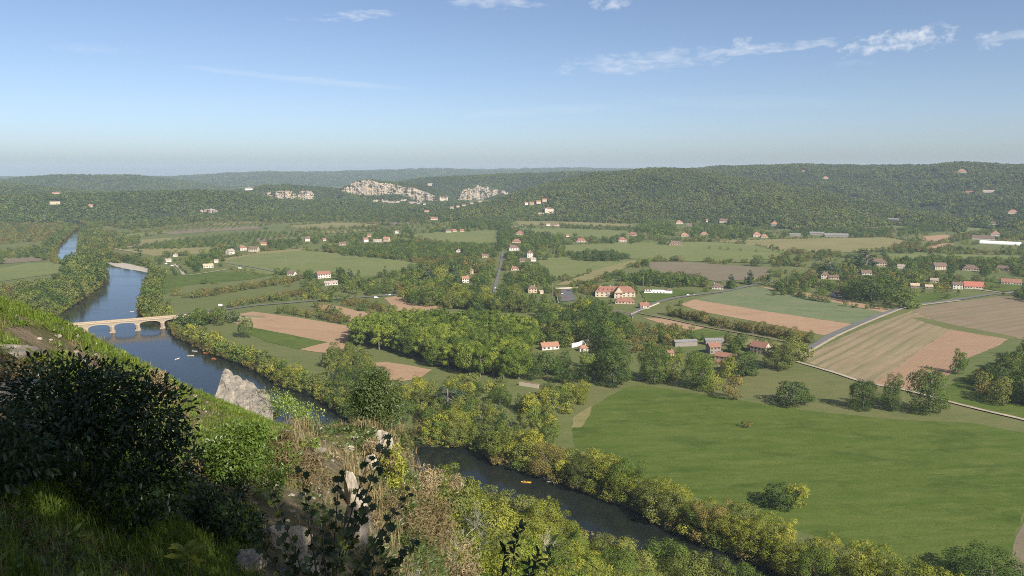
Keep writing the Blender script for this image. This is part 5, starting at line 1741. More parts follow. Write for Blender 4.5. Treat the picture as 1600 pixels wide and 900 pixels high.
wm_ = MB()
wm_.box(-.55, .55, -.06, .05, 0, 1.35)
WIN_PANE = wm_.mesh('pane', GLASS)
wm_ = MB()
wm_.box(-1.0, -.58, -.09, .04, -.05, 1.4)
wm_.box(.58, 1.0, -.09, .04, -.05, 1.4)
WIN_SHUT = wm_.mesh('shutters', SHUT)
wm_ = MB()
wm_.box(-.5, .5, -.07, .05, 0, 2.1)
DOORM = wm_.mesh('door', SHUT)
wm_ = MB()
wm_.box(-.35, .35, -.35, .35, -1.2, .95)
wm_.box(-.42, .42, -.42, .42, .95, 1.1)
CHIM = wm_.mesh('chimney', STONE)


def roof_mb(L, Wd, ze, rise, hip, ov=.45, th=.22):
    """tiled roof with thickness and overhang; returns builder"""
    b = MB()
    x1, y1 = L / 2 + ov, Wd / 2 + ov
    sl = rise / (Wd / 2)
    zl = ze - ov * sl
    hx = max(L / 2 - Wd / 2 * .95, L * .08) if hip else x1
    for dz in (0, th):
        pass
    top = [(-x1, -y1, zl + th), (x1, -y1, zl + th), (x1, y1, zl + th), (-x1, y1, zl + th), (-hx, 0, ze + rise + th), (hx, 0, ze + rise + th)]
    bot = [(p[0], p[1], p[2] - th) for p in top]
    fs = [(0, 1, 5, 4), (2, 3, 4, 5)]
    if hip:
        fs += [(1, 2, 5), (3, 0, 4)]
    n = 6
    fb = [tuple(i + n for i in reversed(f)) for f in fs]
    rim = [(0, 1), (1, 2), (2, 3), (3, 0)] if hip else [(0, 1), (2, 3), (1, 5), (5, 2), (3, 4), (4, 0)]
    fr = [(a, a + n, c + n, c) for a, c in rim]
    b.add(top + bot, fs + fb + fr)
    return b


def wall_mb(L, Wd, ze, rise, hip):
    b = MB()
    x, y = L / 2, Wd / 2
    b.add([(-x, -y, -.6), (x, -y, -.6), (x, y, -.6), (-x, y, -.6), (-x, -y, ze), (x, -y, ze), (x, y, ze), (-x, y, ze)],
          [(0, 1, 5, 4), (1, 2, 6, 5), (2, 3, 7, 6), (3, 0, 4, 7)])
    if not hip:
        b.add([(-x, -y, ze), (-x, y, ze), (-x, 0, ze + rise), (x, -y, ze), (x, y, ze), (x, 0, ze + rise)], [(1, 0, 2), (3, 4, 5)])
    return b


def openings(root, L, Wd, st, every=3.1, shut=True):
    """windows with shutters and a door on the front and on the end that faces the viewpoint"""
    for s in range(st):
        n = max(2, int(L / every))
        for i in range(n):
            x = -L / 2 + L * (i + .5) / n
            if s == 0 and i == n // 2:
                d = obj('door', DOORM, root)
                d.location = (x, -Wd / 2, .05)
                continue
            w = obj('window', WIN_PANE, root)
            w.location = (x, -Wd / 2, .95 + s * 2.75)
            if shut and L / n > 2.3:
                obj('shutter_pair', WIN_SHUT, w)
        for sx in (-1, 1):
            w = obj('window', WIN_PANE, root)
            w.location = (sx * L / 2, 0, .95 + s * 2.75)
            w.rotation_euler = (0, 0, sx * math.pi / 2)


rgH = random.Random(3)


def house(px, py, wpx, shape, roof, rot, lw, st, label):
    P = land(px, py)
    rr = math.sqrt(P[0] ** 2 + P[1] ** 2 + (P[2] - EYE) ** 2)
    wid = wpx * rr / FPX
    a = R(rot)
    az = math.atan2(P[0], P[1])
    # apparent width = L cos + W sin
    L = .92 * wid / (abs(math.cos(a)) + abs(math.sin(a)) / lw)
    Wd = L / lw
    ze = 2.7 * st + .3
    if roof == 'grey':
        ze = min(4.2, wid * .3)
    if rr > 2600:
        L, Wd = L * .8, Wd * .8
    rise = Wd / 2 * (.72 if roof != 'grey' else .38)
    hip = shape == 'hip'
    e = empty('farm_shed' if roof == 'grey' else 'house', (P[0], P[1], P[2]), a - az)
    wl = GREYWALL if roof == 'grey' or 'grey wall' in label or 'shed' in label else WALLM[1] if 'white' in label else WALLM[2] if 'ochre' in label else WALLM[0] if 'cream' in label else WALLM[rgH.randrange(3)]
    wall_mb(L, Wd, ze, rise, hip).build('wall', wl, e)
    r = roof_mb(L, Wd, ze, rise, hip).build('roof', ROOFM[roof], e)
    if roof != 'grey' and rr < 1700:
        c = obj('chimney', CHIM, r)
        c.location = (L * rgH.choice((-.28, .3)), Wd * .12, ze + rise * .95)
    if wpx >= 11 and rr < 1900 and roof != 'grey':
        openings(e, L, Wd, st)
    tag(e, label, 'shed' if roof == 'grey' else 'house')
    return e


for h in HOUSES:
    house(*h)

# the manor: long main range, steep central wing, service wing, terrace, barn and gate walls
P = land(962, 466)
az = math.atan2(P[0], P[1])
mr = math.hypot(P[0], P[1])
px2m = math.sqrt(mr ** 2 + EYE ** 2) / FPX
man = empty('manor_house', (P[0], P[1], 0), -az + R(4))
ML, MW = 62 * px2m, 11.0
y0 = 14.0
mw = MB()
q = wall_mb(ML, MW, 6.4, 5.2, True)
mw.add([(x, y + y0, z) for x, y, z in q.v], q.f)
q = wall_mb(12.5, 10.5, 6.4, 6.6, False)
mw.add([(y + 3.5, -x + y0 - 9, z) for x, y, z in q.v], q.f)
mw.build('wall', WALLM[0], man)
rf = MB()
q = roof_mb(ML, MW, 6.4, 5.6, True)
rf.add([(x, y + y0, z) for x, y, z in q.v], q.f)
q = roof_mb(16.5, 10.5, 6.42, 6.6, True)
rf.add([(y + 3.5, -x + y0 - 7.2, z) for x, y, z in q.v], q.f)
rfo = rf.build('roof', ROOFM['red'], man)
for x in (-ML * .38, -ML * .12, ML * .30):
    c = obj('chimney', CHIM, rfo)
    c.location = (x, y0, 12.2)
for s in range(2):
    for i in range(9):
        x = -ML / 2 + ML * (i + .5) / 9
        if abs(x - 3.5) < 6:
            continue
        w = obj('window', WIN_PANE, man)
        w.location = (x, y0 - MW / 2, 1.0 + s * 3.0)
        obj('shutter_pair', WIN_SHUT, w)
    for x in (1.0, 6.0):
        w = obj('window', WIN_PANE, man)
        w.location = (x, y0 - 15.28, 1.0 + s * 3.0)
        obj('shutter_pair', WIN_SHUT, w)
for i in range(4):
    dm = MB()
    dm.box(-.6, .6, -.9, .9, 0, 1.2)
    dm.add([(-.8, -1.1, 1.2), (.8, -1.1, 1.2), (0, -1.1, 1.9), (-.8, .9, 1.2), (.8, .9, 1.2), (0, .9, 1.9)], [(0, 1, 2), (1, 4, 5, 2), (4, 3, 5), (3, 0, 2, 5)])
    o = dm.build('dormer', ROOFM['red'], rfo)
    o.location = (-ML * .40 + i * 5.2, y0 - MW * .30, 8.3)
tag(man, 'large cream manor with long red roof and steep gabled central wing', 'manor')
wg = empty('manor_wing', tuple(land(1028, 458)), -az)
wgm = MB()
for x0_, x1_, h_ in ((-17, -7, 3.0), (-7, 9, 3.6), (9, 17, 4.4)):
    wgm.box(x0_, x1_, -4, 4, -.5, h_)
for x in range(-16, 17, 3):
    wgm.box(x, x + 1.4, -4.3, -4.02, 2.2, 4.6)
wgm.build('wall', WHITE, wg)
q = roof_mb(9, 8.4, 3.0, 1.8, True)
rf = MB()
rf.add([(x - 13, y, z) for x, y, z in q.v], q.f)
q = roof_mb(7.4, 8.4, 4.4, 1.8, True)
rf.add([(x + 13, y, z) for x, y, z in q.v], q.f)
rf.build('roof', ROOFM['brown'], wg)
for x in (-5, -1, 3, 7):
    w = obj('window', WIN_PANE, wg)
    w.location = (x, -4.0, .9)
tag(wg, 'white crenellated terrace wing right of the manor', 'building')
house(976, 474, 32, 'hip', 'red', 2, 2.3, 1, 'long low red-roofed coach house in front of the manor')
house(1006, 481, 18, 'gable', 'red', 18, 1.2, 1, 'small square red-roofed outbuilding between manor and road')


def wall_run(pix, h, th, label, cap=ROOFM['pale'], mat=None):
    L = [G(*p)[:2] for p in pix]
    b, c = MB(), MB()
    for p, q_ in zip(L[:-1], L[1:]):
        t = (q_ - p) / np.hypot(*(q_ - p))
        n_ = np.array([-t[1], t[0]]) * th / 2
        V = [p - n_, q_ - n_, q_ + n_, p + n_]
        b.add([(v[0], v[1], -.4) for v in V] + [(v[0], v[1], h) for v in V], [(0, 3, 2, 1), (4, 5, 6, 7), (0, 1, 5, 4), (1, 2, 6, 5), (2, 3, 7, 6), (3, 0, 4, 7)])
        V = [p - n_ * 1.35, q_ - n_ * 1.35, q_ + n_ * 1.35, p + n_ * 1.35]
        c.add([(v[0], v[1], h + .003) for v in V] + [(v[0], v[1], h + .14) for v in V], [(0, 3, 2, 1), (4, 5, 6, 7), (0, 1, 5, 4), (1, 2, 6, 5), (2, 3, 7, 6), (3, 0, 4, 7)])
    o = b.build('garden_wall', mat or WALLM[0])
    c.build('coping', cap, o)
    tag(o, label, 'wall')


wall_run([(988, 497), (986, 492), (1000, 486), (1030, 474)], 1.1, .4, 'cream wall with gate curve at the road junction below the manor')
wall_run([(872, 474), (868, 452)], 2.2, .5, 'white wall along the left side of the car park')
wall_run([(868, 452), (905, 450)], 1.8, .5, 'white wall along the back of the car park')
wall_run([(811, 602), (842, 607)], 3.0, .6, 'pale wall with tiled top at the edge of the plane grove', ROOFM['orange'])
wall_run([(893, 543), (906, 540), (925, 531)], 3.0, 1.6, 'long white wall beside the orange-roofed pavilion', WHITE, WHITE)
wall_run([(955, 487), (986, 492)], 1.8, .5, 'cream wall running left from the road junction')

# small chateau on its terrace, in front of the broad hill
P = land(858, 334)
ch = empty('chateau', (P[0], P[1], P[2]), -math.atan2(P[0], P[1]) + R(12))
k = math.hypot(P[0], P[1]) / FPX
cm = MB()
cm.box(-7 * k, 6 * k, -5 * k, 5 * k, -6, 8 * k)
cm.box(-8 * k, -3.5 * k, -6.5 * k, -3 * k, -6, 8.4 * k)
cm.build('wall', WALLM[0], ch)
q = roof_mb(14 * k, 10 * k, 8 * k, 2.2 * k, True, .8, .4)
rf = MB()
rf.add([(x - .5 * k, y, z) for x, y, z in q.v], q.f)
rf.build('roof', ROOFM['brown'], ch)
tm = MB()
tm.box(-34 * k, 7 * k, -14 * k, -11 * k, -12, -1.0 * k)
tm.box(-24 * k, -8 * k, -9.5 * k, -6.6 * k, -12, 2.2 * k)
tm.build('terrace_wall', WALLM[2], ch)
for i in range(4):
    w = obj('window', WIN_PANE, ch)
    w.location = ((-2.5 + i * 2.4) * k, -5 * k, 3 * k)
    w.scale = (1.6, 1, 1.8)
tag(ch, 'small square chateau above terrace walls left of the broad hill', 'chateau')
# castle at the right end of the large cliff
P = atr(693, 314, 3560)
cs = empty('castle', (P[0], P[1], P[2]), .1)
cm = MB()
cm.box(-14, 14, -8, 8, -40, 13)
for sx in (-1, 1):
    cm.tube([(sx * 15, -8, -40), (sx * 15, -8, 17)], [4.5, 4.5], 10)
cm.build('wall', WALLM[0], cs)
cm = MB()
for sx in (-1, 1):
    cm.tube([(sx * 15, -8, 17), (sx * 15, -8, 26)], [5.2, .2], 10)
q = roof_mb(28, 16, 13, 8, True, .6, .3)
cm.add(q.v, q.f)
cm.build('roof', ROOFM['brown'], cs)
tag(cs, 'castle with two round turrets at the right end of the large cliff', 'castle')

# greenhouse tunnels at far right
P = land(1562, 381)
k = math.hypot(P[0], P[1]) / FPX
gh = MB()
Lg = 46 * k
for j in range(2):
    pr = [(math.cos(math.pi * i / 10) * 7 + j * 15 - 7, max(math.sin(math.pi * i / 10), 0) * 5) for i in range(11)]
    for i in range(10):
        gh.add([(-Lg / 2, pr[i][0], pr[i][1]), (Lg / 2, pr[i][0], pr[i][1]), (Lg / 2, pr[i + 1][0], pr[i + 1][1]), (-Lg / 2, pr[i + 1][0], pr[i + 1][1])], [(0, 1, 2, 3)])
    for sx in (-1, 1):
        gh.add([(sx * Lg / 2, y, z) for y, z in pr], [tuple(range(11))])
o = gh.build('greenhouse', WHITE)
o.location = tuple(P)
o.rotation_euler = (0, 0, -math.atan2(P[0], P[1]) - R(8))
tag(o, 'long white greenhouse tunnels at the far right', 'greenhouse')

# ------------------------------------------------------------------ stone bridge
m, b = newmat('bridge_stone')
p_ = objpos(b)
bk = b.n('ShaderNodeTexBrick', {'Vector': b.mapping(p_, 0, (1, 1, 1)), 'Scale': .9, 'Mortar Size': .03, 'Color1': (.40, .31, .20, 1), 'Color2': (.47, .38, .265, 1), 'Mortar': (.28, .23, .17, 1)})
c_ = b.mix(b.m('MULTIPLY', b.rng(b.noise(p_, .35, 6, .65), .45, .7), .55), bk.outputs[0], (.34, .28, .2))
finish(b, c_, .9, .15, b.noise(p_, 2.5, 6), .5, .1)
BST = m
A0, A1 = G(176, 518, -1.6), G(254, 511.5, -1.6)
dirb = (A1 - A0)[:2]
span = float(np.hypot(*dirb)) / 2
dirb = dirb / np.hypot(*dirb)
br = empty('stone_bridge', (A0[0], A0[1], -1.6), math.atan2(dirb[1], dirb[0]))
PH, DECK, HW = 5.6, 9.2, 3.6      # springing, deck height above water, half width
pw = 1.7
for k in range(-4, 4):
    x0_, x1_ = k * span + pw, (k + 1) * span - pw
    n_ = 14
    prof = []
    for i in range(n_ + 1):
        t = i / n_
        prof.append((x0_ + (x1_ - x0_) * t, PH + (DECK - 1.15 - PH) * math.sqrt(max(0, 1 - (2 * t - 1) ** 2))))
    sb = MB()
    for sy in (-1, 1):
        for i in range(n_):
            a_, c_ = prof[i], prof[i + 1]
            q_ = [(a_[0], sy * HW, a_[1]), (c_[0], sy * HW, c_[1]), (c_[0], sy * HW, DECK), (a_[0], sy * HW, DECK)]
            sb.add(q_, [(0, 1, 2, 3) if sy < 0 else (3, 2, 1, 0)])
    for i in range(n_):
        a_, c_ = prof[i], prof[i + 1]
        sb.add([(a_[0], -HW, a_[1]), (a_[0], HW, a_[1]), (c_[0], HW, c_[1]), (c_[0], -HW, c_[1])], [(0, 1, 2, 3)])
    ar = sb.build('arch_span', BST, br)
    vb = MB()       # projecting ring of voussoirs on the two faces
    for sy in (-1, 1):
        for i in range(n_):
            a_, c_ = prof[i], prof[i + 1]
            y_ = sy * (HW + .12)
            vb.add([(a_[0], y_, a_[1] - .02), (c_[0], y_, c_[1] - .02), (c_[0], y_, c_[1] + .62), (a_[0], y_, a_[1] + .62), (a_[0], sy * HW, a_[1] + .62), (c_[0], sy * HW, c_[1] + .62)], [(0, 1, 2, 3), (3, 2, 5, 4)])
    vb.build('arch_ring', BST, ar)
for k in range(-3, 4):
    x = k * span
    pb = MB()
    pb.add([(x - pw, -HW, -4), (x + pw, -HW, -4), (x + pw, HW, -4), (x - pw, HW, -4), (x - pw, -HW, DECK), (x + pw, -HW, DECK), (x + pw, HW, DECK), (x - pw, HW, DECK)], [(0, 1, 5, 4), (1, 2, 6, 5), (2, 3, 7, 6), (3, 0, 4, 7)])
    for sy in (-1, 1):
        pb.add([(x - pw, sy * HW, -4), (x, sy * (HW + 1.9), -4), (x + pw, sy * HW, -4), (x - pw, sy * HW, PH - .4), (x, sy * (HW + 1.9), PH - .4), (x + pw, sy * HW, PH - .4), (x, sy * HW, PH + 1.2)], [(0, 1, 4, 3), (1, 2, 5, 4), (3, 4, 6), (4, 5, 6)])
    pi = pb.build('pier', BST, br)
    cb = MB()
    cb.box(x - pw - .25, x + pw + .25, -HW - .25, HW + .25, PH - .25, PH + .15)
    cb.build('pier_cap', BST, pi)
    fb = MB()
    fb.box(x - pw - .7, x + pw + .7, -HW - 2.4, HW + 2.4, -4, .5)
    fb.build('pier_foot', BST, pi)
db = MB()
db.box(-4 * span, 4 * span, -HW - .3, HW + .3, DECK + .003, DECK + .35)
db.build('deck', BST, br)
rb_ = MB()
rb_.box(-4 * span, 4 * span, -HW + .35, HW - .35, DECK + .355, DECK + .39)
rb_.build('road_surface', FM['tarmac'], br)
for sy in (-1, 1):
    pp_ = MB()
    pp_.box(-4 * span, 4 * span, sy * HW - .2, sy * HW + .2, DECK + .36, DECK + 1.3)
    pr_ = pp_.build('parapet', BST, br)
    pp_ = MB()
    pp_.box(-4 * span, 4 * span, sy * HW - .28, sy * HW + .28, DECK + 1.303, DECK + 1.45)
    pp_.build('coping', BST, pr_)
tag(br, 'stone arch bridge crossing the river at left', 'bridge')
ramp = MB()
e0 = np.array([A0[0], A0[1]]) + dirb * span * 4
for s_, lab in ((1, 'e'),):
    q_ = e0 + dirb * 55
    n_ = np.array([-dirb[1], dirb[0]])
    ramp.add([(*(e0 - n_ * 4.6), 7.55), (*(e0 + n_ * 4.6), 7.55), (*(q_ + n_ * 4.6), .02), (*(q_ - n_ * 4.6), .02), (*(e0 - n_ * 8), -.5), (*(e0 + n_ * 8), -.5), (*(q_ + n_ * 6), -.5), (*(q_ - n_ * 6), -.5)],
             [(0, 3, 2, 1), (0, 4, 7, 3), (1, 2, 6, 5), (0, 1, 5, 4), (2, 3, 7, 6)])
tag(ramp.build('road_ramp', FM['verge']), 'earth ramp carrying the road down from the bridge', 'ramp', kind='structure')

# ------------------------------------------------------------------ canoes with paddlers


def paint(name, col, rough=.4):
    m, b = newmat(name)
    finish(b, b.mix(b.noise(objpos(b), 3, 3), col, tuple(c * .8 for c in col)), rough, .4)
    return m


SKIN, SHIRT, VEST = paint('skin', (.48, .28, .19), .6), paint('shirt_blue', (.10, .16, .28), .8), paint('vest_red', (.45, .08, .05), .8)
HULLC = {'yellow': paint('hull_yellow', (.85, .50, .05)), 'orange': paint('hull_orange', (.85, .25, .05)), 'white': paint('hull_white', (.78, .78, .76)), 'tan': paint('hull_tan', (.70, .55, .38)), 'green': paint('hull_green', (.55, .62, .50))}


def canoe_mesh(col):
    n, sec = 15, 9
    V, F = [], []
    for i in range(n):
        t = i / (n - 1) * 2 - 1
        hw = .46 * (1 - abs(t) ** 2.4) + .015
        sheer = .34 + .20 * abs(t) ** 3
        keel = -.14 + .16 * abs(t) ** 4
        for j in range(sec):
            a = math.pi * j / (sec - 1)
            V.append((t * 2.55, -math.cos(a) * hw, sheer - (sheer - keel) * math.sin(a) ** .7))
        for j in range(sec):
            a = math.pi * j / (sec - 1)
            V.append((t * 2.5, -math.cos(a) * (hw - .03 if hw > .05 else hw * .4), sheer - (sheer - keel - .04) * math.sin(a) ** .7))
    w = sec * 2
    for i in range(n - 1):
        for j in range(sec - 1):
            a = i * w + j
            F.append((a, a + w, a + w + 1, a + 1))
            a += sec
            F.append((a + 1, a + w + 1, a + w, a))
        for j in (0, sec - 1):
            a = i * w + j
            F.append((a, a + sec, a + w + sec, a + w))
    me = bpy.data.meshes.new('hull')
    me.from_pydata(V, [], F)
    me.materials.append(HULLC[col])
    me.update()
    return me


def paddler_mesh():
    """seated figure grown as one skin from a joint skeleton"""
    J = [((0, 0, .12), .15), ((0, 0, .34), .14), ((0, 0, .56), .17), ((0, 0, .68), .06), ((.01, 0, .76), .07), ((.02, 0, .88), .105),
         ((.02, .19, .58), .06), ((.18, .30, .40), .048), ((.38, .26, .44), .04), ((.02, -.19, .58), .06), ((.18, -.30, .42), .048), ((.40, -.22, .52), .04),
         ((.10, .10, .10), .09), ((.48, .13, .28), .07), ((.82, .12, .06), .05), ((.10, -.10, .10), .09), ((.48, -.13, .28), .07), ((.82, -.12, .06), .05)]
    E = [(0, 1), (1, 2), (2, 3), (3, 4), (4, 5), (2, 6), (6, 7), (7, 8), (2, 9), (9, 10), (10, 11), (0, 12), (12, 13), (13, 14), (0, 15), (15, 16), (16, 17)]
    me = bpy.data.meshes.new('body_base')
    me.from_pydata([j[0] for j in J], E, [])
    o = bpy.data.objects.new('person', me)
    COL.objects.link(o)
    md = o.modifiers.new('s', 'SKIN')
    for i, j in enumerate(J):
        me.skin_vertices[0].data[i].radius = (j[1], j[1])
    me.skin_vertices[0].data[0].use_root = True
    s = o.modifiers.new('d', 'SUBSURF')
    s.levels = 1
    dg = bpy.context.evaluated_depsgraph_get()
    out = bpy.data.meshes.new_from_object(o.evaluated_get(dg))
    bpy.data.objects.remove(o)
    out.materials.clear()
    for mm in (VEST, SKIN, SHIRT):
        out.materials.append(mm)
    for p in out.polygons:
        c = p.center
        p.material_index = 1 if c.z > .70 or (abs(c.y) > .2 and c.x > .12) else (2 if c.x > .16 else 0)
        p.use_smooth = True
    return out


BODY = paddler_mesh()
pdm = MB()
pdm.tube([(.40, -.95, .30), (.40, .85, .66)], [.016, .016], 5)
pdm.box(.385, .415, -1.28, -.92, .12, .32)
pdm.box(.385, .415, .82, 1.18, .62, .80)
PADDLE = pdm.mesh('paddle', HULLC['yellow'])
thw = MB()
for x in (-1.1, .4):
    thw.box(x - .13, x + .13, -.40, .40, .16, .20)
THW = thw.mesh('seat', HULLC['tan'])
HM = {k: canoe_mesh(k) for k in HULLC}
for (px, py, col, rot, n_, lab) in [(822, 754, 'yellow', -8, 2, 'bright yellow canoe with two paddlers on the dark near reach'), (862, 753, 'green', 14, 0, 'pale empty canoe near the bank right of the yellow one'), (855, 749, 'white', -40, 1, 'white canoe close behind the pale empty one'),
                                    (322, 552, 'orange', -10, 2, 'orange canoe furthest right of the group below the bridge'), (334, 561, 'orange', -25, 1, 'orange canoe nearest of the group below the bridge'), (298, 556, 'tan', 10, 2, 'tan canoe in the middle of the group below the bridge'),
                                    (304, 549, 'white', -10, 1, 'white canoe furthest back of the group below the bridge'), (277, 561, 'white', 70, 1, 'white canoe seen end-on left of the group'), (425, 585, 'green', -15, 2, 'pale green canoe above the rock outcrop'),
                                    (437, 594, 'tan', -12, 2, 'tan canoe just below the pale green one'), (207, 487, 'white', 10, 1, 'white canoe alone above the bridge'), (452, 623, 'white', -10, 1, 'white canoe by the near bank right of the outcrop')]:
    g = G(px, py, -1.6)
    e = empty('canoe', (g[0], g[1], -1.55), R(rot))
    obj('hull', HM[col], e)
    obj('seat', THW, e)
    tag(e, lab, 'canoe', 'canoes on the river')
    for i in range(n_):
        p = obj('person', BODY)
        p.location = (g[0] + math.cos(R(rot)) * (-1.15 + i * 1.5), g[1] + math.sin(R(rot)) * (-1.15 + i * 1.5), -1.55 + .08)
        p.rotation_euler = (0, 0, R(rot))
        tag(p, 'person in red vest sitting in the %s, %s' % (' '.join(lab.split(' with ')[0].split()[:6]), 'at the stern' if i == 0 else 'at the bow'), 'person', 'paddlers')
        if i == 0:
            o = obj('paddle', PADDLE)
            o.location, o.rotation_euler = p.location, p.rotation_euler
            tag(o, 'paddle held by the stern paddler of the %s' % ' '.join(lab.split(' with ')[0].split()[:8]), 'paddle', 'paddles')

# ------------------------------------------------------------------ vehicles, poles


TYRE = paint('tyre', (.02, .02, .02), .8)


def car_parts(van):
    L, H = (4.9, 1.95) if van else (4.1, 1.45)
    pr = [(-L / 2, .35), (-L / 2, .9 if not van else 1.85), (-L / 2 + .35, H if van else .95), (.7, H) if van else (-1.5, H - .02), (.75, H) if van else (.35, H), (1.45, 1.15 if van else .95), (L / 2 - .1, .9 if not van else 1.0), (L / 2, .35)]
    b = MB()
    n = len(pr)
    hw = .85
    V = [(x, -hw * (.88 if z > 1.2 else 1), z) for x, z in pr] + [(x, hw * (.88 if z > 1.2 else 1), z) for x, z in pr]
    b.add(V, [tuple(range(n)), tuple(range(2 * n - 1, n - 1, -1))] + [(i, i + n, (i + 1) % n + n, (i + 1) % n) for i in range(n)])
    g = MB()
    for s in (-1, 1):
        y = s * (hw * .95 + .012)
        q = [(-1.2, y, .98), (.9, y, .98), (.45, s * (hw * .88 + .012), H - .12), (-1.1, s * (hw * .88 + .012), H - .12)] if not van else [(.5, y, 1.15), (1.3, y, 1.15), (.85, s * (hw * .88 + .012), 1.75), (.5, s * (hw * .88 + .012), 1.75)]
        g.add(q, [(0, 1, 2, 3) if s < 0 else (3, 2, 1, 0)])
    w = MB()
    w.tube([(0, -.11, 0), (0, .11, 0)], [.32, .32], 12)
    w.f.append(tuple(range(11, -1, -1)))
    return b, g, w.mesh('wheel', TYRE), L


CARM = {'white': paint('car_white', (.80, .80, .80), .3), 'blue': paint('car_blue', (.12, .2, .4), .3), 'grey': paint('car_grey', (.3, .3, .32), .3), 'red': paint('car_red', (.4, .05, .04), .3)}
for (px, py, col, rot, van, lab) in [(345, 478, 'white', 14, True, 'white van on the bridge road beside the orchard'), (588, 466, 'white', 5, True, 'white van on the bridge road behind the tan field'), (604, 462, 'blue', 20, False, 'blue car parked near the white van'), (609, 462, 'white', 20, False, 'white car beside the blue one'),
                                     (375, 420, 'white', -10, True, 'white van on the lane along the pale pasture'), (774, 451, 'white', 88, False, 'white car on the straight village road'), (269, 416, 'white', 60, True, 'white camper van left of the camp track'), (1075, 462, 'white', 5, False, 'white car on the road past the manor'),
                                     (1085, 461, 'grey', 5, False, 'grey car on the road past the manor'), (878, 460, 'white', 70, False, 'white car in the car park'), (886, 466, 'red', 70, False, 'red car in the car park'), (260, 413, 'white', 50, True, 'white caravan near the river camp building'), (737, 405, 'white', 0, False, 'white car in a garden left of the road')]:
    g = G(px, py)
    e = empty('van' if van else 'car', (g[0], g[1], .45 if False else .12), R(rot))
    bb, gg, wmh, L = car_parts(van)
    bb.build('body', CARM[col], e)
    gg.build('side_windows', GLASS, e)
    for sx in (-1, 1):
        for sy in (-1, 1):
            w = obj('wheel', wmh, e)
            w.location = (sx * L * .31, sy * .78, .34)
    tag(e, lab, 'van' if van else 'car')

WOODP = plain('pole_wood', (.22, .19, .15), (.30, .26, .21))
for (px, py, hp, lab) in [(447, 420, 20, 'utility pole standing in the pale pasture'), (863, 464, 22, 'tall pole left of the car park'), (1005, 448, 18, 'pole right of the manor roof'), (1365, 389, 14, 'pole in the yellow-green field below the sheds'), (1477, 412, 16, 'pole in the right village trees'),
                          (1230, 452, 18, 'pole beside the left conifers of the right village'), (1176, 525, 12, 'pole beside the walnut row'), (830, 440, 16, 'pole near the pink roof'), (1423, 358, 12, 'pole below the far right woods')]:
    g = G(px, py)
    k = math.sqrt(g[0] ** 2 + g[1] ** 2 + EYE ** 2) / FPX
    e = empty('utility_pole', (g[0], g[1], 0))
    b_ = MB()
    b_.tube([(0, 0, -.5), (0, 0, hp * k)], [.20, .13], 8)
    b_.build('pole', WOODP, e)
    b_ = MB()
    b_.box(-1.1, 1.1, -.07, .07, hp * k - .8, hp * k - .62)
    for x in (-.95, 0, .95):
        b_.tube([(x, 0, hp * k - .62), (x, 0, hp * k - .4)], [.05, .04], 6)
    b_.build('crossarm', WOODP, e)
    tag(e, lab, 'pole')
# ------------------------------------------------------------------ foreground: leaves, bushes, grass and rocks near the viewpoint
rgF = np.random.default_rng(21)
NLEAF = {
    'shade': foliage('bush_leaf_shade_tint', [(.020, .040, .013), (.036, .062, .020), (.064, .098, .030)], .22, .35),  # shade on the near plants put into a darker leaf colour
    'lit': foliage('bush_leaf_sun_tint', [(.10, .165, .028), (.17, .245, .040), (.26, .32, .062)], .30, .4),  # sunlight put into a brighter leaf colour
    'mid': foliage('bush_leaf_mid', [(.05, .08, .022), (.08, .115, .03), (.13, .165, .042)], .25, .4),
    'dkb': foliage('bush_leaf_deep', [(.030, .052, .018), (.055, .085, .026), (.095, .13, .036)], .2, .45),
    'yel': foliage('leaf_yellow_green', [(.17, .20, .03), (.26, .29, .04), (.36, .36, .06)], .35, .4),
    'dry': foliage('dry_brush_brown', [(.10, .082, .042), (.20, .155, .080), (.33, .27, .155)], .1),
    'grass': foliage('grass_green', [(.090, .145, .028), (.15, .21, .038), (.23, .275, .06)], .32),
    'straw': foliage('grass_dry', [(.20, .165, .075), (.29, .24, .12), (.38, .32, .18)], .25),
}


def leaf_unit(lobed=False):
    if not lobed:
        V = np.array([(0, 0, 0), (.3, .19, .05), (.68, .16, .04), (1, 0, -.06), (.68, -.16, .04), (.3, -.19, .05), (.32, 0, 0), (.7, 0, -.02)], float)
        F = np.array([(0, 6, 1, 1), (1, 6, 7, 2), (2, 7, 3, 3), (0, 5, 6, 6), (5, 4, 7, 6), (4, 3, 7, 7)])
        return V, [F[[1, 4]], F[[0, 2, 3, 5]][:, :3]]
    pts = []
    for an, r in ((180, .10), (140, .30), (118, .66), (100, .52), (76, .84), (58, .62), (34, .92), (16, .70), (0, 1.0)):
        pts.append((r * math.cos(R(an)) * .62 + .38, r * math.sin(R(an)) * .62))
    up = [(x, y, .08 * abs(y) * 2) for x, y in pts]
    dn = [(x, -y, .08 * abs(y) * 2) for x, y in pts[1:-1]]
    V = np.array([(.42, 0, -.02)] + up + dn[::-1], float)
    n = len(V) - 1
    F = np.array([(0, 1 + i, 1 + (i + 1) % n) for i in range(n)])
    return V, [F]


LU, LF = leaf_unit()
LUL, LFL = leaf_unit(True)


def leaves_np(P, D, Nn, size, U, FF, rg):
    """many leaves: base P, direction D, face normal Nn"""
    n = len(P)
    D = unit(D)
    S = unit(np.cross(Nn, D))
    Nn = np.cross(D, S)
    s = (size * rg.uniform(.65, 1.25, n))[:, None, None]
    V = P[:, None] + s * (U[None, :, 0:1] * D[:, None] + U[None, :, 1:2] * S[:, None] + U[None, :, 2:3] * Nn[:, None])
    off = (np.arange(n) * len(U))[:, None, None]
    return V.reshape(-1, 3), [(f[None] + off).reshape(-1, f.shape[1]) for f in FF]


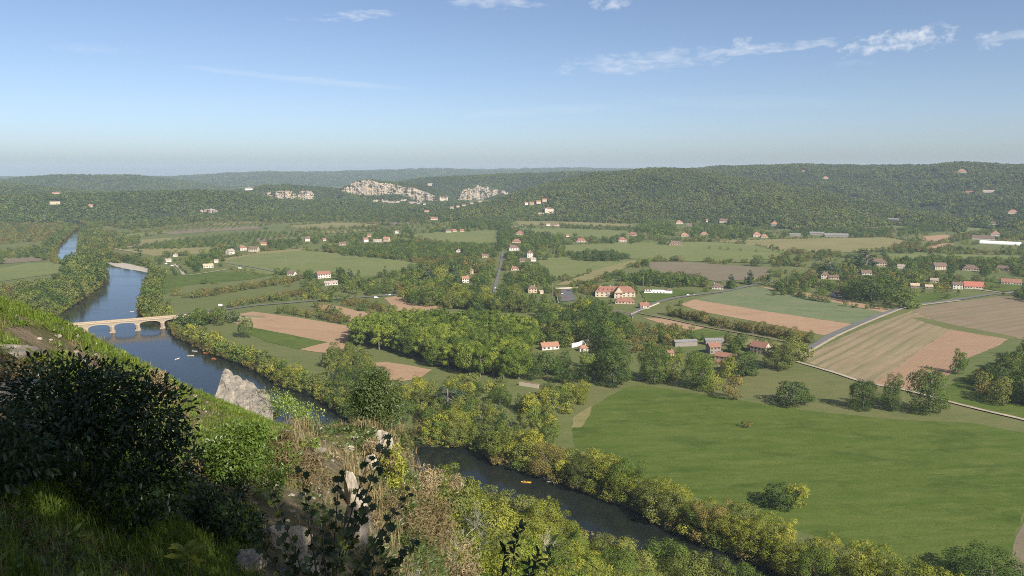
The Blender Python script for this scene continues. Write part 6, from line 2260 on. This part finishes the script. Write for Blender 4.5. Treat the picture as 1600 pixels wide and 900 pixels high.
def leaf_part_mesh(mat, lobed=False, lvv=.5):
    U, FF = (LUL, LFL) if lobed else (LU, LF)
    return mesh_np('leaf', U, FF, (mat,), lv=np.full(sum(len(f) for f in FF), lvv))


def basis(D, Nn):
    D = Vector(D).normalized()
    S = Vector(Nn).cross(D).normalized()
    return Matrix((D, S, D.cross(S))).transposed().to_euler()


def bush(name, label, base, rx, ry, h, n, leaf, mat, nparts=0, lobes=26, seed=1, stems=6, cat='bush', lobed=False, lift=.05):
    """bush standing at base: stems, a mass of leaves, and the foremost leaves as parts of their own"""
    rg = np.random.default_rng(seed)
    e = empty(name, tuple(base))
    u = rg.beta(1.3, 1.2, lobes)
    an = rg.uniform(0, 6.283, lobes)
    env = np.sqrt(np.clip(1 - ((u - .38) / .66) ** 2, .1, 1))
    rr = env * np.sqrt(rg.uniform(.1, 1, lobes)) * .74
    lc = np.stack([rr * np.cos(an) * rx, rr * np.sin(an) * ry, (lift + u * .84) * h], 1)
    lr = rg.uniform(.20, .36, lobes) * min(rx, ry, h * .8) * 1.15
    k = rg.choice(lobes, n, p=lr ** 2 / (lr ** 2).sum())
    d = unit(rg.normal(size=(n, 3)))
    P = lc[k] + d * (lr[k] * rg.uniform(.55, 1.12, n))[:, None]
    P[:, 2] = np.maximum(P[:, 2], .02)
    D = unit(d + rg.normal(size=(n, 3)) * .6 + np.array([0, 0, -.25]))
    Nn = unit(d * .5 + np.array([0, 0, .8]) + rg.normal(size=(n, 3)) * .4)
    # the leaves nearest the viewpoint become single parts
    score = -(P + np.array(base))[:, 1] + rg.uniform(0, .5 * rx, n)
    order = np.argsort(-score)
    part = order[:nparts * 3:3][:nparts]
    rest = np.setdiff1d(np.arange(n), part)
    U, FF = (LUL, LFL) if lobed else (LU, LF)
    V, F = leaves_np(P[rest], D[rest], Nn[rest], leaf, U, FF, rg)
    lt = rg.uniform(0, 1, lobes)
    per = np.clip(.5 * lt[k[rest]] + .55 * rg.uniform(0, 1, len(rest)), 0, 1)
    lv = np.concatenate([np.repeat(per, len(f) // len(rest)) for f in F])
    o = obj('foliage', mesh_np('foliage', V, F, (mat,), lv=lv), e)
    o['kind'] = 'stuff'
    if nparts:
        lm = [leaf_part_mesh(mat, lobed, v) for v in (.15, .5, .85)]
        for i in part:
            q = obj('leaf', lm[int(rg.integers(3))], e)
            s = leaf * rg.uniform(.8, 1.3)
            q.location, q.rotation_euler, q.scale = tuple(P[i]), basis(D[i], Nn[i]), (s, s, s)
    sb = MB()
    for i in range(stems):
        c = lc[int(rg.integers(lobes))]
        sb.tube([(rg.uniform(-.1, .1) * rx, rg.uniform(-.1, .1) * ry, -.15), (c[0] * .4, c[1] * .4, c[2] * .5), tuple(c)], [.016 * h, .011 * h, .004 * h], 5)
    sb.build('stems', BARK, e, True)
    tag(e, label, cat)
    return e


def ground_at(x, y):
    q = HBVH.ray_cast(Vector((x, y, 300)), Vector((0, 0, -1)))
    return np.array(q[0]) if q[0] is not None else np.array([x, y, hs1(x, y)])


def stand(px, py, r):
    """ground point under the pixel column at distance r"""
    P = atr(px, py, r)
    return ground_at(P[0], P[1])


# unseen trees added behind the viewpoint to shade the near bush
for i, (x, y, h, w, lab) in enumerate([(6.6, -5.2, 13, 9.2, 'nearest added shade tree, out of view behind the viewpoint'), (8.8, -9.4, 14.5, 10.5, 'right added shade tree, out of view behind the viewpoint'), (3.0, -7.0, 13.5, 9.2, 'left added shade tree, out of view behind the viewpoint'), (5.6, -11.5, 15.5, 9, 'back added shade tree, out of view behind the viewpoint')]):
    trm, crm = proto('dk', 0, i % 3)
    e = empty('added_shade_tree', tuple(ground_at(x, y)), i * 1.7, (w / .85, w / .85, h))
    obj('trunk', trm, e)
    obj('crown', crm, e)
    tag(e, lab, 'tree')

# near bushes
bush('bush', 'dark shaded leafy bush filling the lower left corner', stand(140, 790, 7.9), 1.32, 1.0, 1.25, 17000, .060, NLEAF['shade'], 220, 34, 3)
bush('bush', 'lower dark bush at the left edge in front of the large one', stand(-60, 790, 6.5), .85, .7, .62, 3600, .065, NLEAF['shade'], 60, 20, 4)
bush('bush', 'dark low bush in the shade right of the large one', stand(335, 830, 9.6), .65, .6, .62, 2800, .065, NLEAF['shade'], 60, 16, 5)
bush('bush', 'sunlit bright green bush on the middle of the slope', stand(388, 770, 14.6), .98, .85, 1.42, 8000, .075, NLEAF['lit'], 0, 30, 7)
bush('bush', 'small sunlit sprig left of the dark bush', stand(48, 585, 13.0), .30, .3, .45, 220, .11, NLEAF['yel'], 40, 8, 8)
bush('bush', 'tall dark green bush on the cliff edge in front of the river', stand(588, 690, 38.0), 1.65, 1.5, 3.3, 16000, .115, NLEAF['dkb'], 0, 44, 9)
bush('bush', 'smaller bush at the foot of the cliff-edge bush', stand(630, 700, 39.0), .9, .8, 1.6, 1800, .14, NLEAF['mid'], 0, 16, 10)
bush('bush', 'yellow-green creeper hanging on the cliff edge', stand(618, 790, 29.0), .75, .6, 2.4, 1700, .13, NLEAF['yel'], 0, 18, 11)
bush('bush', 'low green shrub behind the grassy terrace', stand(505, 655, 37), 1.3, .8, .8, 1200, .12, NLEAF['mid'], 0, 12, 12)
bush('bush', 'small weed clump in the middle of the terrace', stand(478, 700, 24), .5, .4, .4, 420, .09, NLEAF['lit'], 0, 8, 13)
for i, (px, py, r, w, h, lab) in enumerate([(28, 610, 11.8, .5, .35, 'brown dry brush on the bare earth at the left edge'), (250, 600, 19.5, .7, .4, 'brown dry brush half way down the grass slope'), (470, 770, 18.5, .85, .95, 'brown dry brush right of the sunlit bush'), (432, 705, 20, .6, .8, 'dark brown dry brush beside the sunlit bush'), (600, 770, 31, 1.2, 1.6, 'hanging brown dry grass on the terrace edge'), (620, 860, 25, 1.4, 1.3, 'brown bracken below the terrace edge, left clump'),
                                            (665, 880, 31, 1.9, 1.8, 'brown bracken below the terrace edge, middle clump'), (700, 900, 33, 1.9, 1.7, 'brown bracken below the terrace edge, right clump'), (655, 820, 38, 1.6, 1.7, 'olive brown scrub on the cliff shoulder')]):
    e = empty('dry_brush', tuple(stand(px, py, r)))
    n = 3600
    lo = 14
    lc = np.stack([rgF.normal(size=lo) * w * .42, rgF.normal(size=lo) * w * .42, rgF.uniform(.1, .8, lo) * h], 1)
    k = rgF.integers(0, lo, n)
    d = unit(rgF.normal(size=(n, 3)))
    V, F = cards(lc[k] + d * w * .32 * rgF.uniform(.3, 1.1, (n, 1)), unit(d + rgF.normal(size=(n, 3)) * .5), .17 * (r / 26), rgF, .14, .3)
    o = obj('twigs', mesh_np('twigs', V, F, (NLEAF['dry'],), lv=np.clip(rgF.normal(.45, .25, n), 0, 1)), e)
    o['kind'] = 'stuff'
    tag(e, lab, 'dry brush')

# sapling with large lobed leaves, in the shade in front
sap_b = stand(500, 905, 7.2)
sap = empty('sapling', tuple(sap_b))
sm = MB()
lm = [leaf_part_mesh(NLEAF['dkb'], True, v) for v in (.1, .35, .6, .95)]
lmy = leaf_part_mesh(NLEAF['yel'], True, .3)  # yellow copy: light passing through single leaves put into the colour
for i, (px, py, r) in enumerate([(425, 775, 6.9), (470, 735, 7.1), (530, 745, 7.3), (575, 720, 7.1), (605, 690, 7.0), (640, 770, 7.2), (610, 830, 6.8), (440, 850, 6.7), (540, 830, 6.8), (500, 800, 7.2), (390, 830, 6.8), (575, 790, 7.0), (650, 850, 7.0), (480, 880, 6.6)]):
    T = atr(px, py, r) - sap_b
    b0 = np.array([rgF.uniform(-.12, .12), rgF.uniform(-.1, .1), -.1])
    mid = b0 * .4 + T * .55 + np.array([0, 0, .06])
    pts = [b0, b0 * .75 + mid * .25, mid, mid * .5 + T * .5 + np.array([0, 0, .03]), T]
    sm.tube(pts, [.014, .012, .009, .006, .003], 5)
    nl = 21
    for j in range(nl):
        t = .42 + .58 * j / (nl - 1)
        P = mid * (1 - t) + T * t if t > .5 else b0 * (1 - t) + mid * t
        P = np.array(b0) * (1 - t) ** 2 + 2 * mid * t * (1 - t) + T * t * t
        D = unit(np.array([math.cos(j * 2.4 + i), math.sin(j * 2.4 + i), .25 + rgF.normal() * .3]) + unit(T - b0) * .5)
        q = obj('leaf', lmy if rgF.uniform() < .04 else lm[int(rgF.integers(4))], sap)
        s = rgF.uniform(.065, .115)
        q.location, q.scale = tuple(P), (s, s, s)
        q.rotation_euler = basis(D, (rgF.normal() * .5, -.5 + rgF.normal() * .4, .8))
sm.build('stems', BARK, sap, True)
tag(sap, 'dark shaded sapling with large lobed leaves at bottom centre', 'sapling')

LEAF_SMALL = leaf_part_mesh(NLEAF['shade'], False, .5)
# thin leafy shoots at the lower right of the foreground, and one sunlit seedling
for (px, py, r, tips, lab) in [(775, 930, 5.6, [(812, 815), (790, 850), (842, 862)], 'left thin leafy shoot at the bottom of the picture'), (835, 935, 5.8, [(862, 838), (828, 868)], 'right thin leafy shoot at the bottom of the picture')]:
    bp_ = atr(px, py, r)
    bp_ = np.array([bp_[0], bp_[1], ground_at(bp_[0], bp_[1])[2]])
    e = empty('shoot', tuple(bp_))
    sm = MB()
    for tx, ty in tips:
        T = atr(tx, ty, r + rgF.uniform(-.15, .15)) - bp_
        mid = T * .55 + np.array([-.05, 0, .05])
        pts = [np.zeros(3), T * .28 + np.array([-.03, 0, 0]), mid, T]
        sm.tube(pts, [.008, .007, .005, .002], 5)
        L_ = np.linalg.norm(T)
        for j in range(16):
            t = 1 - .30 * j / 15 / max(L_, .8) - rgF.uniform(0, .02)
            P = 2 * mid * t * (1 - t) + T * t * t
            q = obj('leaf', LEAF_SMALL, e)
            s = rgF.uniform(.045, .085)
            q.location, q.scale = tuple(P), (s, s, s)
            q.rotation_euler = basis(unit(rgF.normal(size=3) + np.array([0, 0, .7])), (rgF.normal() * .6, -.6, .8))
    sm.build('stems', BARK, e, True)
    tag(e, lab, 'shoot')
se = stand(290, 845, 6.6)
e = empty('seedling', tuple(se))
yl_ = leaf_part_mesh(NLEAF['yel'], False, .4)  # yellow leaf colour carries the sunlight on the seedling
for j in range(14):
    q = obj('leaf', yl_, e)
    an = j * 2.4
    s = rgF.uniform(.11, .17)
    q.location, q.scale = (math.cos(an) * .02, math.sin(an) * .02, .26 + j * .012), (s, s, s)
    q.rotation_euler = basis((math.cos(an), math.sin(an), .25), (0, -.3, 1))
b_ = MB()
b_.tube([(0, 0, -.05), (.01, 0, .42)], [.006, .004], 5)
b_.build('stem', BARK, e)
tag(e, 'yellow-green seedling with long leaves below the dark bush', 'seedling')

# ------------------------------------------------------------------ rocks
m, b = newmat('near_limestone')
p_ = pos(b)
c_ = b.mix(b.rng(b.noise(p_, 2.2, 8, .7), .32, .68), (.24, .205, .155), (.50, .445, .35))
c_ = b.mix(b.m('MULTIPLY', b.rng(b.noise(p_, .7, 6, .6), .5, .68), .7), c_, (.155, .14, .12))
finish(b, c_, .95, .1, b.noise(p_, 7, 8, .75), .9, .06)
NROCK = m
import bmesh


def rock(name, label, P, size, seed, mat=NROCK, rot=0.0, sub=4, blocky=.5, amp=.28, cat='rock'):
    bm = bmesh.new()
    bmesh.ops.create_icosphere(bm, subdivisions=sub, radius=1.0)
    rr = random.Random(seed)
    cuts = [(Vector((rr.gauss(0, 1), rr.gauss(0, 1), rr.gauss(0, 1))).normalized(), rr.uniform(.45, .8)) for _ in range(9)]
    for v in bm.verts:
        c = v.co.copy()
        for nn, dd in cuts:
            k = c.dot(nn) - dd
            if k > 0:
                c -= nn * k * (blocky + .45)
        c *= 1 + amp * mnoise.fractal(c * 1.6 + Vector((seed, 0, 0)), .9, 2.0, 4)
        c += Vector((0, 0, .05 * mnoise.noise(Vector((c.x, c.y, c.z * 7 + seed)))))
        v.co = Vector((c.x * size[0], c.y * size[1], c.z * size[2]))
    me = bpy.data.meshes.new(name)
    bm.to_mesh(me)
    bm.free()
    me.materials.append(mat)
    o = obj(name, me)
    o.location = tuple(P)
    o.rotation_euler = (0, 0, rot)
    tag(o, label, cat)
    return o


for i, (px, py, r, s, lab) in enumerate([(18, 545, 14.5, (.38, .4, .30), 'brown rock in the dark hollow at the left edge'), (15, 650, 10.5, (.45, .5, .28), 'reddish stone ledge left of the dark bush'), (430, 850, 10.5, (.5, .45, .36), 'grey shaded rock ledge left of the sapling'),
                                         (385, 885, 8.6, (.26, .26, .18), 'grey shaded stone below the dark bush'), (465, 900, 9.2, (.3, .3, .28), 'grey stone at the foot of the sapling'), (556, 800, 20, (.40, .5, 1.0), 'upper white sunlit rock behind the sapling'), (554, 855, 14.5, (.28, .35, .7), 'lower white sunlit rock behind the sapling'),
                                         (574, 700, 31, (.5, .4, .25), 'white rock on the terrace left of the cliff bush'), (540, 705, 30, (.35, .3, .2), 'small pale stone in the middle of the terrace'), (580, 770, 29, (.5, .45, .6), 'pale rock under the hanging dry grass'), (500, 720, 25, (.25, .2, .14), 'little pale stone at the front of the terrace'),
                                         (600, 745, 34, (.9, .7, .9), 'brown weathered rock at the terrace corner')]):
    P = stand(px, py, r)
    rock('rock', lab, P + np.array([0, 0, s[2] * .1]), s, 30 + i, rot=i * 1.3)
# outcrop that juts out over the river: a wedge of bare limestone
Pa, Pb, Pc, Pd = atr(351, 576, 76), atr(332, 636, 66), atr(428, 664, 58), atr(420, 616, 66)
nU, nV = 46, 34
V = np.zeros((nU, nV + 14, 3))
for i in range(nU):
    u = i / (nU - 1)
    for j in range(nV):
        v = j / (nV - 1)
        P = (Pa * (1 - u) + Pd * u) * (1 - v) + (Pb * (1 - u) + Pc * u) * v
        nz = mnoise.fractal(Vector((u * 6, v * 5, 3.1)), .9, 2.1, 6)
        led = math.floor(4.0 * (v + .25 * mnoise.noise(Vector((u * 4, v * 3, 2)))))
        V[i, j + 7] = P + np.array([nz * .12, nz * .12, nz * .22 - led * .10 + .35 * math.sin(math.pi * v)])
    for j in range(7):        # far face, dropping to the slope below
        f = (7 - j) / 7
        nz = mnoise.fractal(Vector((u * 9, j * .9, 4)), .8, 2.0, 4)
        V[i, j] = V[i, 7] + np.array([.5 * nz - 1.0 * f, 2.5 * f + nz, -28 * f])
        V[i, nV + 13 - j] = V[i, nV + 6] + np.array([.4 * nz, -1.5 * f + nz, -22 * f])
ix = np.arange(V.shape[0] * V.shape[1]).reshape(V.shape[:2])
F = np.stack([ix[:-1, :-1], ix[1:, :-1], ix[1:, 1:], ix[:-1, 1:]], -1).reshape(-1, 4)
side0 = [tuple(ix[0, :])]
me = bpy.data.meshes.new('rock_outcrop')
me.from_pydata([tuple(p) for p in V.reshape(-1, 3)], [], [tuple(f) for f in F] + [tuple(int(k) for k in ix[0, ::-1]), tuple(int(k) for k in ix[-1, :])])
me.materials.append(NROCK)
me.update()
tag(obj('rock_outcrop', me), 'pale limestone outcrop jutting out above the river', 'rock outcrop')
for i, (px, py, r, w, h) in enumerate([(362, 600, 72, .7, 1.1), (432, 634, 62, 1.6, 2.4), (410, 615, 66, 1.2, 1.3), (455, 640, 60, 1.5, 2.0), (480, 645, 56, 1.4, 1.6)]):
    P = atr(px, py, r)
    bush('bush', ['dark low shrub near the tip of the rock outcrop', 'second shrub along the rock outcrop', 'third shrub along the rock outcrop, behind the taller two', 'fourth shrub along the rock outcrop', 'shrub at the right end of the rock outcrop'][i], P - np.array([0, 0, .9]), w, w, h, 900, .17, NLEAF['mid' if i in (0, 2) else 'lit'], 0, 14, 60 + i)

# ------------------------------------------------------------------ grass, weeds and stones on the slope
gsrc = []


def tuft(seed, mat, n, L, spread, width):
    rg = np.random.default_rng(seed)
    V, F = [], []
    for i in range(n):
        an, le = rg.uniform(0, 6.283), L * rg.uniform(.5, 1.2)
        lean = rg.uniform(.15, .75)
        b0 = np.array([rg.normal() * spread, rg.normal() * spread, -.02])
        d = np.array([math.cos(an), math.sin(an), 0])
        s = np.array([-d[1], d[0], 0]) * width
        p1 = b0 + d * le * lean * .35 + np.array([0, 0, le * .6])
        p2 = b0 + d * le * lean + np.array([0, 0, le * (1 - .35 * lean)])
        k = len(V)
        V += [b0 - s, b0 + s, p1 + s * .7, p1 - s * .7, p2]
        F += [(k, k + 1, k + 2, k + 3)]
    Vn = np.array(V)
    q = np.array(F)
    t = np.array([(f[3], f[2], f[0] + 4) for f in F])
    lv = np.tile(rg.uniform(0, 1, n), 2)
    return mesh_np('tuft', Vn, [q, t], (mat,), lv=lv)


def weed(seed, mat, n, L):
    rg = np.random.default_rng(seed)
    d = unit(rg.normal(size=(n, 3)) + np.array([0, 0, .8]))
    V, F = leaves_np(d * L * rg.uniform(.2, 1, (n, 1)) * np.array([1, 1, .7]), unit(d + rg.normal(size=(n, 3)) * .5), unit(rg.normal(size=(n, 3)) * .4 + np.array([0, 0, 1])), L * .38, LU, LF, rg)
    per = rg.uniform(0, 1, n)
    return mesh_np('weed', V, F, (mat,), lv=np.concatenate([np.repeat(per, len(f) // n) for f in F]))


for i in range(3):
    gsrc.append(bpy.data.objects.new('g%d' % i, tuft(40 + i, NLEAF['grass'], 34, .19, .08, .005)))
for i in range(2):
    gsrc.append(bpy.data.objects.new('g%d' % (3 + i), tuft(50 + i, NLEAF['straw'], 30, .18, .09, .0045)))
gsrc.append(bpy.data.objects.new('g5', weed(60, NLEAF['lit'], 34, .20)))
gsrc.append(bpy.data.objects.new('g6', weed(61, NLEAF['mid'], 34, .18)))
N1 = 52000
a_ = np.radians(rgF.uniform(-43, -5.5, N1))
r_ = np.concatenate([np.sqrt(rgF.uniform(9 ** 2, 50 ** 2, N1 - 12000)), np.sqrt(rgF.uniform(3.2 ** 2, 16 ** 2, 12000))])
gx, gy = r_ * np.sin(a_), r_ * np.cos(a_)
gz = hs_z(gx, gy)
nzv = np.array([mnoise.fractal(Vector((x * .35, y * .35, 9.1)), 1, 2, 3) for x, y in zip(gx, gy)])
nz2 = np.array([mnoise.noise(Vector((x * .9, y * .9, 2.1))) for x, y in zip(gx, gy)])
ex, ey = proj(np.column_stack([gx, gy, gz]))
bare = ((ex < 80) & (ey > 512) & (ey < 672) & (nz2 < .25)) | (nzv < -.36) | ((ex > 470) & (ey > 690) & (nz2 < .15)) | ((ex > 400) & (ex < 620) & (ey > 770))
crest = np.interp(ex, [0, 100, 200, 330, 440, 640], [455, 490, 540, 600, 648, 690])
up = ey - crest < 45
kk = ~bare
kind = np.where(nzv + rgF.normal(size=N1) * .25 + up * .40 > -.02, rgF.integers(0, 3, N1), np.where(rgF.uniform(size=N1) < .62, rgF.integers(3, 5, N1), rgF.integers(5, 7, N1)))
kind = np.where((ex > 455) & (rgF.uniform(size=N1) < .6), rgF.integers(3, 5, N1), kind)
kind = np.where((rgF.uniform(size=N1) < .20), rgF.integers(5, 7, N1), kind)
sc_ = rgF.uniform(.7, 1.5, N1) * np.interp(r_, [4, 12, 30, 50], [.6, .62, .72, .8])
sc_ = np.where(ex > 455, sc_ * .6, sc_)
P = np.column_stack([gx, gy, gz])[kk]
scatter('grass', P, sc_[kk], sc_[kk] * 1.1, gsrc, kind[kk], 'tangled green and straw-coloured grass on the slope below the viewpoint', 'grass', rgF)
# dry scrub over the bare shoulder right of the terrace
N3 = 11000
a_ = np.radians(rgF.uniform(-17, 3, N3))
r_ = np.sqrt(rgF.uniform(11 ** 2, 62 ** 2, N3))
gx, gy = r_ * np.sin(a_), r_ * np.cos(a_)
gz = hs_z(gx, gy)
f3 = np.array([mnoise.fractal(Vector((x * .22, y * .22, 4.4)), 1, 2, 3) for x, y in zip(gx, gy)])
ssr = [bpy.data.objects.new('t%d' % i, tuft(80 + i, NLEAF['dry' if i < 2 else 'straw'], 24, .5, .16, .007)) for i in range(3)] + [bpy.data.objects.new('t3', weed(84, NLEAF['mid'], 40, .32)), bpy.data.objects.new('t4', weed(85, NLEAF['dry'], 40, .30))]
k3 = np.where(f3 + rgF.normal(size=N3) * .15 > -.02, 3, np.where(rgF.uniform(size=N3) < .3, 4, rgF.integers(0, 3, N3)))
e3 = proj(np.column_stack([gx, gy, gz]))
ok3 = (f3 > -.35) & ((e3[0] > 565) | (rgF.uniform(size=N3) < .18))
s3 = rgF.uniform(.7, 1.7, N3) * np.interp(r_, [11, 60], [.6, 1.6])
scatter('scrub', np.column_stack([gx, gy, gz])[ok3], s3[ok3], s3[ok3] * 1.1, ssr, k3[ok3], 'dry brown bracken and scrub on the shoulder right of the terrace', 'scrub', rgF)
ssrc = []
for i in range(3):
    bm = bmesh.new()
    bmesh.ops.create_icosphere(bm, subdivisions=2, radius=1.0)
    for v in bm.verts:
        v.co *= 1 + .5 * mnoise.noise(v.co * 1.3 + Vector((i * 3, 0, 0)))
        v.co.z *= .6
    me = bpy.data.meshes.new('stone')
    bm.to_mesh(me)
    bm.free()
    me.materials.append(NROCK)
    ssrc.append(bpy.data.objects.new('s%d' % i, me))
N2 = 1500
a_ = np.radians(rgF.uniform(-40, -6, N2))
r_ = np.sqrt(rgF.uniform(5 ** 2, 46 ** 2, N2))
P = np.column_stack([r_ * np.sin(a_), r_ * np.cos(a_), hs_z(r_ * np.sin(a_), r_ * np.cos(a_))])
h_ = rgF.uniform(.015, .07, N2) * np.interp(r_, [5, 40], [.6, 1.3])
scatter('loose_stones', P, h_, h_ * 1.3, ssrc, rgF.integers(0, 3, N2), 'loose pale limestone chips scattered over the slope', 'stones', rgF)

# ------------------------------------------------------------------ bare and dead trees


def bare_tree(seed, h):
    rr = random.Random(seed)
    b = MB()

    def grow(p, d, L, r, lev):
        q = p + d * L * .5 + Vector((rr.uniform(-1, 1), rr.uniform(-1, 1), 0)) * L * .06
        e_ = p + d * L
        b.tube([p, q, e_], [r, r * .8, r * .55], 5 if lev < 2 else 3)
        if lev < 4:
            for i in range(3 if lev else 4):
                nd = (d + Vector((rr.gauss(0, .5), rr.gauss(0, .5), rr.gauss(.1, .3)))).normalized()
                grow(p + d * L * rr.uniform(.5, 1.0), nd, L * rr.uniform(.5, .75), r * .5, lev + 1)
    grow(Vector((0, 0, -.3)), Vector((0.05, 0, 1)), h * .38, h * .014, 0)
    return b


for i, (px, py, r, h, tilt, lab) in enumerate([(738, 838, 148, 16, .1, 'pale dead trunk rising out of the slope trees'), (848, 868, 176, 15, -.1, 'bare pale branches at the edge of the dark water'), (1262, 858, 300, 13, 0, 'grey dead tree top above the yellow riverside belt'), (1236, 634, 0, 13, .05, 'grey bare crown rising from the low spreading tree'),
                                               (668, 830, 60, 9, .3, 'thin bare sapling on the brown bracken slope'), (712, 880, 45, 6, -.3, 'thin bare twigs above the brown bracken')]):
    if r:
        T = atr(px, py, r)
        P = np.array([T[0], T[1], max(hs1(T[0], T[1]), -.3)]) if r < 290 else np.array([T[0], T[1], 0.0])
        h2 = max(h, (T[2] - P[2]) + h * .6)
    else:
        P, h2 = G(px, py), h
    o = bare_tree(70 + i, h2).build('bare_tree', PALEBARK)
    o.location = tuple(P)
    o.rotation_euler = (0, tilt, i)
    tag(o, lab, 'tree')
for i, (px, py, lab) in enumerate([(1085, 832, 'tangle of pale driftwood at the bank below the meadow'), (1005, 800, 'pale fallen branches at the water left of the driftwood tangle'), (1225, 884, 'fallen trunk in the water near the lower right'), (968, 783, 'half-sunken log in the dark reach')]):
    g = G(px, py, -1.4)
    o = bare_tree(90 + i, 13 if i < 3 else 5).build('driftwood', PALEBARK)
    o.location = tuple(g)
    o.rotation_euler = (0, R(84), R(30 + i * 50))
    tag(o, lab, 'driftwood')
# ------------------------------------------------------------------ haze: the air between viewpoint and far hills
m, b = newmat('haze_air')
pv = b.n('ShaderNodeVolumePrincipled', {'Color': (.66, .81, 1.0, 1), 'Density': HAZE_D, 'Anisotropy': 0.0})
b.t.links.new(pv.outputs[0], b.out.inputs['Volume'])
hz = MB()
hz.box(-12700, 12700, -1600, 12700, -5, 232)
tag(hz.build('haze', m), 'pale blue summer haze over the valley and hills', 'haze', kind='stuff')
